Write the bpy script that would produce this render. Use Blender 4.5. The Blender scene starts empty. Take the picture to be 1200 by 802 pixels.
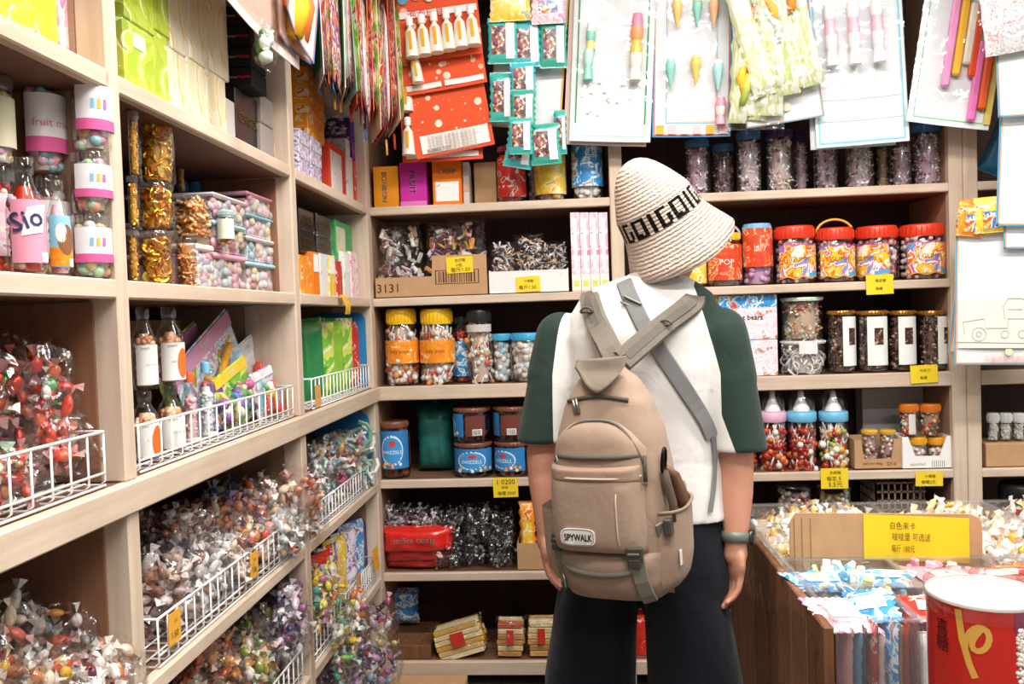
# A sweet shop aisle: shelves of candy, hanging packs, a shopper with a backpack.
import bpy, bmesh, math, random
from mathutils import Vector, Matrix, Euler, noise
RND = random.Random(11)
PI = math.pi
SC = bpy.context.scene
COL = SC.collection
V = Vector

def S(c, a=1.0):
    """sRGB 0-255 triple or '#rrggbb' -> linear rgba"""
    if isinstance(c, str):
        c = c.lstrip('#'); c = c if len(c) == 6 else ''.join(q+q for q in c); c = tuple(int(c[i:i+2], 16) for i in (0, 2, 4))
    def f(u):
        u /= 255.0
        return u/12.92 if u <= 0.04045 else ((u+0.055)/1.055)**2.4
    return (f(c[0]), f(c[1]), f(c[2]), a)

# ------------------------------------------------------------------ camera
CAMH = 1.35
F_PX, YAW, PIT, ROL = 1000.0, 0.0709, 0.0311, 0.0334
_r = V((math.cos(YAW), math.sin(YAW), 0)); _f0 = V((-math.sin(YAW), math.cos(YAW), 0)); _u = V((0, 0, 1))
_fw = _f0*math.cos(PIT) - _u*math.sin(PIT); _up = _f0*math.sin(PIT) + _u*math.cos(PIT); _dn = -_up
CX = _r*math.cos(ROL) + _dn*math.sin(ROL)          # picture right
CDN = -_r*math.sin(ROL) + _dn*math.cos(ROL)        # picture down
CAM = V((0, 0, CAMH))
cd = bpy.data.cameras.new('camera'); cam = bpy.data.objects.new('camera', cd); COL.objects.link(cam)
cd.sensor_width = 36; cd.lens = F_PX*36/1200; cd.clip_start = 0.05
cam.matrix_world = Matrix(((CX.x, -CDN.x, -_fw.x, 0), (CX.y, -CDN.y, -_fw.y, 0), (CX.z, -CDN.z, -_fw.z, CAMH), (0, 0, 0, 1)))
SC.camera = cam

def ray(px, py):
    return _fw*F_PX + CX*(px-600) + CDN*(py-401)
def atY(px, py, Y):
    d = ray(px, py); return CAM + d*(Y/d.y)
def atX(px, py, X):
    d = ray(px, py); return CAM + d*(X/d.x)
def atZ(px, py, Z):
    d = ray(px, py); return CAM + d*((Z-CAMH)/d.z)

# ------------------------------------------------------------------ materials
MATS = {}
def _nodes(name):
    m = bpy.data.materials.new(name); m.use_nodes = True
    nt = m.node_tree; b = nt.nodes['Principled BSDF']
    return m, nt, b
def N(nt, t, **kw):
    n = nt.nodes.new(t)
    for k, v in kw.items():
        if k in n.inputs: n.inputs[k].default_value = v
        else: setattr(n, k, v)
    return n
def lk(nt, a, b): nt.links.new(a, b)
def ramp(nt, fac, stops, interp='LINEAR'):
    r = nt.nodes.new('ShaderNodeValToRGB'); r.color_ramp.interpolation = interp
    e = r.color_ramp.elements
    while len(e) < len(stops): e.new(0.5)
    for i, (p, c) in enumerate(stops): e[i].position = p; e[i].color = c
    lk(nt, fac, r.inputs[0]); return r
def coords(nt, scale=(1, 1, 1), which='Object'):
    t = nt.nodes.new('ShaderNodeTexCoord'); mp = nt.nodes.new('ShaderNodeMapping'); mp.inputs['Scale'].default_value = scale
    lk(nt, t.outputs[which], mp.inputs[0]); return mp.outputs[0]
def bump(nt, b, h, strength=0.3, dist=0.002):
    n = nt.nodes.new('ShaderNodeBump'); n.inputs['Strength'].default_value = strength; n.inputs['Distance'].default_value = dist
    lk(nt, h, n.inputs['Height']); lk(nt, n.outputs[0], b.inputs['Normal']); return n

def colmat(name, rough=0.5, metal=0.0, spec=0.5, var=0.08, nscale=60, bstr=0.0, coat=0.0):
    """takes each face's own colour (attribute Col), with slight procedural variation"""
    m, nt, b = _nodes(name)
    a = N(nt, 'ShaderNodeAttribute', attribute_name='Col')
    no = N(nt, 'ShaderNodeTexNoise', Scale=nscale, Detail=3.0); lk(nt, coords(nt), no.inputs['Vector'])
    hs = N(nt, 'ShaderNodeHueSaturation'); lk(nt, a.outputs['Color'], hs.inputs['Color'])
    mr = N(nt, 'ShaderNodeMapRange'); mr.inputs[3].default_value = 1-var; mr.inputs[4].default_value = 1+var
    lk(nt, no.outputs[0], mr.inputs[0]); lk(nt, mr.outputs[0], hs.inputs['Value'])
    lk(nt, hs.outputs[0], b.inputs['Base Color'])
    b.inputs['Roughness'].default_value = rough; b.inputs['Metallic'].default_value = metal
    b.inputs['Specular IOR Level'].default_value = spec; b.inputs['Coat Weight'].default_value = coat
    if bstr: bump(nt, b, no.outputs[0], bstr, 0.003)
    MATS[name] = m; return m
colmat('plastic', 0.35, 0, 0.5, 0.05)
colmat('paper', 0.75, 0, 0.3, 0.04)
colmat('ink', 0.7, 0, 0.2, 0.02)
colmat('candy', 0.25, 0, 0.6, 0.12, 80)
colmat('foil', 0.28, 0.75, 0.5, 0.1, 90, 0.5)
colmat('wrap', 0.2, 0, 0.7, 0.3, 110, 1.0, 0.6)
colmat('board', 0.8, 0, 0.2, 0.07, 25)
colmat('metal', 0.3, 0.9, 0.5, 0.03)

def clear(name, tint=(1, 1, 1, 1), base=0.06, fres=0.55, rough=0.08, crinkle=0.0, cs=25, haze=0.0):
    """thin clear plastic: see-through, with sharp reflections; crinkle makes film"""
    m, nt, b = _nodes(name); nt.nodes.remove(b); out = nt.nodes['Material Output']
    tr = N(nt, 'ShaderNodeBsdfTransparent'); tr.inputs[0].default_value = tint
    gl = nt.nodes.new('ShaderNodeBsdfGlossy'); gl.inputs['Roughness'].default_value = rough
    lw = N(nt, 'ShaderNodeLayerWeight', Blend=0.35)
    ma = N(nt, 'ShaderNodeMath', operation='MULTIPLY_ADD'); lk(nt, lw.outputs['Facing'], ma.inputs[0]); ma.inputs[1].default_value = fres; ma.inputs[2].default_value = base
    cl = N(nt, 'ShaderNodeClamp'); lk(nt, ma.outputs[0], cl.inputs[0])
    mx = nt.nodes.new('ShaderNodeMixShader'); lk(nt, cl.outputs[0], mx.inputs[0]); lk(nt, tr.outputs[0], mx.inputs[1]); lk(nt, gl.outputs[0], mx.inputs[2])
    last = mx
    if haze:
        df = N(nt, 'ShaderNodeBsdfDiffuse'); df.inputs[0].default_value = (0.9, 0.9, 0.92, 1)
        m2 = nt.nodes.new('ShaderNodeMixShader'); m2.inputs[0].default_value = haze
        lk(nt, mx.outputs[0], m2.inputs[1]); lk(nt, df.outputs[0], m2.inputs[2]); last = m2
    if crinkle:
        vo = N(nt, 'ShaderNodeTexVoronoi', Scale=cs); no = N(nt, 'ShaderNodeTexNoise', Scale=cs*0.7, Detail=3.0)
        c = coords(nt); lk(nt, c, no.inputs['Vector'])
        mixv = nt.nodes.new('ShaderNodeVectorMath'); mixv.operation = 'ADD'
        lk(nt, c, mixv.inputs[0]); sc = nt.nodes.new('ShaderNodeVectorMath'); sc.operation = 'SCALE'; sc.inputs['Scale'].default_value = 0.04
        lk(nt, no.outputs['Color'], sc.inputs[0]); lk(nt, sc.outputs[0], mixv.inputs[1]); lk(nt, mixv.outputs[0], vo.inputs['Vector'])
        bp = nt.nodes.new('ShaderNodeBump'); bp.inputs['Strength'].default_value = crinkle; bp.inputs['Distance'].default_value = 0.012
        lk(nt, vo.outputs['Distance'], bp.inputs['Height'])
        lk(nt, bp.outputs[0], gl.inputs['Normal']); lk(nt, bp.outputs[0], lw.inputs['Normal'])
        if haze: lk(nt, bp.outputs[0], df.inputs['Normal'])
    lk(nt, last.outputs[0], out.inputs['Surface'])
    MATS[name] = m; return m
clear('clear', base=0.05, fres=0.5)
clear('film', base=0.115, fres=0.08, rough=0.17, crinkle=1.0, cs=28, haze=0.0)
clear('film_fine', base=0.10, fres=0.08, rough=0.15, crinkle=1.0, cs=50, haze=0.0)
clear('acrylic', base=0.05, fres=0.30, rough=0.05, haze=0.05)
clear('sheet_film', base=0.07, fres=0.12, rough=0.1, crinkle=0.7, cs=16, haze=0.0)

def wood(name, c1, c2, rough=0.55, ax=1):
    m, nt, b = _nodes(name)
    sc = [60, 60, 60]; sc[ax] = 3.0
    no = N(nt, 'ShaderNodeTexNoise', Scale=1.0, Detail=5.0, Roughness=0.6); lk(nt, coords(nt, sc), no.inputs['Vector'])
    n2 = N(nt, 'ShaderNodeTexNoise', Scale=6.0, Detail=3.0); lk(nt, coords(nt), n2.inputs['Vector'])
    r = ramp(nt, no.outputs[0], [(0.3, c1), (0.7, c2)])
    mx = N(nt, 'ShaderNodeMix', data_type='RGBA', blend_type='MULTIPLY'); mx.inputs[0].default_value = 0.35
    r2 = ramp(nt, n2.outputs[0], [(0.35, (0.72, 0.66, 0.6, 1)), (0.6, (1, 1, 1, 1))])
    lk(nt, r.outputs[0], mx.inputs[6]); lk(nt, r2.outputs[0], mx.inputs[7]); lk(nt, mx.outputs[2], b.inputs['Base Color'])
    b.inputs['Roughness'].default_value = rough; b.inputs['Specular IOR Level'].default_value = 0.3
    bump(nt, b, no.outputs[0], 0.06, 0.001)
    MATS[name] = m; return m
W1, W2 = S('#ccb59f'), S('#decbb8')
wood('wood_x', W1, W2, ax=0); wood('wood_y', W1, W2, ax=1); wood('wood_z', W1, W2, ax=2)
wood('inner_z', S('#9c7a62'), S('#ae8c72'), ax=2)
wood('hardboard', S('#3a2119'), S('#4a2c22'), ax=2); wood('brownboard', S('#8a5f47'), S('#9b6f55'), ax=2); wood('shelf_core', S('#6f4f3d'), S('#80604c'), ax=0)
wood('dark_plank', S('#5a3823'), S('#8a5f42'), ax=2)

def flat(name, c, rough=0.8, var=0.1, sc=8):
    m, nt, b = _nodes(name)
    no = N(nt, 'ShaderNodeTexNoise', Scale=sc, Detail=4.0); lk(nt, coords(nt), no.inputs['Vector'])
    d = tuple(x*(1-var) for x in c[:3])+(1,)
    r = ramp(nt, no.outputs[0], [(0.3, d), (0.7, c)]); lk(nt, r.outputs[0], b.inputs['Base Color'])
    b.inputs['Roughness'].default_value = rough; MATS[name] = m; return m
flat('wall_paint', S('#cfd6d4')); flat('ceiling_paint', S('#eceae4')); flat('cardboard', S('#c39a70'), 0.85, 0.12, 30)

def printed(name, stops, scale=25, kind='noise', rough=0.35, detail=2.0, distort=1.0, stretch=(1, 1, 1), coat=0.2):
    """busy printed packaging: colour patches from a banded noise"""
    m, nt, b = _nodes(name)
    c = coords(nt, stretch)
    if kind == 'noise':
        t = N(nt, 'ShaderNodeTexNoise', Scale=scale, Detail=detail, Distortion=distort)
        f = t.outputs[0]
    else:
        t = N(nt, 'ShaderNodeTexVoronoi', Scale=scale); sep = nt.nodes.new('ShaderNodeSeparateColor')
        lk(nt, t.outputs['Color'], sep.inputs[0]); f = sep.outputs[0]
    lk(nt, c, t.inputs['Vector'])
    r = ramp(nt, f, [(p, S(k)) for p, k in stops], 'CONSTANT' if kind != 'soft' else 'LINEAR')
    lk(nt, r.outputs[0], b.inputs['Base Color'])
    b.inputs['Roughness'].default_value = rough; b.inputs['Coat Weight'].default_value = coat
    MATS[name] = m; return m

# ------------------------------------------------------------------ mesh builder
class MB:
    def __init__(s): s.v = []; s.f = []; s.c = []; s.m = []; s.s = []; s.mats = []
    def mi(s, mat):
        if mat not in s.mats: s.mats.append(mat)
        return s.mats.index(mat)
    def add(s, vs, fs, col=(1, 1, 1, 1), mat='plastic', smooth=False, M=None):
        o = len(s.v)
        if M is not None: vs = [M @ V(v) for v in vs]
        s.v.extend(vs)
        k = s.mi(mat)
        if isinstance(col, str): col = S(col)
        for f in fs:
            s.f.append([i+o for i in f]); s.c.append(col); s.m.append(k); s.s.append(smooth)
        return s
    def box(s, c, d, col=(1, 1, 1, 1), mat='plastic', bev=0.0, M=None):
        x, y, z = d[0]/2, d[1]/2, d[2]/2
        T = Matrix.Translation(c)
        if M is not None: T = M @ T
        if bev <= 0:
            vs = [(-x, -y, -z), (x, -y, -z), (x, y, -z), (-x, y, -z), (-x, -y, z), (x, -y, z), (x, y, z), (-x, y, z)]
            return s.add(vs, [(0, 3, 2, 1), (4, 5, 6, 7), (0, 1, 5, 4), (1, 2, 6, 5), (2, 3, 7, 6), (3, 0, 4, 7)], col, mat, False, T)
        b = min(bev, x*0.9, y*0.9, z*0.9)
        vs = []; idx = {}
        for i in (-1, 1):
            for j in (-1, 1):
                for k in (-1, 1):
                    idx[i, j, k] = len(vs)
                    vs += [(i*x, j*(y-b), k*(z-b)), (i*(x-b), j*y, k*(z-b)), (i*(x-b), j*(y-b), k*z)]
        fs = []
        for sg in (-1, 1):
            for ax in range(3):
                q = []
                for a, e in ((-1, -1), (1, -1), (1, 1), (-1, 1)):
                    key = [0, 0, 0]; key[ax] = sg; key[(ax+1) % 3] = a; key[(ax+2) % 3] = e
                    q.append(idx[tuple(key)]+ax)
                fs.append(q if sg > 0 else q[::-1])
        for ax in range(3):
            a1, a2 = (ax+1) % 3, (ax+2) % 3
            for e1 in (-1, 1):
                for e2 in (-1, 1):
                    k0 = [0, 0, 0]; k0[a1] = e1; k0[a2] = e2; k1 = list(k0); k0[ax] = -1; k1[ax] = 1
                    p, q = idx[tuple(k0)], idx[tuple(k1)]
                    f = [p+a1, q+a1, q+a2, p+a2]
                    fs.append(f[::-1] if e1*e2 > 0 else f)
        for (i, j, k), n in idx.items():
            fs.append((n, n+1, n+2) if i*j*k > 0 else (n, n+2, n+1))
        return s.add(vs, fs, col, mat, False, T)
    def lathe(s, prof, n=24, col=(1, 1, 1, 1), mat='plastic', c=(0, 0, 0), cap0=True, cap1=True, a0=0.0, a1=2*PI, smooth=True, M=None, sq=0.0):
        vs = []; full = abs(a1-a0-2*PI) < 1e-6; m = n if full else n+1
        for r, z in prof:
            for i in range(m):
                a = a0+(a1-a0)*i/n
                q = r
                if sq: q = r*(1+sq*(max(abs(math.cos(a)), abs(math.sin(a)))**-1-1))
                vs.append((c[0]+q*math.cos(a), c[1]+q*math.sin(a), c[2]+z))
        fs = []
        for k in range(len(prof)-1):
            for i in range(n):
                j = (i+1) % m if full else i+1
                fs.append((k*m+i, k*m+j, (k+1)*m+j, (k+1)*m+i))
        s.add(vs, fs, col, mat, smooth, M)
        if full:
            if cap0 and prof[0][0] > 1e-5: s.add(vs[:n], [tuple(range(n))[::-1]], col, mat, False, M)
            if cap1 and prof[-1][0] > 1e-5: s.add(vs[-n:], [tuple(range(n))], col, mat, False, M)
        return s
    def tube(s, pts, r, n=8, col=(1, 1, 1, 1), mat='plastic', closed=False, flatten=1.0, up=None):
        pts = [V(p) for p in pts]; vs = []; k = len(pts)
        rr = r if isinstance(r, (list, tuple)) else [r]*k
        prev = V(up) if up else None
        for i, p in enumerate(pts):
            if closed: t = pts[(i+1) % k]-pts[i-1]
            else: t = pts[min(i+1, k-1)]-pts[max(i-1, 0)]
            t = t.normalized() if t.length > 1e-9 else V((0, 0, 1))
            if prev is None: prev = V((0, 0, 1)) if abs(t.z) < 0.9 else V((1, 0, 0))
            a = prev-t*prev.dot(t)
            if a.length < 1e-6: a = t.orthogonal()
            a.normalize(); b = t.cross(a)
            if up is None: prev = a
            for j in range(n):
                an = 2*PI*j/n; vs.append(p+a*(math.cos(an)*rr[i]*flatten)+b*(math.sin(an)*rr[i]))
        fs = []
        for i in range(k if closed else k-1):
            i2 = (i+1) % k
            for j in range(n):
                j2 = (j+1) % n; fs.append((i*n+j, i2*n+j, i2*n+j2, i*n+j2))
        if not closed: fs += [tuple(range(n)), tuple(range((k-1)*n, k*n))[::-1]]
        return s.add(vs, fs, col, mat, n > 4)
    def ball(s, c, r, col=(1, 1, 1, 1), mat='candy', seg=8, ring=5, M=None):
        if not isinstance(r, (tuple, list, Vector)): r = (r, r, r)
        vs = [(0, 0, -1)]
        for i in range(1, ring):
            ph = -PI/2+PI*i/ring
            for j in range(seg): vs.append((math.cos(ph)*math.cos(2*PI*j/seg), math.cos(ph)*math.sin(2*PI*j/seg), math.sin(ph)))
        vs.append((0, 0, 1)); fs = []
        for j in range(seg): fs.append((0, 1+(j+1) % seg, 1+j))
        for i in range(ring-2):
            for j in range(seg):
                a = 1+i*seg+j; b = 1+i*seg+(j+1) % seg; fs.append((a, b, b+seg, a+seg))
        t = len(vs)-1
        for j in range(seg): fs.append((t, 1+(ring-2)*seg+j, 1+(ring-2)*seg+(j+1) % seg))
        T = Matrix.Translation(c)
        if M is not None: T = T @ M
        return s.add([T @ V((v[0]*r[0], v[1]*r[1], v[2]*r[2])) for v in vs], fs, col, mat, True)
    def grid(s, fn, nu, nv, col=(1, 1, 1, 1), mat='plastic', smooth=True, thick=0.0, colfn=None):
        P = [[V(fn(i/nu, j/nv)) for j in range(nv+1)] for i in range(nu+1)]
        vs = [p for row in P for p in row]; w = nv+1
        fs = [(i*w+j, (i+1)*w+j, (i+1)*w+j+1, i*w+j+1) for i in range(nu) for j in range(nv)]
        if thick:
            n = (P[min(1, nu)][0]-P[0][0]).cross(P[0][min(1, nv)]-P[0][0]).normalized()*thick
            o = len(vs); vs = vs+[v-n for v in vs]
            fs2 = [tuple(i+o for i in f)[::-1] for f in fs]
            ed = [(i, i+1) for i in range(nv)]
            per = [j for j in range(w)]+[i*w+nv for i in range(1, nu+1)]+[nu*w+j for j in range(nv-1, -1, -1)]+[i*w for i in range(nu-1, 0, -1)]
            side = []
            for a, b in zip(per, per[1:]+per[:1]): side.append((a, b, b+o, a+o))
            fs = fs+fs2+side
        if colfn:
            k0 = len(s.c); s.add(vs, fs, col, mat, smooth)
            for q, f in enumerate(fs):
                cc = sum((V(vs[i]) for i in f), V())/len(f); r = colfn(cc)
                if r is not None: s.c[k0+q] = r
            return s
        return s.add(vs, fs, col, mat, smooth)
    def poly(s, pts, depth, col=(1, 1, 1, 1), mat='plastic', M=None):
        """outline in local x,z extruded along +y by depth"""
        n = len(pts); vs = [(p[0], 0, p[1]) for p in pts]+[(p[0], depth, p[1]) for p in pts]
        fs = [tuple(range(n)), tuple(range(n, 2*n))[::-1]]+[(i, i+n, (i+1) % n+n, (i+1) % n) for i in range(n)]
        return s.add(vs, fs, col, mat, False, M)
    def build(s, name, parent=None, **kw):
        me = bpy.data.meshes.new(name)
        me.from_pydata([tuple(v) for v in s.v], [], s.f)
        for m in s.mats: me.materials.append(MATS[m])
        me.polygons.foreach_set('material_index', s.m); me.polygons.foreach_set('use_smooth', s.s)
        at = me.attributes.new('Col', 'FLOAT_COLOR', 'CORNER'); buf = []
        for f, c in zip(s.f, s.c): buf.extend(tuple(c)*len(f))
        at.data.foreach_set('color', buf)
        me.update()
        o = bpy.data.objects.new(name, me); COL.objects.link(o)
        if parent is not None: o.parent = parent
        for k, v in kw.items(): o[k] = v
        return o

def thing(name, label, cat, loc=(0, 0, 0), rz=0.0, group=None, rot=None):
    o = bpy.data.objects.new(name, None); COL.objects.link(o); o.empty_display_size = 0.05
    o.location = loc; o.rotation_euler = rot if rot is not None else (0, 0, rz)
    o['label'] = label; o['category'] = cat
    if group: o['group'] = group
    return o
def tag(o, label, cat, group=None, loc=None, rot=None):
    o['label'] = label; o['category'] = cat
    if group: o['group'] = group
    if loc is not None: o.location = loc
    if rot is not None: o.rotation_euler = rot
    return o

_TX = {}
def text_geo(body):
    if body in _TX: return _TX[body]
    c = bpy.data.curves.new('lettering', 'FONT'); c.body = body; c.resolution_u = 2; c.align_x = 'CENTER'; c.align_y = 'CENTER'; c.space_line = 0.9
    o = bpy.data.objects.new('lettering', c); COL.objects.link(o)
    me = bpy.data.meshes.new_from_object(o.evaluated_get(bpy.context.evaluated_depsgraph_get()))
    vs = [v.co.copy() for v in me.vertices]; fs = [tuple(p.vertices) for p in me.polygons]
    bpy.data.objects.remove(o); bpy.data.curves.remove(c); bpy.data.meshes.remove(me)
    xs = [v.x for v in vs]; ys = [v.y for v in vs]
    w = max(xs)-min(xs); h = max(ys)-min(ys); cx = (max(xs)+min(xs))/2; cy = (max(ys)+min(ys))/2
    vs = [V((v.x-cx, 0, v.y-cy)) for v in vs]
    _TX[body] = (vs, fs, w, h); return _TX[body]
def text(mb, body, c, w=None, h=None, col='#222222', mat='ink', rot=None, wrap=None, bold=0, face='y'):
    """lettering in the local x-z plane facing -y, centred on c; wrap=R bends it round a jar of radius R"""
    vs, fs, tw, th = text_geo(body)
    sx = w/tw if w else h/th
    sz = h/th if h else sx
    out = []
    for v in vs:
        p = V((v.x*sx, 0, v.z*sz))
        if rot: p = Matrix.Rotation(rot, 3, 'Y') @ p
        if wrap:
            a = (p.x+c[0])/wrap; p = V((wrap*math.sin(a), -wrap*math.cos(a), p.z+c[2]))
        elif face == 'x': p = V((c[0], c[1]+p.x, c[2]+p.z))
        else: p = p+V(c)
        out.append(p)
    mb.add(out, fs, col, mat)
    if bold:
        mb.add([p+V((bold, 0, 0)) for p in out], fs, col, mat); mb.add([p+V((0, 0, bold)) for p in out], fs, col, mat)
    return mb
# ------------------------------------------------------------------ measures of the place (metres)
XL, YB = -0.709, 3.031            # front faces of the left run and of the back run of shelving
L = [1.7545, 1.427, 1.107, 0.767, 0.427, 0.10]
YAB, YBC = 1.329, 2.200           # far edges of the two free uprights of the left run
XM, XR = 0.191, 1.300             # divider and right end of the back run
DEP = 0.36

def struct(name, c, d, mat):
    m = MB(); m.box(c, d, (1, 1, 1, 1), mat); o = m.build(name); o['kind'] = 'structure'; return o
m_, nt_, b_ = _nodes('floor_tile')
br = N(nt_, 'ShaderNodeTexBrick', Scale=1.0); br.offset = 0.0
br.inputs['Color1'].default_value = S('#7b756c'); br.inputs['Color2'].default_value = S('#857f75'); br.inputs['Mortar'].default_value = S('#6b655d')
br.inputs['Mortar Size'].default_value = 0.006; br.inputs['Brick Width'].default_value = 0.3; br.inputs['Row Height'].default_value = 0.3
lk(nt_, coords(nt_), br.inputs['Vector']); lk(nt_, br.outputs[0], b_.inputs['Base Color']); b_.inputs['Roughness'].default_value = 0.45
MATS['floor_tile'] = m_
struct('floor', (1.05, 0.42, -0.05), (4.5, 6.1, 0.1), 'floor_tile')
struct('ceiling', (1.05, 0.42, 3.05), (4.5, 6.1, 0.1), 'ceiling_paint')
struct('wall_left', (-1.15, 0.42, 1.5), (0.1, 6.1, 3.0), 'wall_paint')
struct('wall_back', (1.05, 3.47, 1.5), (4.5, 0.1, 3.0), 'wall_paint')
struct('wall_right', (3.25, 0.42, 1.5), (0.1, 6.1, 3.0), 'wall_paint')

# shelving runs ----------------------------------------------------------------
def board(parent, x0, x1, y0, y1, ztop, th, mat, front):
    """shelf of brown board with a pale edge strip on its front ('x': +x side, 'y': -y side)"""
    e = 0.022; bx, by = (x1-e, y0) if front == 'x' else (x1, y0+e)
    m = MB(); m.box(((x0+bx)/2, (by+y1)/2, ztop-th/2), (bx-x0, y1-by, th-0.001), (1, 1, 1, 1), 'shelf_core'); o = m.build('shelf_board', parent)
    m = MB()
    if front == 'x': m.box((x1-e/2, (y0+y1)/2, ztop-th/2), (e, y1-y0, th), (1, 1, 1, 1), mat, 0.003)
    else: m.box(((x0+x1)/2, y0+e/2, ztop-th/2), (x1-x0, e, th), (1, 1, 1, 1), mat, 0.003)
    m.build('edge_strip', o)
def upright(parent, x0, x1, y0, y1, z0, z1, front, e):
    bx, by = (x1-e, y0) if front == 'x' else (x1, y0+e)
    m = MB(); m.box(((x0+bx)/2, (by+y1)/2, (z0+z1)/2), (bx-x0-(0.002 if front == 'y' else 0), y1-by-(0.002 if front == 'x' else 0), z1-z0), (1, 1, 1, 1), 'inner_z'); o = m.build('upright', parent)
    m = MB(); cx, cy, dx, dy = (x1-e/2, (y0+y1)/2, e, y1-y0) if front == 'x' else ((x0+x1)/2, y0+e/2, x1-x0, e)
    m.box((cx, cy, (z0+z1)/2), (dx, dy, z1-z0), (1, 1, 1, 1), 'wood_z', 0.003); m.build('edge_strip', o)
ZTOP = 2.62
lt = thing('shelving_unit', 'long pale wooden shelving running down the left wall with three bays', 'shelving', (0, 0, 0))
ups = [(0.43, 0.465), (YAB-0.035, YAB), (YBC-0.04, YBC), (2.985, YB)]
XB = XL-DEP
for a, b in ups:
    upright(lt, XB, XL, a, b, L[2]+0.0, ZTOP, 'x', 0.05 if a < 2 else 0.14); upright(lt, XB, XL, a, b, 0.0, L[2]-0.05, 'x', 0.05)
for k in (0, 1, 3, 4, 5):
    for (a, b), (c, d) in zip(ups, ups[1:]): board(lt, XB+0.012, XL, b, c, L[k], 0.05 if k == 5 else 0.03, 'wood_y', 'x')
board(lt, XB+0.012, XL+0.010, ups[0][0]-0.01, YB, L[2], 0.05, 'wood_y', 'x')
for (a, b), (c, d) in zip(ups, ups[1:]): board(lt, XB+0.012, XL, b, c, ZTOP, 0.03, 'wood_y', 'x')
for (y, k, zt, ztop) in ((YAB-0.037, 2, L[1], L[2]), (YAB-0.037, 3, L[2]-0.02, L[3]), (YBC-0.042, 1, L[0], L[1])):
    m = MB(); m.box((XL-0.03-0.165, y, (zt-0.032+ztop)/2), (0.31, 0.004, zt-0.034-ztop), (1, 1, 1, 1), 'brownboard', 0.001); m.build('side_lining', lt)
m = MB(); m.box((XB+0.006, (0.43+YB)/2, ZTOP/2), (0.012, YB-0.43, ZTOP), (1, 1, 1, 1), 'hardboard'); m.build('back_panel', lt)

bk = thing('shelving_unit', 'pale wooden shelving across the back wall behind the shopper', 'shelving', (0, 0, 0))
YK = YB+DEP
xs = [(XL-0.03, XL-0.002), (XM-0.045, XM), (XR, XR+0.047)]
xs[0] = (XL-0.03, XL-0.004)
for a, b in xs: upright(bk, a, b, YB+0.001, YK, 0, ZTOP, 'y', 0.03)
for k in range(6):
    th = 0.05 if k in (2, 5) else 0.03
    for (a, b), (c, d) in zip(xs, xs[1:]): board(bk, b, c, YB+(0.002), YK-0.012, L[k], th, 'wood_x', 'y')
for (a, b), (c, d) in zip(xs, xs[1:]): board(bk, b, c, YB+0.002, YK-0.012, ZTOP, 0.03, 'wood_x', 'y')
m = MB(); m.box(((xs[0][0]+XR+0.047)/2, YK-0.006, ZTOP/2), (XR+0.047-xs[0][0], 0.012, ZTOP), (1, 1, 1, 1), 'hardboard'); m.build('back_panel', bk)

fr = thing('shelving_unit', 'neighbouring pale wooden shelving past the double upright, mostly behind white cards', 'shelving', (0, 0, 0))
x2 = [(XR+0.0485, XR+0.096), (2.30, 2.345)]
for a, b in x2: upright(fr, a, b, YB+0.001, YK, 0, ZTOP, 'y', 0.03)
for k in range(6):
    board(fr, x2[0][1], x2[1][0], YB+0.002, YK-0.012, L[k], 0.05 if k in (2, 5) else 0.03, 'wood_x', 'y')
board(fr, x2[0][1], x2[1][0], YB+0.002, YK-0.012, ZTOP, 0.03, 'wood_x', 'y')
m = MB(); m.box(((x2[0][0]+2.345)/2, YK-0.006, ZTOP/2), (2.345-x2[0][0], 0.012, ZTOP), (1, 1, 1, 1), 'hardboard'); m.build('back_panel', fr)

# ceiling lamps ----------------------------------------------------------------
m_, nt_, b_ = _nodes('tube_glow'); b_.inputs['Emission Color'].default_value = (1, 0.97, 0.93, 1); b_.inputs['Emission Strength'].default_value = 9.0; MATS['tube_glow'] = m_
def ceiling_lamp(x, y, rz, power, label, size=1.25):
    t = thing('ceiling_lamp', label, 'lamp', (x, y, 2.99), rz, 'fluorescent ceiling lamps')
    h = MB(); h.box((0, 0, -0.03), (0.22, size+0.06, 0.05), '#f4f4f2', 'paper', 0.008); h.build('housing', t)
    for k in (-0.05, 0.05):
        g = MB(); g.tube([(k, -size/2, -0.075), (k, size/2, -0.075)], 0.014, 10, mat='tube_glow'); g.build('tube', t)
    ld = bpy.data.lights.new('lamp_light', 'AREA'); ld.shape = 'RECTANGLE'; ld.size = 0.16; ld.size_y = size; ld.energy = power; ld.color = (1, 0.965, 0.92)
    lo = bpy.data.objects.new('lamp_light', ld); COL.objects.link(lo); lo.parent = t; lo.location = (0, 0, -0.1)
POW = 36
ceiling_lamp(0.25, 1.50, PI/2, POW, 'ceiling lamp above the aisle, near the back shelving')
ceiling_lamp(0.25, 0.35, PI/2, POW, 'ceiling lamp above the middle of the aisle')
ceiling_lamp(1.75, 1.50, PI/2, POW*0.75, 'ceiling lamp above the bins')
ceiling_lamp(0.9, -1.2, PI/2, POW*0.8, 'ceiling lamp near the open rear side of the room')

# world: added soft frontal fill, let in where the rear wall is left out
w = bpy.data.worlds.new('world'); SC.world = w; w.use_nodes = True
bgn = w.node_tree.nodes['Background']; bgn.inputs[0].default_value = (0.93, 0.97, 1.0, 1); bgn.inputs[1].default_value = 0.28
SC.view_settings.view_transform = 'Standard'; SC.view_settings.look = 'None'; SC.view_settings.gamma = 1.0; SC.view_settings.use_curve_mapping = False
SC.view_settings.exposure = 0.3
SC.cycles.transparent_max_bounces = 32; SC.cycles.max_bounces = 8; SC.cycles.sample_clamp_indirect = 6.0
SC.cycles.caustics_reflective = False; SC.cycles.caustics_refractive = False
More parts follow.
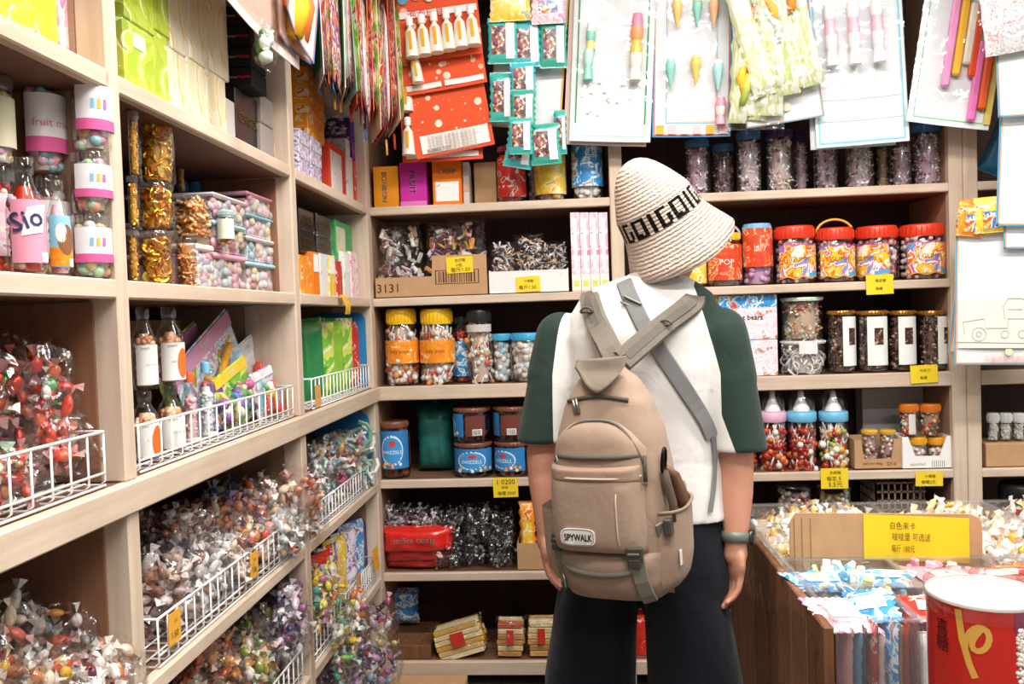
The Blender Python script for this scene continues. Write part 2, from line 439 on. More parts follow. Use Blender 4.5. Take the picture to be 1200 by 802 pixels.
# ------------------------------------------------------------------ packaging prints
printed('pr_rainbow', [(0, '#f7e9dc'), (0.38, '#f2c230'), (0.46, '#e8602c'), (0.52, '#f6efe6'), (0.58, '#c765a8'), (0.64, '#4aa9d8'), (0.72, '#f7f0e8')], 22)
printed('pr_orange', [(0, '#f08a1c'), (0.42, '#f59a22'), (0.56, '#fbd9a0'), (0.62, '#e9671a'), (0.72, '#f7a93c')], 26)
printed('pr_yellow', [(0, '#f0c53a'), (0.45, '#f6d558'), (0.55, '#fbf0c0'), (0.62, '#e9a23c'), (0.7, '#7fb6d8')], 26)
printed('pr_red', [(0, '#c9281e'), (0.44, '#d8342a'), (0.58, '#f4d9cf'), (0.63, '#b01e1e'), (0.74, '#e9a05a')], 26)
printed('pr_blue', [(0, '#2f7fc4'), (0.40, '#3f97d6'), (0.50, '#e9f1f5'), (0.57, '#62b7e4'), (0.63, '#c9463a'), (0.67, '#e8c86a'), (0.71, '#2a6cb0')], 28)
printed('pr_pink', [(0, '#f3b7c9'), (0.42, '#f7d3dc'), (0.52, '#fbf1f1'), (0.60, '#e788ad'), (0.68, '#c6a3d6')], 28)
printed('pr_white', [(0, '#f1efec'), (0.56, '#f6f4f2'), (0.62, '#cfd8e4'), (0.66, '#efb9a6'), (0.70, '#f4f2ee')], 26)
printed('pr_green', [(0, '#a7bf2e'), (0.42, '#bccb43'), (0.54, '#e9ecb0'), (0.60, '#98b233'), (0.7, '#d9c04a')], 16)
printed('pr_cream', [(0, '#f0e2b8'), (0.42, '#f5ecd0'), (0.52, '#f3cf7c'), (0.58, '#faf5e6'), (0.66, '#efbd5c')], 18, stretch=(1, 1, 0.5))
printed('pr_snack', [(0, '#3f9a3c'), (0.40, '#7cc043'), (0.50, '#d5e26a'), (0.58, '#e9f0e0'), (0.64, '#d94a33'), (0.70, '#3b8b46')], 16)
printed('pr_multi', [(0, '#d84a3a'), (0.38, '#f2a23a'), (0.44, '#f4ead6'), (0.50, '#4c86c4'), (0.56, '#7a4a9a'), (0.62, '#e46a9a'), (0.68, '#8abf4a'), (0.74, '#f4e8d8')], 30)
printed('pr_purple', [(0, '#b9a4cc'), (0.40, '#e9e3ee'), (0.52, '#8d6aa8'), (0.58, '#f1edf2'), (0.65, '#c38ab4')], 24)
printed('pr_teal', [(0, '#2fa79a'), (0.40, '#4cc0b2'), (0.48, '#7a4a3e'), (0.52, '#d9cfc4'), (0.57, '#a83a5c'), (0.61, '#4a3a6a'), (0.66, '#e9f4f2'), (0.72, '#37b4c4')], 40)
printed('pr_black', [(0, '#14100f'), (0.55, '#1e1817'), (0.62, '#4a3a2c'), (0.66, '#171212')], 24)
printed('pr_bear', [(0, '#f5e4ea'), (0.42, '#f4d3de'), (0.50, '#fdf6f4'), (0.57, '#c8dcf0'), (0.63, '#dfa27c'), (0.68, '#c46a6a'), (0.72, '#f3e6ee')], 30)
printed('pr_choc', [(0, '#38211a'), (0.45, '#4a2c22'), (0.55, '#7d5a48'), (0.62, '#d9bfae'), (0.68, '#3a241d')], 60)
printed('pr_lime', [(0, '#eef0d8'), (0.42, '#dfe6a0'), (0.52, '#f5f4e8'), (0.60, '#c9d878'), (0.68, '#f0a04a')], 12)

PASTEL = ['#f3d7df', '#f6f1ea', '#d9e4ee', '#f5cfae', '#e9b3c2', '#efe3a8', '#cfe0cf']
WARM = ['#d9533a', '#f0a24a', '#f2dcb8', '#b33a2c', '#e7c1a0', '#f5efe6', '#c98a5a']
BROWN = ['#7a4232', '#a9705a', '#d8b9a8', '#efe6e2', '#5b2f3a', '#c98a6a', '#b8a0a8', '#efd9c8']
GOLD = ['#e8a21e', '#f2bd3a', '#c9771a', '#f6d774', '#d98a16']
BRIGHT = ['#e23d30', '#f2a81e', '#f6e04a', '#5aa84a', '#3f86c8', '#d95a9a', '#f6f0e8', '#8a55a8']
REDS = ['#c8321e', '#e0482c', '#a8241c', '#e86a3a', '#4a9a4a', '#f2e6da']
WHITES = ['#f4f2f0', '#e6e4e4', '#f7f3ec', '#d9d6d8', '#efd9c4']
PURPS = ['#6a3a5c', '#a86a90', '#d8c0d0', '#efe4ea', '#7a2c3a', '#c89ab0', '#f1e9e4']
GREENY = ['#9aa83a', '#d9c25a', '#c8763a', '#efe3c0', '#b84a34', '#6a8a3a', '#f2ead8', '#e8a84a']

def rr(a, b): return RND.uniform(a, b)
def pick(l): return RND.choice(l)
def rrot(): return Euler((rr(0, 6.28), rr(0, 6.28), rr(0, 6.28))).to_matrix().to_4x4()

# ------------------------------------------------------------------ sweets inside packs
def sweet_wrap(m, c, s, col, mat='wrap', M=None):
    M = M if M is not None else rrot()
    T = Matrix.Translation(c) @ M
    b = MB(); b.ball((0, 0, 0), (s*rr(.75, 1.15), s*rr(.5, .72), s*rr(.4, .6)), col, mat, *((9, 7) if s > 0.0135 else (6, 5)))
    m.add(b.v, b.f, col, mat, True, T)
    for sg in (-1, 1):
        x0, x1 = sg*s*0.9, sg*s*1.75
        x0 *= 0.8; vs = [(x0, 0, 0), (x1, -s*0.65, s*0.25), (x1*1.05, 0, -s*0.35), (x1, s*0.65, s*0.25)]
        k = S(col) if isinstance(col, str) else col
        m.add(vs, [(0, 1, 2), (0, 2, 3)], tuple(0.6*q+0.30*min(1, 4*max(k[:3])) for q in k[:3])+(1,), mat, False, T)  # clear wrapper ends, paled toward white: cellophane sparkle put into the colour
def sweets(m, n, place, size, cols, kind):
    for i in range(n):
        c = place(); s = size*rr(0.8, 1.2); col = pick(cols)
        if kind == 'wrap': sweet_wrap(m, c, s, col)
        elif kind == 'foilwrap': sweet_wrap(m, c, s, col, 'foil')
        elif kind == 'ball': m.ball(c, s, col, 'candy', 7, 5)
        elif kind == 'lump': m.ball(c, (s, s*0.75, s*0.7), col, 'candy', 6, 4, rrot())
        elif kind == 'coin':
            T = Matrix.Translation(c) @ rrot(); m.lathe([(s, -s*0.12), (s*1.02, 0), (s, s*0.12)], 10, col, 'foil', M=T)
        elif kind == 'stick':
            d = V((rr(-.5, .5), rr(-.3, .3), 1)).normalized()*s*5
            m.tube([V(c)-d*0.5, V(c)+d*0.5], s*0.35, 5, '#f4f1ee', 'plastic'); m.ball(V(c)-d*0.5, s*1.4, col, 'candy', 6, 4)
        elif kind == 'rod':
            d = rrot().to_3x3() @ V((0, 0, s*2.2)); m.tube([V(c)-d, V(c)+d], s*0.5, 5, col, 'candy')
        elif kind == 'shred':
            M = rrot(); P = [Matrix.Translation(c) @ M @ V((s*2*math.cos(t), s*2*math.sin(t), s*t*0.3)) for t in (0, .7, 1.4, 2.1, 2.8)]
            m.tube(P, s*0.35, 4, col, 'paper')
        elif kind == 'bar':
            m.box((0, 0, 0), (s*3.2, s*1.3, s*0.7), col, 'wrap', s*0.2, M=Matrix.Translation(c) @ rrot())
def in_jar(r, z0, z1, core=0.7):
    def p():
        a = rr(-PI*1.25, PI*0.25); q = r*math.sqrt(rr(core*core, 1)); return (q*math.cos(a), q*math.sin(a), rr(z0, z1))
    return p

# ------------------------------------------------------------------ builders of things
def jar(label, X, Y, Z, r, h, lid=('#f0c020', 0.17), lab=None, fill=None, group=None, name='candy_jar', cat='jar', neck=0.9, sq=0.0, words=None, rz=0.0, lidr=None, handle=None, bodymat='clear', film=None, lidmat='plastic'):
    """lid=(colour, share of height); lab=(print, z0, z1, half-angle deg); fill=(kind, n, size, colours, top share)"""
    t = thing(name, label, cat, (X, Y, Z), rz, group)
    lh = h*lid[1] if lid else 0
    bh = h-lh
    sh = min(0.16*h, 0.03)
    b = MB()
    prof = [(r*0.9, 0.0), (r*0.985, 0.004), (r, 0.012), (r, bh-sh), (r*(1+neck)/2*1.0, bh-sh*0.35), (r*neck, bh)]
    b.lathe(prof, 28, mat=bodymat, cap1=not lid, sq=sq); b.build('jar_body', t)
    if lid:
        l = MB(); q = (lidr or max(neck, 0.86)+0.03)*r
        l.lathe([(q*0.985, bh-0.004), (q, bh), (q, bh+lh*0.86), (q*0.95, bh+lh), (q*0.6, bh+lh*0.97)], 28, lid[0], lidmat, sq=sq)
        for k in range(28):
            if sq: break
            a = 2*PI*k/28; l.box((q*1.005*math.cos(a), q*1.005*math.sin(a), bh+lh*0.42), (0.003, 0.003, lh*0.7), lid[0], lidmat, 0, M=None)
        l.build('lid', t)
    if handle:
        hm = MB(); q = r*0.95
        hm.tube([(q*math.cos(a), 0, h-lh*0.4+q*0.75*math.sin(a)) for a in [PI*k/14 for k in range(15)]], 0.0045, 7, handle, 'plastic'); hm.build('carry_handle', t)
    if lab:
        g = MB(); pm, z0, z1, ha = lab[:4]; ha = math.radians(ha)
        g.lathe([(r+0.0012, z0*h), (r+0.0012, z1*h)], 30, (lab[4] if len(lab) > 4 else '#ffffff'), pm, a0=-PI/2-ha, a1=-PI/2+ha); lo = g.build('paper_label', t)
        if words:
            wm = MB(); pz = words[3] if len(words) > 3 else (z0+z1)/2*h
            text(wm, words[0], (0, 0, pz), w=words[1], col=words[2], wrap=r+0.0022); wm.build('lettering', lo)
    if fill:
        kind, n, size, cols, top = fill; size = min(size, r*(0.3 if kind in ('ball', 'coin', 'lump') else 0.22))
        m = MB(); z1 = bh*top
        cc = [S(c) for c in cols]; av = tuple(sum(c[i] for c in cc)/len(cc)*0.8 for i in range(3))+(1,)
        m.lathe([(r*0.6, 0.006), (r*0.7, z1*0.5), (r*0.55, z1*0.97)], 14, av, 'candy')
        sweets(m, n, in_jar(max(r*0.97-size*(1.5 if kind in ('wrap', 'shred') else 1.1), r*0.6), size, z1), size, cols, kind)
        m.build('sweets', t, kind='stuff')
    return t

def carton(label, X, Y, Z, w, d, h, mat='pr_orange', col='#ffffff', rz=0.0, group=None, name='carton', cat='box', panel=None, words=(), flaps=True, rot=None, wrapfilm=False):
    """X,Y = centre of the front face (rz turns about it); panel=(print/col, x0,x1,z0,z1 shares) ; words=(text,x,z,width,colour,rot)"""
    t = thing(name, label, cat, (X, Y, Z), rz, group, rot)
    b = MB(); b.box((0, d/2, h/2), (w, d, h), col, mat, min(0.002, w*0.05)); b.build('box_body', t)
    if flaps:
        f = MB(); f.box((0, d*0.27, h+0.0004), (w*0.97, d*0.44, 0.0012), col, mat); f.box((0, d*0.73, h+0.0004), (w*0.97, d*0.44, 0.0012), col, mat); f.build('lid_flap', t)
    if panel:
        pm, x0, x1, z0, z1 = panel[:5]
        p = MB(); p.box(((x0+x1)/2*w-w/2, -0.0006, (z0+z1)/2*h), ((x1-x0)*w, 0.0012, (z1-z0)*h), panel[5] if len(panel) > 5 else '#ffffff', pm); p.build('printed_panel', t)
    for wd in words:
        wm = MB(); text(wm, wd[0], ((wd[1]-0.5)*w, -0.0018, wd[2]*h), w=wd[3]*w if wd[3] else None, h=None if wd[3] else wd[6]*h, col=wd[4], rot=wd[5] if len(wd) > 5 else None, bold=0.0006); wm.build('lettering', t)
    if wrapfilm:
        q = MB(); q.box((0, d/2, h/2+0.001), (w+0.006, d+0.006, h+0.006), mat='film_fine', bev=0.003); q.build('film_wrap', t)
    return t

def pillow(m, w, h, d, mat, col='#ffffff', nu=14, nv=12, wob=0.06, seed=0, crimp=0.0, belly=0.0):
    """stand-up cushion shape in local x-z, thickness along y"""
    for sg in (-1, 1):
        def fn(u, v):
            e = (1-(2*u-1)**4)*(1-(2*v-1)**4)
            x = (u-0.5)*w*(1-0.06*math.sin(PI*v)); z = v*h
            k = noise.noise(V((u*4+seed*3.1, v*4+seed, sg*5)))+(0.9*(0.4-abs(noise.noise(V((u*9+seed, v*9, sg*3+seed))))) if mat.startswith('film') else 0)
            if belly: e *= (1-belly*(v-0.35))
            y = sg*(d/2*max(e, 0)**0.5*(1+wob*3*k)+0.0006)
            edge = 0.004*math.sin(40*v+seed)*(abs(2*u-1)**8)
            return (x+edge, y, z+0.0008*math.sin(30*u+seed)*(abs(2*v-1)**8))
        m.grid(fn if sg < 0 else (lambda u, v: fn(1-u, v)), nu, nv, col, mat)
    return m
def bag(label, loc, w, h, d, rot=(0, 0, 0), fill=('wrap', 40, 0.013, BROWN), group=None, name='candy_bag', cat='bag', film='film', header=None, seed=None, topshare=0.95, hdrwords=None, twist=None):
    """clear cellophane bag of sweets: film + sweets (+ printed header card)"""
    t = thing(name, label, cat, loc, 0, group, rot)
    seed = RND.random()*20 if seed is None else seed
    f = MB(); pillow(f, w, h, d, film, nu=22, nv=20, seed=seed, wob=0.12, belly=0.5); 
    if twist:                                         # gathered, tied neck
        zs = h
        f.lathe([(0.012, h-0.01), (0.006, h+0.008), (0.018, h+0.03), (0.03, h+0.05)], 9, mat=film, cap0=False, cap1=False)
    f.build('film', t)
    if twist:
        k = MB(); k.lathe([(0.0085, h+0.003), (0.009, h+0.008), (0.0085, h+0.013)], 10, twist, 'foil'); k.build('tie', t)
    kind, n, size, cols = fill
    if kind in ('wrap', 'foilwrap', 'lump', 'bar'): size *= 1.3 if size < 0.0128 else 1.1
    m = MB()
    def place():
        while True:
            u, v, y = rr(-1, 1), rr(0, 1), rr(-1, 1)
            e = ((1-u**4)*(1-(2*v*topshare-1)**4))
            if e < 0.12: continue
            return (u*(w/2-size*1.2), y*max(d/2*e**0.5-size*0.7, 0.002), size+v*(h*topshare-size*2))
    sweets(m, n, place, size, cols, kind); m.build('sweets', t, kind='stuff')
    if header:
        q = MB(); q.box((0, 0, h-0.012), (w*0.98, 0.003, 0.04), '#ffffff' if header.startswith('pr_') else header, header if header.startswith('pr_') else 'paper', 0.0005); ho = q.build('header_card', t)
        if hdrwords:
            wm = MB(); text(wm, hdrwords, (0, -0.0022, h-0.012), w=w*0.6, col='#ffffff', bold=0.0004); wm.build('lettering', ho)
    return t
def packet(label, loc, w, h, d, rot=(0, 0, 0), mat='pr_snack', col='#ffffff', group=None, name='snack_packet', cat='packet', patch=None, words=None, seed=None, patch2=None):
    """printed pillow packet with crimped ends"""
    t = thing(name, label, cat, loc, 0, group, rot)
    seed = RND.random()*20 if seed is None else seed
    b = MB(); pillow(b, w, h, d, mat, col, seed=seed); b.build('pouch', t)
    c = MB()
    for z in (0.004, h-0.004):
        n = 16
        for k in range(n):
            c.box(((k+0.5)/n*w*0.98-w*0.49, (0.0007 if k % 2 else -0.0007), z), (w*0.98/n, 0.0022, 0.014), col, mat)
    c.build('crimped_seal', t, kind='stuff')
    if patch:
        pm, x0, x1, z0, z1 = patch[:5]; pc = patch[5] if len(patch) > 5 else '#ffffff'
        q = MB()
        def fn(u, v):
            U, Vv = x0+(x1-x0)*u, z0+(z1-z0)*v
            e = (1-(2*U-1)**4)*(1-(2*Vv-1)**4); k = noise.noise(V((U*4+seed*3.1, Vv*4+seed, -5)))
            return ((U-0.5)*w*(1-0.06*math.sin(PI*Vv)), -(d/2*max(e, 0)**0.5*(1+0.18*k)+0.0022), Vv*h)
        q.grid(fn, 8, 8, pc, pm); q.build('printed_patch', t)
    if patch2:
        pm, x0, x1, z0, z1 = patch2[:5]
        q = MB()
        def fn2(u, v):
            U, Vv = x0+(x1-x0)*u, z0+(z1-z0)*v
            e = (1-(2*U-1)**4)*(1-(2*Vv-1)**4); k = noise.noise(V((U*4+seed*3.1, Vv*4+seed, -5)))
            return ((U-0.5)*w*(1-0.06*math.sin(PI*Vv)), -(d/2*max(e, 0)**0.5*(1+0.18*k)+0.0026), Vv*h)
        q.grid(fn2, 8, 8, patch2[5] if len(patch2) > 5 else '#ffffff', pm); q.build('printed_patch', t)
    if words:
        wm = MB(); text(wm, words[0], (words[1]*w, -d/2*1.12-0.002, words[2]*h), w=words[3]*w, col=words[4], rot=words[5] if len(words) > 5 else None, bold=0.0006); wm.build('lettering', t)
    return t

def guard(label, p0, p1, z, h, n, group='white wire shelf guards', depth=0.10, side=V((-1, 0, 0))):
    """white wire tray front along p0->p1 (x,y), grid of n bars, shallow wire floor behind"""
    t = thing('wire_basket', label, 'basket', (p0[0], p0[1], z), 0, group)
    d = V((p1[0]-p0[0], p1[1]-p0[1], 0)); Ln = d.length; d.normalize(); up = V((0, 0, 1)); C = '#f5f4f2'; R_ = 0.0021
    m = MB(); m.tube([V((0, 0, h))+side*depth*0.8, V((0, 0, h)), d*Ln+up*h, d*Ln+up*h+side*depth*0.8], R_*1.25, 7, C); m.build('top_rail', t)
    m = MB(); m.tube([V((0, 0, 0.022)), d*Ln+up*0.022], R_, 6, C); m.tube([V((0, 0, 0.003)), d*Ln+up*0.003], R_, 6, C); m.build('lower_rail', t)
    m = MB()
    for k in range(n+1):
        p = d*(Ln*k/n); m.tube([p+up*h, p+up*0.010, p+up*0.003+side*0.008, p+up*0.003+side*depth], R_*0.9, 6, C)
    m.build('wire_grille', t)
    m = MB()
    for k in range(1, 4): m.tube([up*0.0045+side*(depth*k/3), up*0.0045+d*Ln+side*(depth*k/3)], R_*0.9, 6, C)
    m.build('floor_wire', t)
    return t

def price_tag(label, c, w, h, lines, face='back', tilt=0.0, col='#f2d22e', name='price_tag', bend=0.0):
    """c = centre of card (world). face 'back' looks to -y, 'left' looks to +x"""
    t = thing(name, label, 'price tag', c, PI/2 if face == 'left' else 0, 'yellow handwritten price tags')
    if tilt: t.rotation_euler = (0, tilt, 0) if face == 'back' else (tilt, 0, PI/2)
    m = MB(); m.grid(lambda u, v: ((u-0.5)*w, bend*(v-0.5)**2*4*0.01-bend*0.01, (v-0.5)*h), 2, 6, col, 'paper', False, 0.0009); o = m.build('card', t)
    wm = MB(); k = len(lines)
    for i, s in enumerate(lines):
        text(wm, s, (w*0.03*(-1)**i, -0.0012-bend*0.01, h*(0.5-(i+0.75)/(k+0.5))), w=min(w*0.72, w*0.13*len(s)), col='#4a4420', rot=rr(-.03, .03))
    wm.build('handwriting', o)
    return t

def disc_on(R_, a0, z, rx, rz, col, name, parent, mat='paper'):
    """oval print on a jar of radius R_ at angle a0 from its front"""
    q = MB(); q.grid(lambda u, v: (R_*math.sin(a0+u*rx/R_*math.cos(2*PI*v)), -R_*math.cos(a0+u*rx/R_*math.cos(2*PI*v)), z+u*rz*math.sin(2*PI*v)), 4, 20, col, mat); return q.build(name, parent)
# place finders ------------------------------------------------------------------
def BX(lv, xl, xr, yt, off=0.03, yb=None, z=None):
    """span xl..xr (photo px) on back level lv at plane YB+off -> X centre, Y, Z base, width, height up to px row yt"""
    Y = YB+off; z0 = L[lv] if z is None else z; xm = (xl+xr)/2
    pl, pr, pt = atY(xl, yt+35, Y), atY(xr, yt+35, Y), atY(xm, yt, Y)
    return (pl.x+pr.x)/2, Y, z0, pr.x-pl.x, pt.z-z0
def LX(lv, xl, xr, yt, off=0.03, z=None):
    """span of photo px on left level lv at plane XL-off -> X, Y centre, Z base, width along Y, height"""
    X = XL-off; z0 = L[lv] if z is None else z
    pl, pr, pt = atX(xl, yt+35, X), atX(xr, yt+35, X), atX((xl+xr)/2, yt, X)
    return X, (pl.y+pr.y)/2, z0, pr.y-pl.y, pt.z-z0
def LR(lv, xl, xr, yt, off=0.03, z=None):
    """as LX, for round things: centre on plane XL-off, true width across the line of sight"""
    X = XL-off; z0 = L[lv] if z is None else z
    c = atX((xl+xr)/2, yt+35, X); pt = atX((xl+xr)/2, yt, X); q = ray((xl+xr)/2, yt+35); k = q.y/math.hypot(q.x, q.y)
    return X, c.y, z0, (xr-xl)/1000*c.y*k*1.02, pt.z-z0
ORD = ['first', 'second', 'third', 'fourth', 'fifth', 'sixth', 'seventh', 'eighth', 'ninth', 'tenth']
# ================================================================== back run, left of the divider
G = 'boxes and jars on the top back shelf'
def cbox(lv, xl, xr, yt, off, d, label, **k):
    X, Y, Z, w, h = BX(lv, xl, xr, yt, off); return carton(label, X, Y, Z, w, d, h, **k)
def cjar(lv, xl, xr, yt, label, z=None, off=None, hh=None, **k):
    X, Y, Z, w, h = BX(lv, xl, xr, yt, off if off is not None else 0.08, z=z); return jar(label, X, Y, Z, w/2, hh or h, **k)

cbox(0, 438, 467, 195, 0.03, 0.2, 'narrow orange carton with white upright lettering in the corner of the top shelf', mat='paper', col='#e8941c', words=[('BONBON', 0.45, 0.5, None, '#f8ead0', PI/2, 0.12)])
cbox(0, 469, 500, 190, 0.03, 0.2, 'magenta carton with white upright lettering', mat='paper', col='#c42d9c', panel=('paper', 0, 1, 0, 0.12, '#d879bd'), words=[('FRUIT', 0.48, 0.55, None, '#f8e8f4', PI/2, 0.14)])
cbox(0, 507, 541, 186, 0.025, 0.2, 'orange carton with a white picture panel of biscuits', mat='paper', col='#e9771a', panel=('pr_white', 0.1, 0.9, 0.08, 0.5), words=[('CRISP', 0.5, 0.72, 0.6, '#fbe2b0')])
cbox(0, 543, 550, 190, 0.05, 0.18, 'thin white carton edge beside the orange picture carton', mat='paper', col='#d8cec6', panel=('paper', 0, 1, 0.3, 0.5, '#c9a58a'))
cbox(0, 556, 582, 190, 0.10, 0.2, 'plain brown carton set back between orange carton and red jar', mat='cardboard', flaps=True)
cjar(0, 583, 616, 172, 'clear jar with a red label on the top back shelf', lid=('#a8241c', 0.1), lab=('pr_red', 0.1, 0.8, 85), fill=('ball', 50, 0.012, REDS, 0.95))
cjar(0, 618, 632, 180, 'slim dark jar squeezed between red and yellow jars', lid=('#4a2a26', 0.12), fill=('ball', 40, 0.008, PURPS, 0.95), off=0.13)
cjar(0, 626, 663, 172, 'clear jar with a yellow label on the top back shelf', lid=('#d8a81e', 0.1), lab=('pr_yellow', 0.12, 0.85, 85), fill=('ball', 50, 0.012, WARM, 0.95))
cjar(0, 670, 706, 166, 'clear jar with a pale blue label beside the divider', lid=('#7ab6d8', 0.1), lab=('pr_blue', 0.22, 0.88, 85, '#ffffff'), fill=('ball', 60, 0.011, WHITES, 0.95))

# second shelf: display trays ------------------------------------------------------
def tray(label, X, Y, Z, w, d, h, mat, col, front, group=None, name='display_tray', words=(), bars=None, hback=None):
    """open carton tray; front = outline points (share x, share z) of the cut front"""
    t = thing(name, label, 'box', (X, Y, Z), 0, group); T_ = 0.004; hb = hback or h
    b = MB(); b.box((0, d/2, T_/2), (w, d, T_), col, mat); b.build('tray_floor', t)
    b = MB(); b.poly([((x-0.5)*w, z*h) for x, z in front], T_, col, mat); fo = b.build('front_panel', t)
    for sx in (-1, 1):
        b = MB(); b.box((sx*(w/2-T_/2), d/2+T_/2, hb/2), (T_, d-T_, hb), col, mat); b.build('side_panel', t)
    b = MB(); b.box((0, d-T_/2, hb/2), (w-2*T_, T_, hb), col, mat); b.build('back_panel', t)
    for wd in words:
        wm = MB(); text(wm, wd[0], ((wd[1]-0.5)*w, -0.0012, wd[2]*h), w=wd[3]*w, col=wd[4]); wm.build('lettering', fo)
    if bars:
        x0, x1, z0, z1 = bars; q = MB(); c = '#5a3a26'
        for (a, b_, c_, d_) in ((x0, x1, z0, z0+.012), (x0, x1, z1-.012, z1), (x0, x0+.008, z0, z1), (x1-.008, x1, z0, z1)):
            q.box(((a+b_)/2*w-w/2, -0.0008, (c_+d_)/2*h), ((b_-a)*w, 0.001, (d_-c_)*h), c, 'ink')
        x = x0+.03
        while x < x1-.03:
            ww = rr(.004, .014); q.box(((x+ww/2)*w-w/2, -0.0008, (z0+z1)/2*h), (ww*w, 0.001, (z1-z0)*h*0.78), c, 'ink'); x += ww+rr(.006, .016)
        q.build('barcode', fo)
    return t
X, Y, Z, w, h = BX(1, 440, 571, 300, 0.015)
tray('brown cardboard display tray with printed barcode and a raised end flap', X, Y, Z, w, 0.28, h, 'cardboard', '#ffffff', [(0, 0), (1, 0), (1, 1), (0.52, 1), (0.51, 0.5), (0, 0.5)], words=[('3131', 0.11, 0.24, 0.19, '#4a3022')], bars=(0.54, 0.93, 0.30, 0.64), hback=h*0.5)
Xt, Zt, wt = X, Z, w
for i, (xl, xr, yt, cols, lab) in enumerate([(441, 468, 262, WHITES+BROWN, 'crinkled bag of grey and white sweets in the tray corner by the left run'), (464, 500, 262, WHITES+PASTEL, 'bag of white and black printed sweets standing in the brown tray'),
        (496, 530, 262, WARM+PURPS, 'bag of orange and red sweets in the middle of the brown tray'), (528, 562, 254, WARM+['#d8c24a', '#c24a7a'], 'tall bag of orange and pink sweets at the end of the brown tray')]):
    a, yy, zz, ww, hh = BX(1, xl, xr, yt, 0.10+0.03*(i % 2))
    bag(lab, (a, yy, zz+0.006), ww, hh, 0.12, fill=('bar', 46, 0.0085, cols), group='bags in the brown display tray', film='film_fine', rot=(rr(-.05, .05), rr(-.08, .08), rr(-.15, .15)))
a, yy, zz, ww, hh = BX(1, 556, 570, 256, 0.16)
bag('narrow clear bag with a purple edge behind the tray end flap', (a, yy, zz+0.006), ww, hh, 0.08, fill=('bar', 14, 0.007, PURPS), film='film_fine')
X, Y, Z, w, h = BX(1, 574, 667, 317, 0.02)
tray('white display tray full of small clear wrapped sticks', X, Y, Z, w, 0.26, h, 'paper', '#efe6e4', [(0, 0), (1, 0), (1, 1), (0, 1)], hback=h*1.05)
for i, (xl, xr, yt, lab) in enumerate([(576, 606, 285, 'bag of wrapped sticks at the near end of the white tray, beside the brown tray'), (603, 638, 276, 'fullest bag of wrapped sticks in the middle of the white tray'), (635, 666, 284, 'bag of wrapped sticks in the white tray next to the pink packs')]):
    a, yy, zz, ww, hh = BX(1, xl, xr, yt, 0.11)
    bag(lab, (a, yy, zz+0.006), ww, hh, 0.15, fill=('rod', 110, 0.0062, WHITES+['#e9a24a', '#d9b8b8']), group='bags of clear wrapped sticks', film='film_fine')
for i in range(4):
    xl = 669+i*11; X, Y, Z, w, h = BX(1, xl, xl+10.6, 249, 0.02)
    t = carton('tall slim pink pack, %s from the white tray' % ORD[i], X, Y, Z, w, 0.05, h, mat='pr_pink', group='tall pink packs by the divider', panel=('paper', 0.3, 0.7, 0.3, 0.92, '#faf2f4'), flaps=False, wrapfilm=False)
    p = MB(); p.box((0, -0.0006, h*0.12), (w*0.98, 0.0014, h*0.2), '#f2ece2', 'paper'); p.box((0, -0.0014, h*0.10), (w*0.6, 0.001, h*0.08), '#e8d86a', 'paper'); p.build('printed_label', t)

printed('pr_redorange', [(0, '#d8431e'), (0.46, '#e2582a'), (0.56, '#f6d8b8'), (0.60, '#e06a2a'), (0.70, '#f0a05a')], 30)
# third shelf ----------------------------------------------------------------------
for xl, xr, lab in ((452, 490, 'yellow-lidded lollipop jar nearest the corner'), (492, 533, 'yellow-lidded lollipop jar standing second from the corner')):
    X, Y, Z, w, h = BX(2, xl, xr, 362, 0.09)
    jar(lab, X, Y, Z, w/2, h, lid=('#f0bd1c', 0.19), lab=('pr_orange', 0.29, 0.59, 88), fill=('stick', 60, 0.008, WARM+WHITES, 0.98), group='yellow-lidded lollipop jars', words=('lolly pops', 0.07, '#8a4a1c'), neck=0.84)
    
for t in [o for o in COL.objects if o.name.startswith('candy_jar') and o.get('group') == 'yellow-lidded lollipop jars']:
    w = 0.058; m = MB(); sweets(m, 34, in_jar(w*0.86, 0.012, 0.07, 0.7), 0.0115, WARM+WHITES, 'ball'); m.build('sweets', t, kind='stuff')
cjar(2, 533, 550, 370, 'dark-lidded jar with a blue label behind the clear tube', off=0.12, lid=('#1f1d20', 0.12), lab=('pr_blue', 0.1, 0.62, 88), fill=('ball', 50, 0.011, REDS, 0.9))
cjar(2, 547, 577, 363, 'tall clear tube of lolly sticks with a black lid', lid=('#1d1b1c', 0.16), off=0.07, fill=('stick', 50, 0.007, WARM+WHITES, 0.95), lab=('paper', 0.70, 0.8, 70, '#c9c4c2'))
cjar(2, 577, 600, 391, 'small blue-lidded tub of marshmallows beside the clear tube', lid=('#4aa8d0', 0.12), off=0.10, fill=('ball', 50, 0.013, WHITES+['#7fbfdc'], 0.95))
cjar(2, 598, 640, 390, 'wide blue-lidded tub of white marshmallows next to the shopper', lid=('#3fa3d2', 0.13), off=0.08, fill=('ball', 90, 0.014, WHITES, 0.96))

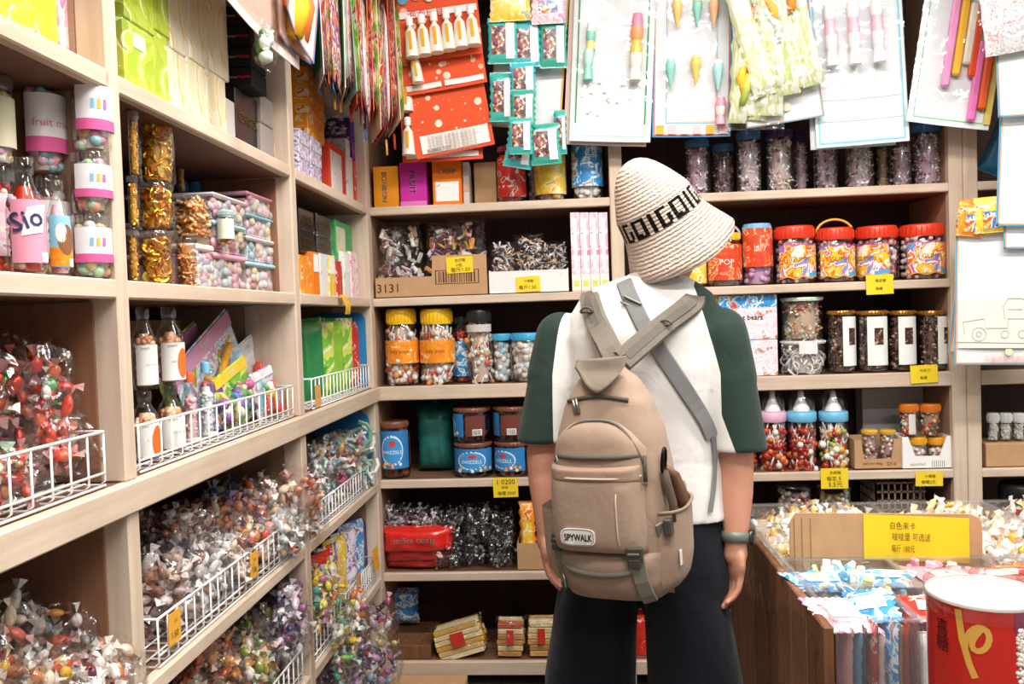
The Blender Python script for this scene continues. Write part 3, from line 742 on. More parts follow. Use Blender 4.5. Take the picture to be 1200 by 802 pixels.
# fourth shelf: blue-labelled cans ----------------------------------------------------
colc = clear('amber', tint=(0.55, 0.33, 0.26, 1), base=0.06, fres=0.5)
def swcan(label, xl, xr, z, h, lab=True, turn=0, group='brown tubs with blue labels', off=0.08):
    X, Y, Z, w, _ = BX(3, xl, xr, 500, off)
    t = jar(label, X, Y, z, w/2, h, lid=('#7a4a38', 0.09), fill=('ball', 60, 0.009, ['#e8d8c8', '#b84a3a', '#d8a03a', '#5a8ac0'], 0.96), group=group, name='sweet_tub', lab=('paper', 0.18, 0.84, 76, '#2f7fc0'), words=('SWIZZELS', 0.074, '#f7f9fb', h*0.47), rz=turn, bodymat='amber', neck=0.95)
    lb = [o for o in t.children if o.name.startswith('paper_label')][0]
    disc_on(w/2+0.0015, 0, h*0.5, w*0.40, h*0.27, '#dfeaf2', 'white_ring', lb); disc_on(w/2+0.0018, 0, h*0.5, w*0.36, h*0.23, '#3f97d6', 'blue_oval', lb); disc_on(w/2+0.0021, 0.05, h*0.62, w*0.12, h*0.06, '#c84a44', 'red_flash', lb)
    for q in range(9): disc_on(w/2+0.0020, rr(-1.1, 1.1), h*rr(.2, .3), 0.006, 0.006, pick(['#e8a04a', '#f2ece4', '#c86a4a', '#f0d08a']), 'printed_sweet', lb)
    b = MB(); r = w/2+0.002
    b.lathe([(r, 0.2*h), (r, 0.78*h)], 8, '#6e3a2e', 'paper', a0=-PI/2+1.45, a1=-PI/2+2.5); bo = b.build('ingredients_label', t)
    c = MB(); c.lathe([(r+0.001, 0.22*h), (r+0.001, 0.4*h)], 4, '#f0eeea', 'paper', a0=-PI/2+1.8, a1=-PI/2+2.3)
    for k in range(9):
        a = -PI/2+1.84+0.047*k; c.lathe([(r+0.002, 0.24*h), (r+0.002, 0.38*h)], 1, '#2a2422', 'ink', a0=a, a1=a+rr(.01, .028))
    c.build('barcode', bo)
    return t
hz = BX(3, 446, 480, 493, 0.08)[4]
swcan('single brown tub with a blue label by the corner', 446, 480, L[3], hz)
hs = 0.126
swcan('lower brown tub of the first stack, blue label to the front', 533, 577, L[3], hs)
swcan('upper brown tub of the first stack, barcode showing', 533, 577, L[3]+hs+0.001, hs, turn=-1.7)
swcan('lower brown tub of the stack beside the shopper, blue label turned aside', 580, 622, L[3], hs, turn=-0.55)
swcan('upper brown tub of the stack beside the shopper', 580, 622, L[3]+hs+0.001, hs, turn=-2.0)
colt = colmat('teal_film', 0.3, 0, 0.6, 0.3, 30, 0.6)
X, Y, Z, w, h = BX(3, 489, 533, 473, 0.2)
t = thing('plastic_bag', 'dark teal plastic bag standing between the blue-labelled tubs', 'bag', (X, Y, Z)); m = MB(); pillow(m, w, h, 0.14, 'teal_film', '#1f6a63', seed=3); m.build('pouch', t)
m = MB(); m.tube([(-0.02, 0, h-0.01), (0, 0, h+0.012), (0.02, 0, h-0.01)], 0.004, 6, '#1f6a63', 'teal_film'); m.build('knot', t)

# fifth shelf: bags -----------------------------------------------------------------------
def flatbag(label, lv, xl, xr, y0, y1, mat, col, rot=0.0, off=0.06, words=None, group=None, patch=None, d=0.05, name='snack_packet', cat='packet', bk=True):
    """packet seen broad side: photo span and rows y0 (top) .. y1 (bottom)"""
    Y = YB+off; p = atY((xl+xr)/2, y1, Y); q = atY((xl+xr)/2, y0, Y); w = (atY(xr, y0, Y)-atY(xl, y0, Y)).length
    return packet(label, (p.x, Y, max(p.z, L[lv]+0.002)), w, q.z-p.z, d, (0, rot, 0), mat, col, group, name, cat, patch, words)
colmat('shiny', 0.25, 0.0, 0.7, 0.2, 40, 0.7, 0.4)
Y = YB+0.03
for i, (xl, xr, y0, y1, c, mt, wd, lab) in enumerate([
        (452, 530, 648, 669, '#b81d17', 'shiny', None, 'red foil bag lying at the bottom of the pile'),
        (448, 534, 617, 646, '#d8241a', 'shiny', 'coffee candy', 'red bag with white lettering on top of the red pile'),
        (450, 532, 636, 656, '#a81a16', 'shiny', None, 'red foil bag in the middle of the red pile')]):
    flatbag(lab, 4, xl, xr, y0, y1, mt, c, rot=rr(-.05, .08), off=0.07+0.015*(i == 0)-0.02*(i == 1), words=(wd, -0.02, 0.55, 0.55, '#f6e9e4') if wd else None, group='red bags on the lower shelf', d=0.10)
for i, (xl, xr, y0, y1, lab) in enumerate([(446, 486, 588, 622, 'greyish purple crinkled bag above the red bags, in the corner'), (478, 520, 592, 624, 'greyish purple crinkled bag above the red bags, beside the black bags')]):
    p = atY((xl+xr)/2, y1, YB+0.1); q = atY((xl+xr)/2, y0, YB+0.1)
    bag(lab, (p.x, YB+0.1, p.z), 0.13, q.z-p.z, 0.12, fill=('wrap', 50, 0.009, ['#5a4656', '#8a7686', '#c9bcc6', '#e6dde4', '#3a2f3a']), group='purple-grey bags', film='film_fine', topshare=0.95)
BLK = ['#141312', '#1e1c1c', '#0e0d0d', '#201e1e', '#121111', '#6f6d6c']
k = 0
for (xl, xr, y0, y1, lab) in [(508, 548, 632, 668, 'black glossy bag low in the pile, beside the red bags'), (540, 576, 634, 669, 'black glossy bag low in the middle of the black pile'), (572, 606, 630, 668, 'black glossy bag low in the pile, beside the brown carton'),
        (512, 550, 594, 634, 'black glossy bag high in the pile, beside the purple bags'), (545, 580, 588, 634, 'black glossy bag topmost in the middle of the pile'), (574, 606, 592, 632, 'black glossy bag high in the pile, above the brown carton side')]:
    p = atY((xl+xr)/2, y1, YB+0.09); q = atY((xl+xr)/2, y0, YB+0.09); w = (xr-xl)/327*1.1
    bag(lab, (p.x, YB+0.08+0.02*(k % 2), max(p.z, L[4]+0.002)), w, q.z-p.z, 0.14, fill=('wrap', 70, 0.010, BLK), group='black bags of sweets', film='film', topshare=0.97); k += 1
X, Y, Z, w, h = BX(4, 607, 652, 637, 0.02)
tray('plain brown carton holding yellow packets, beside the shopper', X, Y, Z, w, 0.2, h, 'cardboard', '#ffffff', [(0, 0), (1, 0), (1, 1), (0, 1)])
for i, (xl, xr, lab) in enumerate([(609, 628, 'yellow-orange packet standing in the brown carton, nearer the black bags'), (628, 648, 'yellow-orange packet standing in the brown carton, nearer the shopper')]):
    X, Y, Z, w, h = BX(4, xl, xr, 590, 0.06); packet(lab, (X, Y, Z+0.006), w, h, 0.035, (0, 0, 0), 'pr_orange', '#ffffff', 'yellow packets in a carton', patch=('pr_yellow', .2, .8, .3, .7))

# bottom shelf -------------------------------------------------------------------------------
def waferpack(label, x0, x1, y0, y1, rot, off=0.07):
    Y = YB+off; p = atY((x0+x1)/2, y1, Y); w = (x1-x0)/327; h = (y1-y0)/327
    t = thing('wafer_pack', label, 'packet', (p.x, Y, max(p.z, L[5]+0.004)), 0, 'packs of wafer sticks', (0, rot, 0))
    m = MB()
    for i in range(6):
        for j in range(4): m.box((rr(-.004, .004), -0.03+j*0.02, h*(i+0.6)/6.4), (w*0.93*(1-0.05*abs(i-2.5)), 0.018, h/7.4), pick(['#d9a84a', '#e6c27a', '#c98a36', '#efd9a0', '#c9542e', '#f0e0b8']), 'wrap', 0.002)
    m.build('wafer_sticks', t, kind='stuff')
    q = MB(); pillow(q, w*1.04, h*1.06, 0.10, 'film_fine', wob=0.03, seed=rr(0, 9)); q.build('film', t)
    b = MB(); b.box((0, -0.052, h*0.6), (w*0.25, 0.002, h*0.4), '#c8352a', 'paper'); b.build('red_label', t)
waferpack('pack of wafer sticks lying tilted on the bottom shelf', 513, 579, 738, 779, -0.28)
waferpack('level pack of wafer sticks next to the tilted one', 582, 617, 733, 776, 0.02)
waferpack('pack of wafer sticks half behind the shopper', 618, 654, 731, 776, 0.0)
X, Y, Z, w, h = BX(5, 456, 506, 757, 0.03); carton('dark brown flat carton in the corner of the bottom shelf', X, Y, Z, w, 0.26, h, mat='dark_plank')
X, Y, Z, w, h = BX(5, 448, 492, 690, 0.22, z=0.24); packet('dim blue packet at the back of the bottom shelf', (X, Y, L[5]+0.07), w, h+0.07, 0.06, mat='pr_blue')
X = atY(500, 800, YB-0.02).x
carton('pale pinkish carton on the floor under the bottom shelf edge', X, YB-0.20, 0.001, 0.30, 0.18, 0.062, mat='cardboard')
carton('red and yellow carton low on the bottom shelf between the shopper\'s legs', *BX(5, 744, 760, 735, 0.05)[:3], 0.12, 0.15, 0.13, mat='pr_red')
for i, (xl, xr) in enumerate(((858, 884), (884, 912))):
    X, Y, Z, w, h = BX(5, xl, xr, 690, 0.08); bag(('dark green leafy bag low behind the shopper', 'dark green leafy bag low beside the display bins')[i], (X, Y, Z+0.001), 0.12, 0.2, 0.12, fill=('wrap', 50, 0.011, ['#3a4a2a', '#5a6a3a', '#8a8f5a', '#2a3320']), film='film_fine', group='dark green bags')
for i, (xl, xr) in enumerate(((852, 884), (884, 930))):
    X, Y, Z, w, h = BX(4, xl, xr, 600, 0.10)
    bag(('yellow wrapped sweets bag beside the shopper\'s wrist', 'yellow wrapped sweets bag above the far bins')[i], (X, Y, Z+0.001), 0.13, 0.2, 0.12, fill=('wrap', 50, 0.011, ['#e8b83a', '#d89a2a', '#efe0a8', '#c8762a']), film='film_fine', group='bags of yellow sweets')

# ================================================================== back run, right of the divider
LIDB, LIDP = '#3f6ea0', '#3e2a62'
k = 0
for (xl, xr, yt, lid, cols, lab, off) in [(803, 832, 164, LIDB, PURPS, 'blue-lidded jar of purple sweets nearest the hat', .08), (834, 861, 170, LIDB, ['#2a1a1c', '#5a3036', '#a86a60', '#d8c8c8'], 'dim blue-lidded jar set back beside the hat', .13), (863, 892, 154, LIDB, PURPS+WHITES, 'pale blue-lidded jar of lilac and white sweets', .07),
        (897, 930, 152, LIDP, PASTEL+PURPS, 'purple-lidded jar of pastel sweets', .07), (930, 947, 155, LIDP, PURPS, 'slim purple-lidded jar behind the pastel jar', .12), (953, 982, 160, '#6a3038', PURPS, 'jar of dark red sweets half behind the blue-edged card', .08),
        (990, 1023, 160, '#7a3f4a', PURPS+WHITES, 'jar of pink and white sweets under the blue-edged card', .07), (1026, 1042, 165, '#3a5a4a', GREENY, 'slim jar with green sweets at its top', .13), (1043, 1068, 160, '#7a3038', PURPS, 'jar of dark pink sweets under the white card edge', .09), (1069, 1104, 146, LIDB, PURPS+['#a83a4a'], 'large blue-lidded jar of dark pink sweets by the double upright', .08)]:
    cjar(0, xl, xr, yt, lab, off=off, lid=(lid, 0.13), fill=('wrap', 120, 0.0085, cols, 0.97), group='jars on the top shelf right of the divider')
cjar(1, 803, 828, 290, 'pale yellow tub under the hat brim', lid=('#e8c85a', 0.14), lab=('pr_yellow', 0.1, 0.8, 80), fill=('ball', 40, 0.011, WARM, 0.95))
cjar(1, 828, 869, 274, 'yellow-lidded tub with an orange label and grey carry handle', lid=('#e9b82a', 0.12), lab=('pr_redorange', 0.12, 0.78, 72), fill=('ball', 70, 0.010, WHITES+WARM, 0.95), words=('POP', 0.05, '#fbeede'), handle='#b8b4b4')
cjar(1, 870, 905, 263, 'light-blue-lidded tub with an orange label and lilac foot', lid=('#7fb4d4', 0.18), lab=('pr_redorange', 0.3, 0.92, 80), fill=('ball', 60, 0.011, ['#d8a8d0', '#e9c8e0', '#c890c8'], 0.95), words=('jelly', 0.045, '#f7e2d8'))
k = 0
for xl, xr, yt, lab, hd in [(907, 955, 266, 'red-lidded tub with a rainbow label, first after the blue-lidded tub', None), (956, 1001, 268, 'red-lidded tub with a rainbow label and yellow carry handle', '#e8b23a'), (1003, 1052, 266, 'red-lidded tub half turned, just above the pale price tag', None), (1054, 1106, 264, 'red-lidded tub with a rainbow label next to the double upright', None)]:
    X, Y, Z, w, h = BX(1, xl, xr, yt, 0.09)
    t = jar(lab, X, Y, Z, w/2, h, lid=('#dd3a1e', 0.2), lab=('pr_rainbow', 0.12, 0.66, 62), fill=('ball', 110, 0.0085, ['#f2d8d4', '#e6b8b8', '#f6ece4', '#d8909a'], 0.96), group='red-lidded tubs', words=('GUMMI', 0.07, '#7a3f1c', h*0.42), neck=0.92, rz=(0.06, 0, -0.85, 0.1)[k], handle=hd, sq=0.0)
    r = w/2+0.0018
    for z0, z1, c in ((0.10, 0.12, '#f2b03a'), (0.655, 0.675, '#c85aa0'), (0.12, 0.2, '#58a8d8')):
        ha = 1.1 if z1-z0 < 0.05 else 0.35
        g = MB(); g.grid(lambda u, v: (r*math.sin(1.1-2*ha*u), -r*math.cos(1.1-2*ha*u), (z0+(z1-z0)*v)*h+0.0035*math.sin(u*ha*16)), 24, 1, c, 'paper'); g.build('wavy_border', t)
    k += 1
X, Y, Z, w, h = BX(2, 844, 912, 399, 0.03)
carton('lower white and pink carton of the stack beside the green sleeve', X, Y, Z, w, 0.2, h, mat='pr_bear', group='pink printed cartons')
Xu, Yu, Zu, wu, hu = BX(2, 843, 911, 346, 0.03)
carton('upper white and pink carton with a blue striped top edge', Xu, Yu, Z+h+0.002, wu, 0.2, hu-h-0.002, mat='pr_bear', group='pink printed cartons', panel=('pr_blue', 0, 1, 0.72, 1.0), words=[('sweet bears', 0.45, 0.5, 0.6, '#c06a8a')])
X, Y, Z, w, h = BX(2, 826, 844, 346, 0.04); carton('yellow and white carton beside the collar', X, Y, Z, w, 0.18, h, mat='pr_yellow')
X, Y, Z, w, h = BX(2, 916, 967, 399, 0.09); h1 = h
jar('clear tub of white paper-like shreds under the wrapped sweets tub', X, Y, Z, w/2, h, lid=('#d8d4d2', 0.06), fill=('shred', 130, 0.009, WHITES, 0.97), lab=('paper', 0.62, 0.95, 24, '#e9e7e6'), neck=0.97)
Xu, Yu, Zu, wu, hu = BX(2, 916, 964, 349, 0.09)
jar('clear tub of colourful wrapped sweets standing on the tub of shreds', Xu, Yu, Z+h1+0.001, wu/2, hu-h1, lid=('#cfd8cc', 0.06), fill=('wrap', 110, 0.009, WARM+GREENY+PASTEL, 0.97), neck=0.97)
k = 0
for xl, xr, la in ((970, 1002, 0.55), (1004, 1040, 0.12), (1041, 1073, 0.15), (1075, 1110, 0.7)):
    X, Y, Z, w, h = BX(2, xl, xr, 364, 0.075)
    t = jar('brown chocolate nib jar with a white label, %s from the tubs' % ORD[k], X, Y, Z, w/2, h, lid=('#b9863f', 0.05), fill=('lump', 240, 0.0075, ['#3a221a', '#55352a', '#7a5646', '#2a1712', '#c9a890'], 0.98), lab=('paper', 0.12, 0.9, 42, '#f1f0ee'), group='chocolate jars with white labels', rz=la, neck=0.95, lidmat='foil', words=('CHOCO', 0.022, '#6a4a3a', h*0.62))
    g = MB(); g.lathe([(w/2+0.0018, 0.45*h), (w/2+0.0018, 0.72*h)], 10, '#e6dcd4', 'pr_choc', a0=-PI/2-0.3, a1=-PI/2+0.3); g.build('label_picture', t); k += 1

DRED = ['#a82a1c', '#c8402a', '#8a1f1a', '#d8703a', '#b8341f']
# baby-bottle jars -----------------------------------------------------------------
for i, (xl, xr, lid, lab) in enumerate([(858, 886, '#d9a8c4', 'bottle-shaped jar with a pink cap, tucked behind the green sleeve'), (890, 921, '#e0b0c8', 'bottle-shaped jar of red sweets with a pink cap and white teat'), (922, 956, '#6fb8dc', 'bottle-shaped jar of red sweets with a blue cap, next to the pink-capped one'), (960, 993, '#6fb8dc', 'bottle-shaped jar with a blue cap and mixed sweets, next to the small brown carton')]):
    X, Y, Z, w, h = BX(3, xl, xr, 457, 0.07); r = w/2
    t = thing('candy_bottle', lab, 'jar', (X, Y, Z), 0, 'bottle-shaped candy jars')
    b = MB(); zb = h*0.62; b.lathe([(r*0.8, 0), (r*0.97, 0.006), (r, 0.02), (r*0.93, zb*0.4), (r*0.93, zb*0.6), (r, zb*0.9), (r*0.9, zb)], 24, mat='clear', cap1=False); b.build('jar_body', t)
    m = MB(); m.lathe([(r*0.55, 0.005), (r*0.55, zb*0.9)], 12, '#8a3a2a', 'candy'); sweets(m, 70, in_jar(r*0.8, 0.01, zb*0.93), 0.0085, (DRED+GREENY+WHITES) if i == 3 else (DRED+['#f4e9e0']), 'stick' if i else 'ball'); sweets(m, 40, in_jar(r*0.8, 0.01, zb*0.6), 0.010, DRED if i < 3 else DRED+GREENY, 'ball'); m.build('sweets', t, kind='stuff')
    c = MB(); c.lathe([(r*0.98, zb-0.004), (r*1.03, zb), (r*1.03, zb+h*0.10), (r*0.93, zb+h*0.115), (r*0.6, zb+h*0.12)], 26, lid, 'plastic'); c.build('screw_cap', t)
    n = MB(); z0 = zb+h*0.11; n.lathe([(r*0.62, z0), (r*0.55, z0+h*0.05), (r*0.30, z0+h*0.14), (r*0.2, z0+h*0.2), (r*0.2, z0+h*0.24), (r*0.10, z0+h*0.265), (0.0005, z0+h*0.27)], 18, '#f6f6f6', 'plastic'); n.build('teat', t)
    q = MB(); q.lathe([(r*0.97, z0), (r*0.95, z0+h*0.14), (r*0.6, z0+h*0.26), (0.001, z0+h*0.272)], 20, mat='clear', cap0=False); q.build('clear_cover', t)
X, Y, Z, w, h = BX(3, 1002, 1057, 515, 0.03)
tray('small brown display carton holding short clear jars', X, Y, Z, w, 0.12, h, 'cardboard', '#ffffff', [(0, 0), (1, 0), (1, 1), (0.85, 1), (0.78, 0.35), (0.2, 0.35), (0.14, 1), (0, 1)], words=[('NET WT 900g', 0.38, 0.18, 0.42, '#5a3a26'), ('5310', 0.78, 0.18, 0.2, '#5a3a26')])
for i, (xl, xr) in enumerate(((1010, 1029), (1031, 1050))):
    a, yy, zz, ww, hh = BX(3, xl, xr, 505, 0.065); jar('short clear jar of brown sweets in the small brown carton, %s' % ('nearer the bottles' if i == 0 else 'nearer the white carton'), a, yy, zz+0.005, ww/2, hh, lid=('#d9a83a', 0.1), fill=('ball', 45, 0.007, BROWN, 0.97), group='short jars in the brown carton')
X, Y, Z, w, h = BX(3, 1058, 1116, 512, 0.02)
tray('white display carton with a V-cut front holding yellow-lidded jars', X, Y, Z, w, 0.12, h, 'paper', '#f0efed', [(0, 0), (1, 0), (1, 1), (0.9, 1), (0.75, 0.4), (0.26, 0.4), (0.12, 1), (0, 1)], words=[('assorted', 0.3, 0.16, 0.3, '#8a8a88'), ('|||||||', 0.72, 0.16, 0.25, '#777777')])
for i, (xl, xr) in enumerate(((1066, 1086), (1088, 1108))):
    a, yy, zz, ww, hh = BX(3, xl, xr, 512, 0.07); jar('yellow-lidded short jar in the white V-cut carton, %s' % ('nearer the brown carton' if i == 0 else 'nearer the upright'), a, yy, zz+0.005, ww/2, hh-0.005, lid=('#e8a51e', 0.22), fill=('ball', 50, 0.007, REDS+WHITES, 0.97), group='short jars in the white carton', neck=0.94)
    z2 = zz+hh+0.001
    a, yy, zz, ww, hh = BX(3, xl-16 if i == 0 else xl-14, xr-14 if i == 0 else xr-10, 473, 0.075, z=z2); jar('orange-lidded short jar stacked on top, %s' % ('with a white label' if i == 0 else 'next to the upright'), a+0.012, yy, z2, ww/2, hh, lid=('#d8781e', 0.22), fill=('ball', 60, 0.007, REDS+GREENY+BROWN, 0.97), group='orange-lidded jars on top', neck=0.94, lab=('paper', 0.1, 0.7, 20, '#e6e0da') if i == 0 else None)
X, Y, Z, w, h = BX(3, 1011, 1083, 455, 0.24); carton('pale grey carton at the back of the shelf behind the orange-lidded jars', X, Y, Z, w, 0.08, h, mat='paper', col='#c9c6c6')
# fifth shelf, seen just above the bins
for i, (xl, xr, cols, lab) in enumerate([(911, 949, PURPS+GREENY+WHITES, 'clear tub of pink and green beads just above the bins'), (957, 996, GREENY+['#b89a7a', '#d8c8b0']+WHITES, 'clear tub of tan and green beads just above the bins')]):
    X, Y, Z, w, h = BX(4, xl, xr, 567, 0.09); jar(lab, X, Y, Z, w/2, h, lid=('#d8dcdc', 0.06), fill=('ball', 220, 0.0085, cols, 0.97), neck=0.97, sq=0.6, lidmat='clear')
X, Y, Z, w, h = BX(4, 1027, 1086, 566, 0.05)
t = thing('lattice_basket', 'brown plastic lattice basket behind the yellow sign', 'basket', (X, Y, Z))
for fx, fy, rz, ww in ((0, 0, 0, w), (0, 0.18, 0, w), (-w/2, 0.09, PI/2, 0.18), (w/2, 0.09, PI/2, 0.18)):
    m = MB(); T = Matrix.Translation((fx, fy, 0)) @ Matrix.Rotation(rz, 4, 'Z') @ Matrix.Rotation(0.0, 4, 'X')
    for q in range(9): m.box((-ww/2+ww*q/8, 0, h/2), (0.005, 0.005, h), '#8a7466', 'plastic', M=T)
    for q in range(10): m.box((0, 0, h*q/9), (ww, 0.005, 0.006), '#8a7466', 'plastic', M=T)
    m.build('lattice_side', t)
m = MB(); m.box((0, 0.09, 0.004), (w, 0.18, 0.006), '#6a5a50', 'plastic'); m.build('basket_floor', t)

# ================================================================== neighbouring run
X, Y, Z, w, h = BX(0, 1143, 1185, 150, 0.1); packet('shiny blue packet on the top shelf past the double upright', (X, Y, Z+0.035), w, h, 0.06, (0, 0.4, 0), 'shiny', '#3f8ec4')
X, Y, Z, w, h = BX(3, 1156, 1216, 520, 0.03); carton('plain brown carton on the shelf past the double upright', X, Y, Z, w, 0.14, h, mat='cardboard'); hc = h
for i in range(4):
    a, yy, zz, ww, hh = BX(3, 1157+15*i, 1171+15*i, 484, 0.08, z=L[3]+hc+0.002); jar('white-lidded spice-sized jar on the brown carton, %s from the upright' % ORD[i], a, yy, zz, ww/2, hh, lid=('#e9e9e8', 0.3), fill=('ball', 30, 0.006, WHITES, 0.9), group='little white-lidded jars')
X, Y, Z, w, h = BX(4, 1180, 1225, 566, 0.06); jar('round black-lidded tub with a red label past the double upright', X, Y, Z, 0.09, h, lid=('#1c1c1e', 0.2), lab=('paper', 0.3, 0.72, 60, '#b8281e'), fill=('ball', 60, 0.012, BROWN, 0.95))

# ================================================================== price tags on the back run
def btag(px0, px1, y0, y1, lines, lab, tilt=0.0, off=-0.004):
    Y = YB+off; a = atY(px0, (y0+y1)/2, Y); b = atY(px1, (y0+y1)/2, Y); c0 = atY((px0+px1)/2, y0, Y); c1 = atY((px0+px1)/2, y1, Y)
    price_tag(lab, ((a.x+b.x)/2, Y, (c0.z+c1.z)/2), b.x-a.x, c0.z-c1.z, lines, 'back', tilt)
btag(523, 554, 301, 320, ['包仔糖', '小包', '每斤1.50'], 'yellow price tag stuck on the raised flap of the brown tray', -0.03, 0.012)
btag(605, 633, 324, 342, ['什锦糖', '每斤1.50'], 'yellow price tag on the front of the white tray', -0.03, 0.015)
btag(578, 607, 560, 583, ['1 0200', '原味', '每罐 2000'], 'yellow price tag hanging under the blue-labelled tubs', -0.02)
btag(1015, 1047, 322, 345, ['橡皮糖', '每罐'], 'faded yellow price tag below the red-lidded tubs', -0.02)
btag(1067, 1099, 428, 449, ['巧克力', '每罐'], 'yellow price tag below the chocolate jars', -0.03)
btag(962, 994, 549, 573, ['奶瓶糖', '每支 5', '3.5元'], 'yellow price tag below the blue-capped bottle jar', 0.0)
btag(1073, 1105, 553, 570, ['小罐糖', '每罐2元'], 'yellow price tag below the white V-cut carton', 0.01)
# ================================================================== left run (things face +x)
H90 = PI/2
def lcarton(lv, xl, xr, yt, label, off=0.03, z=None, yb=None, d=0.25, **k):
    X, Y, Z, w, h = LX(lv, xl, xr, yt, off, z); return carton(label, X, Y, Z, w, d, h, rz=H90, **k)
def ljar(lv, xl, xr, yt, label, off=0.08, z=None, hh=None, **k):
    X, Y, Z, w, h = LR(lv, xl, xr, yt, off, z); k.setdefault('rz', H90-0.5); return jar(label, X, Y, Z, w/2, hh or h, **k)
def lz(px, py, off): return atX(px, py, XL-off).z

# --- bay nearest the camera: top shelf
lcarton(0, -60, 66, -40, 'yellow carton with pale blue and white ovals on the near top shelf', 0.06, mat='pr_yellow', group=None)
lcarton(0, 70, 119, -30, 'pink carton with white shapes at the end of the near top shelf', 0.06, mat='pr_pink', col='#ffffff')
# --- second shelf: plastic jars of assorted sweets and two bottles
PK = ['#f4c3cf', '#9fd0d8', '#f2e2a0', '#f0b08a', '#f6efe8', '#b8d8b0', '#e88aa8']
for (y0, y1, lab) in [(252, 323, 'lowest clear jar with a white and pink label in the stack by the upright'), (180, 250, 'middle clear jar with a white and pink label in the stack by the upright'), (84, 178, 'topmost clear jar with a white and pink label in the stack by the upright')]:
    z = L[1] if y1 > 320 else zj
    X, Y, Z, w, h = LR(1, 82, 132, y0, 0.028, z); zj = Z+h+0.001
    t = jar(lab, X, Y, Z, w/2, h, lid=('#e8e6e4', 0.14), lab=('paper', 0.25, 0.78, 75, '#f4eef0'), fill=('ball', 60, 0.012, PK, 0.95), group='clear jars with white and pink labels', rz=H90-0.6, neck=0.9, lidmat='clear')
    b = MB(); b.lathe([(w/2+0.0022, 0.25*h), (w/2+0.0022, 0.38*h)], 20, '#e2609a', 'paper', a0=-PI/2-1.3, a1=-PI/2+1.3); b.build('pink_band', t)
    b = MB()
    for q, c in ((-0.5, '#7fb6dc'), (-0.2, '#f0b04a'), (0.1, '#d86aa0')):
        b.lathe([(w/2+0.0024, 0.5*h), (w/2+0.0024, 0.62*h)], 3, c, 'paper', a0=-PI/2+q, a1=-PI/2+q+0.18)
    b.build('label_picture', t)
X, Y, Z, w, h = LR(1, 22, 78, 84, 0.10, lz(50, 205, 0.10)); zz = Z
t = jar('clear jar with a white and pink label standing above the two bottles', X, Y, Z, w/2, h, lid=('#e8e6e4', 0.14), lab=('paper', 0.2, 0.75, 75, '#f4eef0'), fill=('ball', 60, 0.012, PK, 0.95), rz=H90-0.6, lidmat='clear', words=('fruit mix', 0.06, '#e07aa0'))
b = MB(); b.lathe([(w/2+0.0022, 0.2*h), (w/2+0.0022, 0.34*h)], 20, '#e2609a', 'paper', a0=-PI/2-1.3, a1=-PI/2+1.3); b.build('pink_band', t)
jar('clear jar with a white and pink label standing behind the bottles', X-0.0, Y, L[1], w/2, zz-L[1]-0.001, lid=('#e8e6e4', 0.14), lab=('paper', 0.2, 0.75, 75, '#f4eef0'), fill=('ball', 60, 0.012, PK, 0.95), rz=H90-0.6, lidmat='clear')
ljar(1, -30, 18, 90, 'upper clear jar cut off by the picture edge', off=0.12, z=zz, lid=('#e8e6e4', 0.14), lab=('paper', 0.2, 0.75, 75, '#efe8c8'), fill=('ball', 60, 0.012, PK, 0.95), lidmat='clear')
ljar(1, -30, 20, 190, 'lower clear jar of red sweets cut off by the picture edge', off=0.12, hh=zz-L[1]-0.001, lid=('#e8e6e4', 0.14), lab=('pr_pink', 0.2, 0.75, 75), fill=('ball', 60, 0.012, REDS, 0.95), lidmat='clear')
def flask(label, lv, xl, xr, yt, lcol, lmat, cap, off=0.03, words=None, group='shaped bottles of sweets', cols=PK, capm='clear'):
    X, Y, Z, w, h = LR(lv, xl, xr, yt, off); r = w/2
    t = thing('candy_bottle', label, 'bottle', (X, Y, Z), H90-0.5, group)
    prof = [(r*0.88, 0), (r, 0.008), (r, h*0.52), (r*0.92, h*0.64), (r*0.6, h*0.76), (r*0.46, h*0.82), (r*0.46, h*0.9)]
    b = MB(); b.lathe(prof, 26, mat='clear', cap1=False); b.build('bottle_body', t)
    c = MB(); c.lathe([(r*0.56, h*0.86), (r*0.58, h*0.98), (r*0.5, h), (0.001, h)], 22, cap, capm); c.build('cap', t)
    g = MB(); g.lathe([(r+0.0014, h*0.10), (r+0.0014, h*0.52), (r*0.93+0.0014, h*0.63)], 26, lcol, lmat, a0=-PI/2-1.25, a1=-PI/2+1.25); go = g.build('printed_label', t)
    if words: wm = MB(); text(wm, words[0], (0, 0, h*0.44), w=words[1], col=words[2], wrap=r+0.0025, rot=-0.5); wm.build('lettering', go)
    g = MB(); g.lathe([(r+0.0022, h*0.11), (r+0.0022, h*0.19)], 5, '#f2f0ee', 'paper', a0=-PI/2+0.3, a1=-PI/2+1.0); go2 = g.build('barcode_patch', go)
    m = MB(); m.lathe([(r*0.7, 0.006), (r*0.7, h*0.6), (r*0.4, h*0.75)], 12, cols[0], 'candy'); q = min(0.011, r*0.3); sweets(m, 60, in_jar(r*0.97-q*1.1, 0.012, h*0.62), q, cols, 'ball'); m.build('sweets', t, kind='stuff')
    return t
t = flask('bottle with a large pink label and slanted white badge', 1, 3, 52, 185, '#ec9ab2', 'paper', '#e8e6e6', off=0.035, cols=REDS+PK)
X, Y, Z, w, h = LR(1, 3, 52, 185, 0.035)
g = MB(); g.grid(lambda u, v: ((w/2+0.0026)*math.sin((u-0.5)*1.1+(v-0.5)*0.3), -(w/2+0.0026)*math.cos((u-0.5)*1.1+(v-0.5)*0.3), h*(0.32+0.24*v+0.04*u)), 10, 6, '#f6f3f2', 'paper'); go = g.build('white_badge', t)
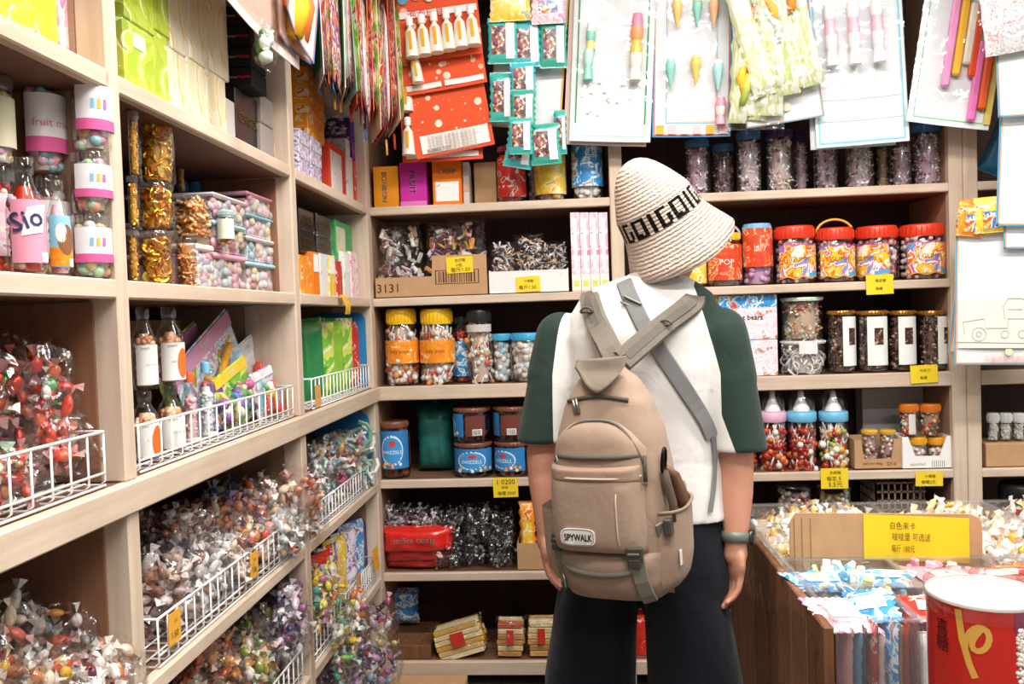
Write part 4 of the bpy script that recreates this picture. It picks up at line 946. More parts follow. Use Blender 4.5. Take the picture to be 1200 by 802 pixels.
wm = MB(); text(wm, 'Sio', (-0.012, 0, h*0.46), w=0.042, col='#3a3f6a', wrap=w/2+0.0036, rot=-0.3, bold=0.0008); wm.build('lettering', go)
t = flask('bottle with a pale blue and yellow label', 1, 52, 82, 212, '#8cc4dc', 'paper', '#e6e8ea', off=0.03)
X, Y, Z, w, h = LR(1, 52, 82, 212, 0.03); q = MB(); r = w/2+0.0020
q.lathe([(r, h*0.11), (r, h*0.3)], 20, '#ecb83a', 'pr_orange', a0=-PI/2-1.25, a1=-PI/2+1.25); q.build('yellow_panel', t)
disc_on(r+0.0006, 0.1, h*0.38, 0.012, 0.022, '#8a5a3a', 'printed_figure', t); disc_on(r+0.0006, -0.3, h*0.45, 0.008, 0.014, '#f0e8da', 'printed_figure', t)
# --- third shelf: bags behind a wire guard
def lbag(lv, xl, xr, yt, yb, label, off=0.1, tilt=0.0, yaw=0.0, d=0.14, z=None, lean=0.0, **k):
    Xp = XL-off; pl, pr = atX(xl, (yt+yb)/2, Xp), atX(xr, (yt+yb)/2, Xp); a, b = atX((xl+xr)/2, yb, Xp), atX((xl+xr)/2, yt, Xp)
    zb = max(a.z, L[lv]+0.004) if z is None else z
    return bag(label, (Xp, (pl.y+pr.y)/2, zb), max(pr.y-pl.y, 0.04), b.z-zb, d, rot=(lean, tilt, H90+yaw), **k)
lbag(2, -130, 18, 390, 610, 'big bag of shiny red sweets behind the near wire guard', 0.12, fill=('foilwrap', 90, 0.016, REDS+['#d8281c']), d=0.14)
lbag(2, 14, 60, 392, 575, 'tall clear bag of red sweets with a white tuft, behind the near wire guard', 0.10, 0.06, fill=('wrap', 80, 0.014, REDS+['#d8281c', '#e8462a']), d=0.11)
lbag(2, 66, 100, 478, 570, 'small clear bag of pale sweets behind the near wire guard', 0.10, -0.1, fill=('wrap', 40, 0.011, PASTEL+WHITES+['#d8704a']), d=0.12)
lbag(2, 92, 122, 498, 572, 'small clear bag of pale sweets next to the upright', 0.09, 0.12, fill=('wrap', 34, 0.010, PASTEL+WHITES), d=0.11)
lbag(2, -40, 30, 520, 640, 'clear bag of green and red sweets low behind the near wire guard', 0.07, 0.1, fill=('wrap', 60, 0.013, REDS+GREENY), d=0.10)
X, Y, Z, w, h = LX(2, 30, 122, 365, 0.30); carton('tall brown cardboard sheet leaning at the back of the near bay', XL-0.30, YAB-0.2, L[2]+0.001, 0.28, 0.02, 0.28, mat='cardboard', rz=H90, flaps=False)
guard('white wire guard in front of the red sweets in the near bay', (XL-0.012, 0.55), (XL-0.012, YAB-0.075), L[2]+0.001, 0.085, 16)
# --- fourth shelf: loose bag pile
PILE = WHITES+WARM+['#7a3a4a', '#d87a4a', '#efe0d0']
for i, (xl, xr, yt, yb, off, lab) in enumerate([(-120, 20, 700, 900, 0.12, 'clear bag of mixed sweets at the picture edge under the ledge'), (10, 78, 695, 830, 0.14, 'clear bag of white and orange sweets under the ledge, at the top of the pile'), (60, 118, 715, 840, 0.12, 'clear bag of mixed sweets under the ledge, beside the upright'),
        (-30, 60, 760, 880, 0.06, 'clear bag with yellow sweets lying in front under the ledge'), (50, 136, 762, 880, 0.05, 'clear bag of orange and white sweets in front, next to the upright')]):
    lbag(3, xl, xr, yt, yb, lab, off, rr(-.15, .15), fill=('wrap', 70, 0.013, PILE+(['#e8b82a']*3 if i == 3 else [])), d=0.16, group='bags under the ledge in the near bay')

# --- middle bay, top shelf
GB = 'green cartons on the middle bay top shelf'
def two(xl, xr, ysplit, mat, labs, off, d=0.22, group=None, **k):
    X, Y, Z, w, h = LX(0, xl, xr, ysplit, off); carton(labs[0], X, Y, Z, w, d, h, mat=mat, rz=H90, group=group, **k)
    X, Y, Z2, w, h2 = LX(0, xl, xr, -30, off); carton(labs[1], X, Y, Z+h+0.002, w, d, h2-h, mat=mat, rz=H90, group=group, **k)
two(146, 180, 32, 'pr_green', ('lower leaf-green carton with a pale round badge, next to the upright', 'upper leaf-green carton, next to the upright'), 0.04, group=GB, panel=('paper', 0.3, 0.7, 0.68, 0.88, '#e6ecc8'))
two(181, 197, 40, 'pr_green', ('lower narrow yellow-green carton beside the pale cream cartons', 'upper narrow yellow-green carton beside the pale cream cartons'), 0.045, group=GB)
k = 0
for xl, xr, ys in ((198, 219, 62), (220, 242, 74), (243, 265, 88)):
    two(xl, xr, ys, 'pr_cream', ('lower cream and yellow carton, %s from the green cartons' % ORD[k], 'upper cream and yellow carton, %s from the green cartons' % ORD[k]), 0.045, group='cream cartons on the middle bay top shelf'); k += 1
zc = L[0]
X, Y, Z, w, h = LX(0, 266, 276, 118, 0.05); carton('thin grey-white carton beside the black gold-lettered carton', X, Y, Z, w, 0.22, h, mat='paper', col='#cfcac6', rz=H90)
X, Y, Z, w, h = LX(0, 277, 305, 112, 0.05); carton('black carton with gold lettering under the stacked black cartons', X, Y, Z, w, 0.22, h, mat='pr_black', rz=H90, words=[('CHOCO', 0.5, 0.55, 0.8, '#d8b04a')]); zt = Z+h
Xk = atY(266, 95, 1.985).x; Xk1 = XL-0.014
for i, (yt, lab) in enumerate([(92, 'lowest flat black carton with red and white lettering'), (72, 'second flat black carton with red and white lettering'), (52, 'third flat black carton with red and white lettering'), (32, 'topmost flat black carton in the dark stack')]):
    z0 = zt+0.002+i*0.047
    w = Xk1-Xk+0.14
    t = carton(lab, Xk1-w/2, 1.95, z0, w, 0.10, 0.045, mat='paper', col='#17110f', group='flat black cartons')
    wm = MB(); text(wm, 'Choco', (w/2-0.0465, -0.002, 0.0225), w=0.025, col='#d8ccc4', bold=0.0006); wm.build('lettering', t)
    wm = MB(); text(wm, 'Mucho', (w/2-0.0175, -0.002, 0.0225), w=0.029, col='#e03a34', bold=0.0010); wm.build('lettering', t)
for i, (y0, y1, lab) in enumerate([(150, 185, 'lower small grey carton next to the second upright'), (118, 150, 'upper small grey carton next to the second upright')]):
    z0 = L[0] if i == 0 else zg+0.002
    X, Y, Z, w, h = LX(0, 307, 338, y0+4, 0.04, z0); carton(lab, X, Y, Z, w, 0.2, h, mat='paper', col='#a79d96', rz=H90, group='small grey cartons', panel=('paper', 0.45, 0.7, 0.3, 0.6, '#dcd6d0')); zg = Z+h
# --- middle bay, second shelf: gold jars, clear trays
def gold(xl, xr, rows, where, off, kind='coin'):
    z = L[1]
    for i, yt in enumerate(rows):
        X, Y, _, w, h = LR(1, xl, xr, yt, off, z)
        jar(('lowest', 'middle', 'topmost')[i]+' clear jar of gold-wrapped sweets in the '+where, X, Y, z, w/2, h, lid=('#e2dcd4', 0.13), fill=(kind, 150, 0.011, GOLD, 0.97), group='jars of gold-wrapped sweets', rz=H90, lidmat='clear', neck=0.93)
        z += h+0.001
gold(160, 206, (272, 216, 134), 'front stack', 0.06)
gold(150, 163, (268, 206, 130), 'stack against the near upright', 0.035)
gold(206, 217, (262, 225, 160), 'slim stack behind the gold jars', 0.21, 'lump')
z = L[1]
for i, (xl, xr, yt, lab) in enumerate([(207, 232, 280, 'lower clear tub of orange twists beside the gold jars'), (207, 246, 232, 'upper clear tub of orange twists beside the gold jars')]):
    X, Y, Z, w, h = LR(1, xl, xr, yt, 0.06, z); jar(lab, X, Y, Z, w/2, h, lid=('#e0d6cc', 0.1), fill=('rod', 120, 0.0085, ['#d88a3a', '#e8a85a', '#b8642a', '#efc890'], 0.97), group='tubs of orange twists', lidmat='clear', neck=0.95); z = Z+h+0.001
for i, (xl, xr, c) in enumerate([(206, 222, '#3f8cb4'), (223, 236, '#4a9ac0'), (237, 248, '#c87aa0'), (249, 262, '#b8648c')]):
    X, Y, Z, w, h = LR(1, xl, xr, 214, 0.24, L[1]); jar(('blue-lidded jar at the dark back, behind the orange twists', 'second blue-lidded jar at the dark back', 'pink-lidded jar at the dark back', 'second pink-lidded jar, above the clear trays')[i], X, Y, Z, w/2, h, lid=(c, 0.12), fill=('ball', 40, 0.011, PASTEL, 0.9), group='jars at the dark back of the second shelf')
def ctray(label, X, Y, Z, w, d, h, lid, cols, group):
    t = thing('clear_box', label, 'box', (X, Y, Z), H90, group)
    b = MB(); b.box((0, d/2, h*0.42), (w, d, h*0.84), mat='clear', bev=0.004); b.build('box_body', t)
    l = MB(); l.box((0, d/2, h*0.91), (w*1.015, d*1.015, h*0.15), lid, 'plastic', 0.004); l.build('lid', t)
    m = MB(); m.box((0, d/2, h*0.38), (w*0.86, d*0.86, h*0.66), pick(cols), 'candy')
    for q in range(46): m.ball((rr(-.45, .45)*w, 0.006+0.05*rr(0, 1)*d, rr(0.08, 0.76)*h), (0.014, 0.007, 0.011), pick(cols), 'candy', 7, 5)
    m.build('sweets', t, kind='stuff')
TR = ['#f3d3dc', '#f6ece6', '#cfe3ea', '#e9a8bc', '#f4e2c0', '#ded0e6']
for j, (xl, xr, off, rows, wh) in enumerate([(252, 290, 0.05, (298, 262, 231), 'near column'), (291, 335, 0.05, (309, 281, 256, 232), 'far column, beside the upright')]):
    z = L[1]
    for i, yt in enumerate(rows):
        X, Y, _, w, h = LX(1, xl, xr, yt, off, z)
        ctray(['lowest', 'second', 'third', 'topmost'][i]+' pink and white clear box in the '+wh, X, Y, z, w*0.985, 0.2, h, ('#e9a6bc', '#a8d2dc', '#f0e6e8', '#8cc8d4')[(i+j) % 4], TR, 'clear boxes of pink and white sweets'); z += h+0.001
X, Y, Z, w, h = LX(1, 232, 252, 286, 0.04); ctray('small clear box of pale sweets in front of the pink boxes', X, Y, Z, w, 0.12, h, '#efe6e0', TR, None)
zq = Z+h+0.001
X, Y, Z, w, h = LR(1, 249, 270, 248, 0.045, lz(260, 290, 0.045)); jar('little jar with a green and white label standing before the clear boxes', X+0.012, Y, zq if zq > Z-0.03 else Z, w/2, h, lid=('#b8ccd0', 0.15), lab=('paper', 0.2, 0.75, 80, '#e6ecd2'), fill=('ball', 40, 0.008, ['#c88a5a', '#9a5a3a'], 0.95))
# --- middle bay, third shelf
def wflask(label, xl, xr, yt, z, off, lz_=0.54, lcol='#f1ece6', cap='#e8e4e2', cols=('#e9b48a', '#e8a070', '#f2e2d4'), spot=False, capm='clear'):
    X, Y, Z, w, h = LR(2, xl, xr, yt, off, z); r = w/2*1.2
    t = thing('candy_bottle', label, 'bottle', (X, Y, Z), H90-0.55, 'clear bottles with white labels')
    b = MB(); b.lathe([(r*0.9, 0), (r, 0.006), (r, h*0.6), (r*0.85, h*0.70), (r*0.5, h*0.80), (r*0.45, h*0.9)], 24, mat='clear', cap1=False); b.build('bottle_body', t)
    c = MB(); c.lathe([(r*0.55, h*0.86), (r*0.56, h*0.98), (r*0.48, h), (0.001, h)], 20, cap, capm); c.build('cap', t)
    g = MB(); g.lathe([(r+0.0014, h*0.06), (r+0.0014, h*lz_)], 24, lcol, 'paper', a0=-PI/2-1.2, a1=-PI/2+1.2); go = g.build('paper_label', t)
    wm = MB(); text(wm, 'peach', (-0.01, 0, h*0.50), w=r*0.7, col='#8a6a5a', wrap=r+0.0025); text(wm, 'jelly drops', (0.0, 0, h*0.30), w=r*1.0, col='#b89a8a', wrap=r+0.0025); wm.build('lettering', go)
    if spot:
        q = MB()
        q.grid(lambda u, v: ((r+0.003)*math.sin(0.35+0.42*u*math.cos(2*PI*v)), -(r+0.003)*math.cos(0.35+0.42*u*math.cos(2*PI*v)), h*0.28+u*0.028*math.sin(2*PI*v)), 4, 16, '#e8702a', 'paper'); q.build('fruit_picture', go)
    m = MB(); m.lathe([(r*0.7, 0.006), (r*0.7, h*0.55), (r*0.4, h*0.68)], 12, cols[0], 'candy'); q = min(0.010, r*0.28); sweets(m, 60, in_jar(r*0.97-q*1.1, 0.012, h*0.62), q, list(cols), 'ball'); m.build('sweets', t, kind='stuff')
    return Z+h
z1 = wflask('lower clear bottle with a white label and peach picture', 156, 184, 458, L[2]+0.006, 0.06, spot=True)
z2 = wflask('lower clear bottle with a white label, further from the near upright', 186, 214, 452, L[2]+0.006, 0.06)
wflask('upper clear bottle with a white label, next to the near upright', 155, 181, 360, z1+0.002, 0.06)
wflask('upper clear bottle with a white label, further from the near upright', 184, 213, 360, z2+0.002, 0.06, spot=True)
wflask('clear bottle with an orange cap and pink sweets', 214, 231, 436, L[2]+0.006, 0.06, lz_=0.1, cap='#e8622a', cols=('#efc0c4', '#e8a0a8', '#f2e2dc'), capm='plastic')
wflask('clear bottle with a pale blue cap', 233, 250, 424, L[2]+0.006, 0.06, lz_=0.1, cap='#7cc4dc', cols=('#dfe8ea', '#c8dcd8', '#f2f2ee'), capm='plastic')
def toypack(label, xl, xr, yt, yb, tilt, mat, off, hdr, d=0.035, group='toy packs leaning behind the wire guard'):
    Xp = XL-off; c = atX((xl+xr)/2, yb, Xp); e = atX((xl+xr)/2, yt, Xp); w = atX(xr, (yt+yb)/2, Xp).y-atX(xl, (yt+yb)/2, Xp).y
    t = thing('toy_pack', label, 'toy pack', (Xp, c.y, max(c.z, L[2]+0.012)), 0, group, (-0.12, tilt, H90)); h = e.z-max(c.z, L[2]+0.012)
    h /= max(math.cos(tilt), 0.6)
    m = MB(); m.box((0, 0, h/2), (w, 0.003, h), '#ffffff', mat, 0.0008); m.build('backing_card', t)
    m = MB(); m.box((0, -0.003, h*0.90), (w, 0.003, h*0.16), '#ffffff' if hdr.startswith('pr') else hdr, hdr if hdr.startswith('pr') else 'paper'); ho = m.build('header_card', t)
    wm = MB(); text(wm, 'TOY', (0, -0.0055, h*0.9), h=h*0.07, col='#f6f2ee', bold=0.0008); wm.build('lettering', ho)
    m = MB(); pillow(m, w*0.9, h*0.72, d, 'film_fine', nu=10, nv=10); o = m.build('blister', t); o.location = (0, -d*0.4, h*0.05)
    m = MB()
    for q in range(5): m.tube([(rr(-.3, .3)*w, -d*0.4, h*rr(.08, .2)), (rr(-.3, .3)*w, -d*0.5, h*rr(.35, .5)), (rr(-.3, .3)*w, -d*0.4, h*rr(.55, .72))], rr(.005, .010), 7, pick(BRIGHT), 'plastic')
    for q in range(4): m.ball((rr(-.3, .3)*w, -d*0.5, h*rr(.1, .65)), 0.013, pick(BRIGHT), 'plastic', 8, 6)
    m.build('toy', t)
printed('pr_toy', [(0, '#7ec3d8'), (0.42, '#d5e8ee'), (0.5, '#c8a0d0'), (0.56, '#f3ede8'), (0.62, '#8fbf4a'), (0.68, '#e87a5a'), (0.74, '#5a7ab8')], 18)
for a in [('toy pack with a pink header and green card, behind the orange-capped bottle', 214, 264, 395, 520, -0.35, 'pr_snack', 0.13, '#c88ab4'), ('toy pack with a pale blue card leaning across the middle of the guard', 240, 304, 393, 520, -0.42, 'pr_toy', 0.09, '#d89abf'),
          ('purple and green toy pack low behind the guard', 252, 280, 450, 525, 0.12, 'pr_multi', 0.06, '#7a4a9a'), ('yellow and green toy pack leaning beside the pale blue one', 268, 304, 428, 515, -0.25, 'pr_snack', 0.055, '#e8c83a'),
          ('white toy pack with pale sticks near the second upright', 288, 334, 396, 500, -0.30, 'pr_white', 0.10, '#d8dfe2'), ('white and pink toy pack low by the second upright', 304, 328, 432, 505, -0.12, 'pr_toy', 0.05, '#efe8ea'), ('green-edged toy pack standing tall behind the others', 268, 300, 402, 470, -0.5, 'pr_green', 0.17, '#7aa850')]:
    toypack(*a)
guard('white wire guard in front of the bottles and toy packs', (XL-0.012, YAB+0.03), (XL-0.012, YBC-0.06), L[2]+0.001, 0.08, 20)
m = MB()
X, Y, Z, w, h = LX(2, 255, 338, 392, 0.30)
carton('ribbed grey-brown cardboard sheet leaning at the back of the toy pack shelf', XL-0.31, (YAB+YBC)/2+0.1, L[2]+0.001, 0.62, 0.012, 0.26, mat='cardboard', rz=H90, flaps=False)
# --- middle bay, fourth shelf: big pile of bags
PB = BROWN+['#efe4e0', '#6a2f3f', '#b86a5a', '#e6d2c8']
GR4 = 'bags of sweets heaped behind the long wire guard'
for i, (xl, xr, yt, yb, off, cols, lab) in enumerate([
    (160, 200, 640, 790, 0.09, PB, 'bag of brown and white sweets against the near upright, low in the heap'), (196, 232, 632, 765, 0.09, WHITES+BROWN+['#3a3a44'], 'bag of silvery sweets low in the heap, second from the near upright'),
    (228, 262, 620, 735, 0.09, WHITES+BROWN, 'bag of silvery brown sweets low in the heap, third from the near upright'), (258, 296, 600, 705, 0.09, WARM+['#efd8c4'], 'bag of orange and cream sweets low in the heap, behind the upper tag'),
    (292, 334, 585, 672, 0.08, WHITES+WARM, 'bag of white and orange sweets low in the heap, by the second upright'),
    (164, 210, 588, 690, 0.16, PB, 'bag of dark pink sweets on top of the heap near the upright'), (206, 246, 588, 660, 0.15, ['#c8642a', '#e08a4a', '#8a3a2a', '#f0d8c0'], 'bag of orange-brown sweets on top of the heap, second from the near upright'),
    (244, 290, 575, 650, 0.13, ['#e8a05a', '#d8763a', '#f2dcc0', '#7a4a8a', '#c8483a'], 'bag of orange sweets with rainbow stripes in the middle of the heap'), (262, 312, 552, 610, 0.15, ['#8fc4dc', '#d8e6ec', '#f4f2ee', '#4a9ac8'], 'bag of pale blue and white sweets high in the heap'),
    (300, 346, 545, 620, 0.06, ['#f0d0b0', '#f6ece0', '#e8a080', '#e2603a'], 'bag of peach sweets spilling over the second upright'), (318, 350, 590, 668, 0.02, WHITES+['#e2603a', '#f0c8a8', '#dfe6ea'], 'bag of white and red sweets hanging out in front of the second upright')]):
    lbag(3, xl, xr, yt, yb, lab, off, rr(-.12, .12), rr(-.2, .2), d=0.17 if off > 0.05 else 0.08, fill=('wrap', 90, 0.0125, cols), group=GR4)
guard('long white wire guard with two yellow tags in the middle bay', (XL-0.010, YAB+0.06), (XL-0.010, YBC-0.07), L[3]+0.001, 0.085, 21)
# --- middle bay, fifth shelf
for i, (xl, xr, yt, yb, off, cols, lab) in enumerate([
    (215, 262, 735, 860, 0.10, ['#d8843a', '#e8a85a', '#efe0c0', '#c85a2a'], 'bag of orange sweets on the fifth shelf, nearest the camera'), (258, 300, 720, 830, 0.10, GREENY, 'bag of green and yellow sweets on the fifth shelf, beside the orange bag'),
    (284, 322, 690, 790, 0.12, GREENY+WHITES, 'bag of green and white sweets on the fifth shelf, below the long guard'), (310, 342, 700, 790, 0.07, WHITES+['#e8c8d8', '#d8a0c0'], 'bag of pink and white sweets on the fifth shelf'),
    (322, 352, 675, 760, 0.03, ['#8a4a7a', '#c87ab0', '#e8d0e0', '#3a2f5a', '#efe4ee'], 'bag of purple sweets hanging out before the second upright'), (280, 318, 760, 840, 0.05, GREENY+['#efe6d8'], 'bag of mixed green sweets in front on the fifth shelf')]):
    lbag(4, xl, xr, yt, yb, lab, off, rr(-.15, .15), rr(-.2, .2), d=0.15 if off > 0.05 else 0.08, fill=('wrap', 80, 0.0125, cols), group='bags on the fifth shelf of the middle bay')
guard('white wire guard on the fifth shelf of the middle bay', (XL-0.012, YAB+0.06), (XL-0.012, YBC-0.07), L[4]+0.001, 0.08, 21)
for i, (xl, xr, yt, yb) in enumerate([(300, 330, 790, 860), (328, 356, 760, 860)]):
    lbag(5, xl, xr, yt, yb, ('bag of sweets low in the middle bay, half out of view', 'bag of sweets at the foot of the second upright')[i], 0.10, fill=('wrap', 50, 0.013, PILE), d=0.14, group='bags on the bottom shelf of the middle bay')

# --- far bay, top shelf
zs = L[0]
for i, yt in enumerate((184, 168, 152)):
    X, Y, _, w, h = LX(0, 352, 378, yt+8, 0.035, zs)
    for j, dy in ((0, -0.25), (1, 0.25)):
        carton(('lowest', 'middle', 'topmost')[i]+' lilac and white carton in the '+('near' if j == 0 else 'far')+' column of the far bay', X, Y+dy*w, zs, w*0.48, 0.2, h, mat='pr_purple', rz=H90, group='lilac and white cartons')
    zs += h+0.001
for i, yt in enumerate((135, 116, 98, 82)):
    X, Y, _, w, h = LX(0, 362, 381, yt+6, 0.04, zs)
    carton(('lowest', 'second', 'third', 'topmost')[i]+' flat orange carton above the lilac cartons', X, Y, zs, w, 0.2, h, mat='pr_orange', rz=H90, group='flat orange cartons'); zs += h+0.001
X, Y, Z, w, h = LX(0, 352, 359, 90, 0.05, L[0]); 
lcarton(0, 386, 405, 172, 'red carton with a pale printed front in the far bay', 0.035, mat='paper', col='#d8402a', panel=('pr_white', 0.1, 0.75, 0.05, 0.85), d=0.2)
lcarton(0, 407, 413, 165, 'thin pale carton between the red and orange cartons', 0.035, mat='pr_white', d=0.2)
X, Y, Z, w, h = LX(0, 414, 429, 193, 0.035)
carton('orange-red carton under the purple cartons', X, Y, Z, w, 0.2, h, mat='paper', col='#e2502c', rz=H90, panel=('pr_red', 0.1, 0.5, 0.2, 0.8))
zp = Z+h+0.001
for i, yt in enumerate((170, 146)):
    X, Y, _, w, h = LX(0, 411, 426, yt, 0.035, zp); carton(('lower', 'upper')[i]+' deep purple carton on the orange-red carton', X, Y, zp, w, 0.2, h, mat='paper', col=('#8a2aa0', '#5c2a8c')[i], rz=H90, group='deep purple cartons'); zp += h+0.001
lbag(0, 384, 406, 134, 172, 'clear bag of grey-green sweets lying on the red carton', 0.09, fill=('wrap', 40, 0.010, ['#8aa09a', '#c8d0cc', '#e6e8e4', '#5a6a64']), d=0.12, z=LX(0, 386, 405, 172, 0.035)[4]+L[0]+0.003)
# --- far bay, second shelf
zb = L[1]
for i, (xl, xr, yt, mat, col, lab) in enumerate([(352, 366, 300, 'pr_orange', '#fff', 'orange and white packet carton, first in the far bay row'), (367, 375, 296, 'paper', '#ec7a1e', 'plain orange carton in the far bay row'), (376, 385, 298, 'pr_white', '#fff', 'white and orange carton, third in the far bay row'), (386, 394, 300, 'pr_yellow', '#fff', 'white and yellow carton in the far bay row'), (395, 402, 306, 'pr_red', '#fff', 'white and dark red carton in the far bay row'), (403, 411, 296, 'pr_white', '#fff', 'white and green carton in the far bay row'), (412, 420, 296, 'pr_pink', '#fff', 'white and pink carton, last in the far bay row')]):
    X, Y, Z, w, h = LX(1, xl, xr, yt, 0.035); carton(lab, X, Y, Z, w*0.97, 0.18, h, mat=mat, col='#ffffff' if col == '#fff' else col, rz=H90, group='row of small cartons in the far bay', panel=('paper', 0.15, 0.85, 0.55, 0.95, '#f2efec') if i in (1, 3, 5) else None)
zb = LX(1, 352, 366, 296, 0.035)[4]+L[1]+0.003
for j, (xl, xr) in enumerate(((352, 370), (372, 389))):
    z = zb
    for i in range(2):
        X, Y, _, w, _ = LX(1, xl, xr, 270, 0.05); carton(('lower', 'upper')[i]+' black carton with gold lettering, '+('near' if j == 0 else 'far')+' column of the far bay', X, Y, z, w*0.96, 0.18, 0.062, mat='pr_black', rz=H90, group='black gold-lettered cartons in the far bay', words=[('GOLD', 0.5, 0.5, 0.7, '#c9a24a')], wrapfilm=(j == 1)); z += 0.0635
X, Y, Z, w, h = LX(1, 394, 413, 262, 0.05, zb); carton('green and yellow carton lying on the row of small cartons', X, Y, zb, w, 0.16, h, mat='paper', col='#3fae5a', rz=H90, panel=('pr_lime', 0.05, 0.55, 0.2, 0.85), wrapfilm=True)
# --- far bay, third shelf: upright packets behind the guard
def lpack(lv, xl, xr, yt, label, mat, off=0.05, col='#ffffff', lean=0.0, yaw=0.0, tilt=0.0, d=0.05, group=None, z=None, **k):
    X, Y, Z, w, h = LX(lv, xl, xr, yt, off, z); return packet(label, (X, Y, Z+0.012), max(w, 0.05), h-0.012, d, (lean, tilt, H90+yaw), mat, col, group, **k)
G3 = 'snack packets upright in the far bay'
for a in [(352, 366, 392, 'white and grey packet with a red foot, first in the far bay guard', 'pr_white', '#ffffff', 0.09, 0), (360, 374, 374, 'dark green packet with a white flash, second in the far bay guard', 'shiny', '#1f8a4a', 0.06, -.3), (368, 382, 380, 'light green packet, third in the far bay guard', 'pr_snack', '#ffffff', 0.05, -.5), (378, 392, 378, 'bright green packet, fourth in the far bay guard', 'shiny', '#8cc63a', 0.05, -.5),
          (388, 403, 374, 'green and white packet in the middle of the far bay guard', 'pr_snack', '#ffffff', 0.05, -.4), (398, 412, 378, 'orange-red and white packet in the far bay guard', 'pr_red', '#ffffff', 0.05, -.4), (408, 424, 384, 'striped blue and white packet in the far bay guard', 'pr_blue', '#ffffff', 0.05, -.2), (418, 434, 394, 'pale striped packet, last in the far bay guard', 'pr_pink', '#ffffff', 0.05, -.1)]:
    xl, xr, yt, lab, mat, col, off, yaw = a; lpack(2, xl, xr, yt, lab, mat, off+0.03, col, yaw=yaw, tilt=rr(-.07, .07), d=0.03, group=G3)
def panel_sheet(label, lv, y0, y1, h):
    t = thing('display_card', label, 'card', (XL-0.02, 2.975, L[lv]+0.006), 0, 'blue header cards at the corner'); m = MB()
    r = 0.03; w = 0.20; pts = [(-w, 0), (0, 0)]+[(-r+r*math.cos(a), h-r+r*math.sin(a)) for a in [PI/2*k/6 for k in range(7)]]+[(-w+r+r*math.cos(a), h-r+r*math.sin(a)) for a in [PI/2+PI/2*k/6 for k in range(7)]]
    m.poly(pts, 0.003, '#2b7fb8', 'paper'); m.build('card', t)
    m = MB()
    for k in range(7): m.poly([(-0.02-0.001*k*k, 0.01+0.018*k), (-0.015-0.001*k*k, 0.01+0.018*k), (-0.06, 0.03+0.02*k), (-0.065, 0.03+0.02*k)], 0.001, '#e9eff2', 'paper', M=Matrix.Translation((0, -0.001, 0)))
    m.build('white_print', t)
panel_sheet('bright blue rounded card standing against the corner on the third shelf', 2, 0, 0, 0.265)
panel_sheet('bright blue card standing against the corner on the fourth shelf', 3, 0, 0, 0.25)
guard('short white wire guard before the green packets in the far bay', (XL-0.012, YBC+0.10), (XL-0.012, 2.96), L[2]+0.001, 0.085, 18)
# --- far bay, fourth and lower shelves
for i, (xl, xr, yt, yb, off, cols, kind, lab) in enumerate([(360, 380, 520, 632, 0.06, ['#9fd8b8', '#d8c0dc', '#e8a84a', '#f2f0ee'], 'wrap', 'bag of pastel sweets upright in the fourth shelf, first in the far bay'), (374, 396, 508, 620, 0.06, ['#b83a7a', '#7a3a2a', '#e0a04a', '#5aa8b8', '#f2e6e0'], 'wrap', 'bag of pink and brown sweets upright in the fourth shelf'),
        (390, 412, 505, 612, 0.06, ['#efe6e0', '#d8a84a', '#b85a6a', '#8ab0a8'], 'wrap', 'bag of cream and gold sweets upright in the fourth shelf')]):
    lbag(3, xl, xr, yt, yb, lab, off, rr(-.1, .1), -0.3, d=0.09, fill=(kind, 60, 0.0115, cols), group='bags upright on the far bay fourth shelf')
lbag(3, 406, 432, 498, 590, 'bag of pale green and white loops by the corner', 0.05, 0.05, d=0.12, fill=('shred', 90, 0.018, ['#bcd8c4', '#e8f0ea', '#7fae96', '#f4f6f2']))
lbag(3, 352, 372, 560, 660, 'bag of peach and red sweets spilling past the second upright, lower', 0.01, 0.1, d=0.08, fill=('wrap', 50, 0.012, ['#f2dcc4', '#f6f0e8', '#e8924a', '#e05a3a']))
guard('short white wire guard on the far bay fourth shelf', (XL-0.010, YBC+0.04), (XL-0.010, 2.93), L[3]+0.001, 0.08, 20)
G5 = 'snack packets upright on the far bay fifth shelf'
for a in [(361, 378, 650, 'red packet on the fifth shelf of the far bay', 'shiny', '#e23424', 0.05), (376, 388, 640, 'red and yellow packet on the fifth shelf of the far bay', 'pr_multi', '#fff', 0.05), (386, 398, 630, 'yellow-edged packet on the fifth shelf of the far bay', 'pr_yellow', '#fff', 0.05), (396, 409, 622, 'violet packet on the fifth shelf of the far bay', 'pr_purple', '#fff', 0.05), (405, 418, 612, 'blue packet on the fifth shelf of the far bay', 'pr_blue', '#fff', 0.05), (416, 428, 605, 'dark blue and red packet on the fifth shelf of the far bay', 'shiny', '#3a2f6a', 0.05)]:
    xl, xr, yt, lab, mat, col, off = a; lpack(4, xl, xr, yt, lab, mat, off+0.02, '#ffffff' if col == '#fff' else col, yaw=-0.4, d=0.035, group=G5)
YY = ['#f2c83a', '#e8e05a', '#8abf4a', '#e8823a', '#f4efe0', '#c86aa0', '#4aa890']
lbag(4, 362, 394, 660, 740, 'bag of bright yellow and green sweets spilling over the fifth shelf edge', 0.02, 0.1, d=0.10, fill=('wrap', 80, 0.0125, YY))
lbag(4, 392, 426, 695, 745, 'bag of yellow, green and white sweets hanging below the small guard', -0.02, -0.25, d=0.09, z=0.34, fill=('wrap', 70, 0.012, YY+WHITES))
guard('small white wire guard with a yellow tag on the far bay fifth shelf', (XL-0.010, YBC+0.35), (XL-0.010, 2.95), L[4]+0.001, 0.085, 14)
PU = ['#8a6a9a', '#c8a0c8', '#e8e0ea', '#5a4a7a', '#e0c890', '#b8486a', '#7a98b8']
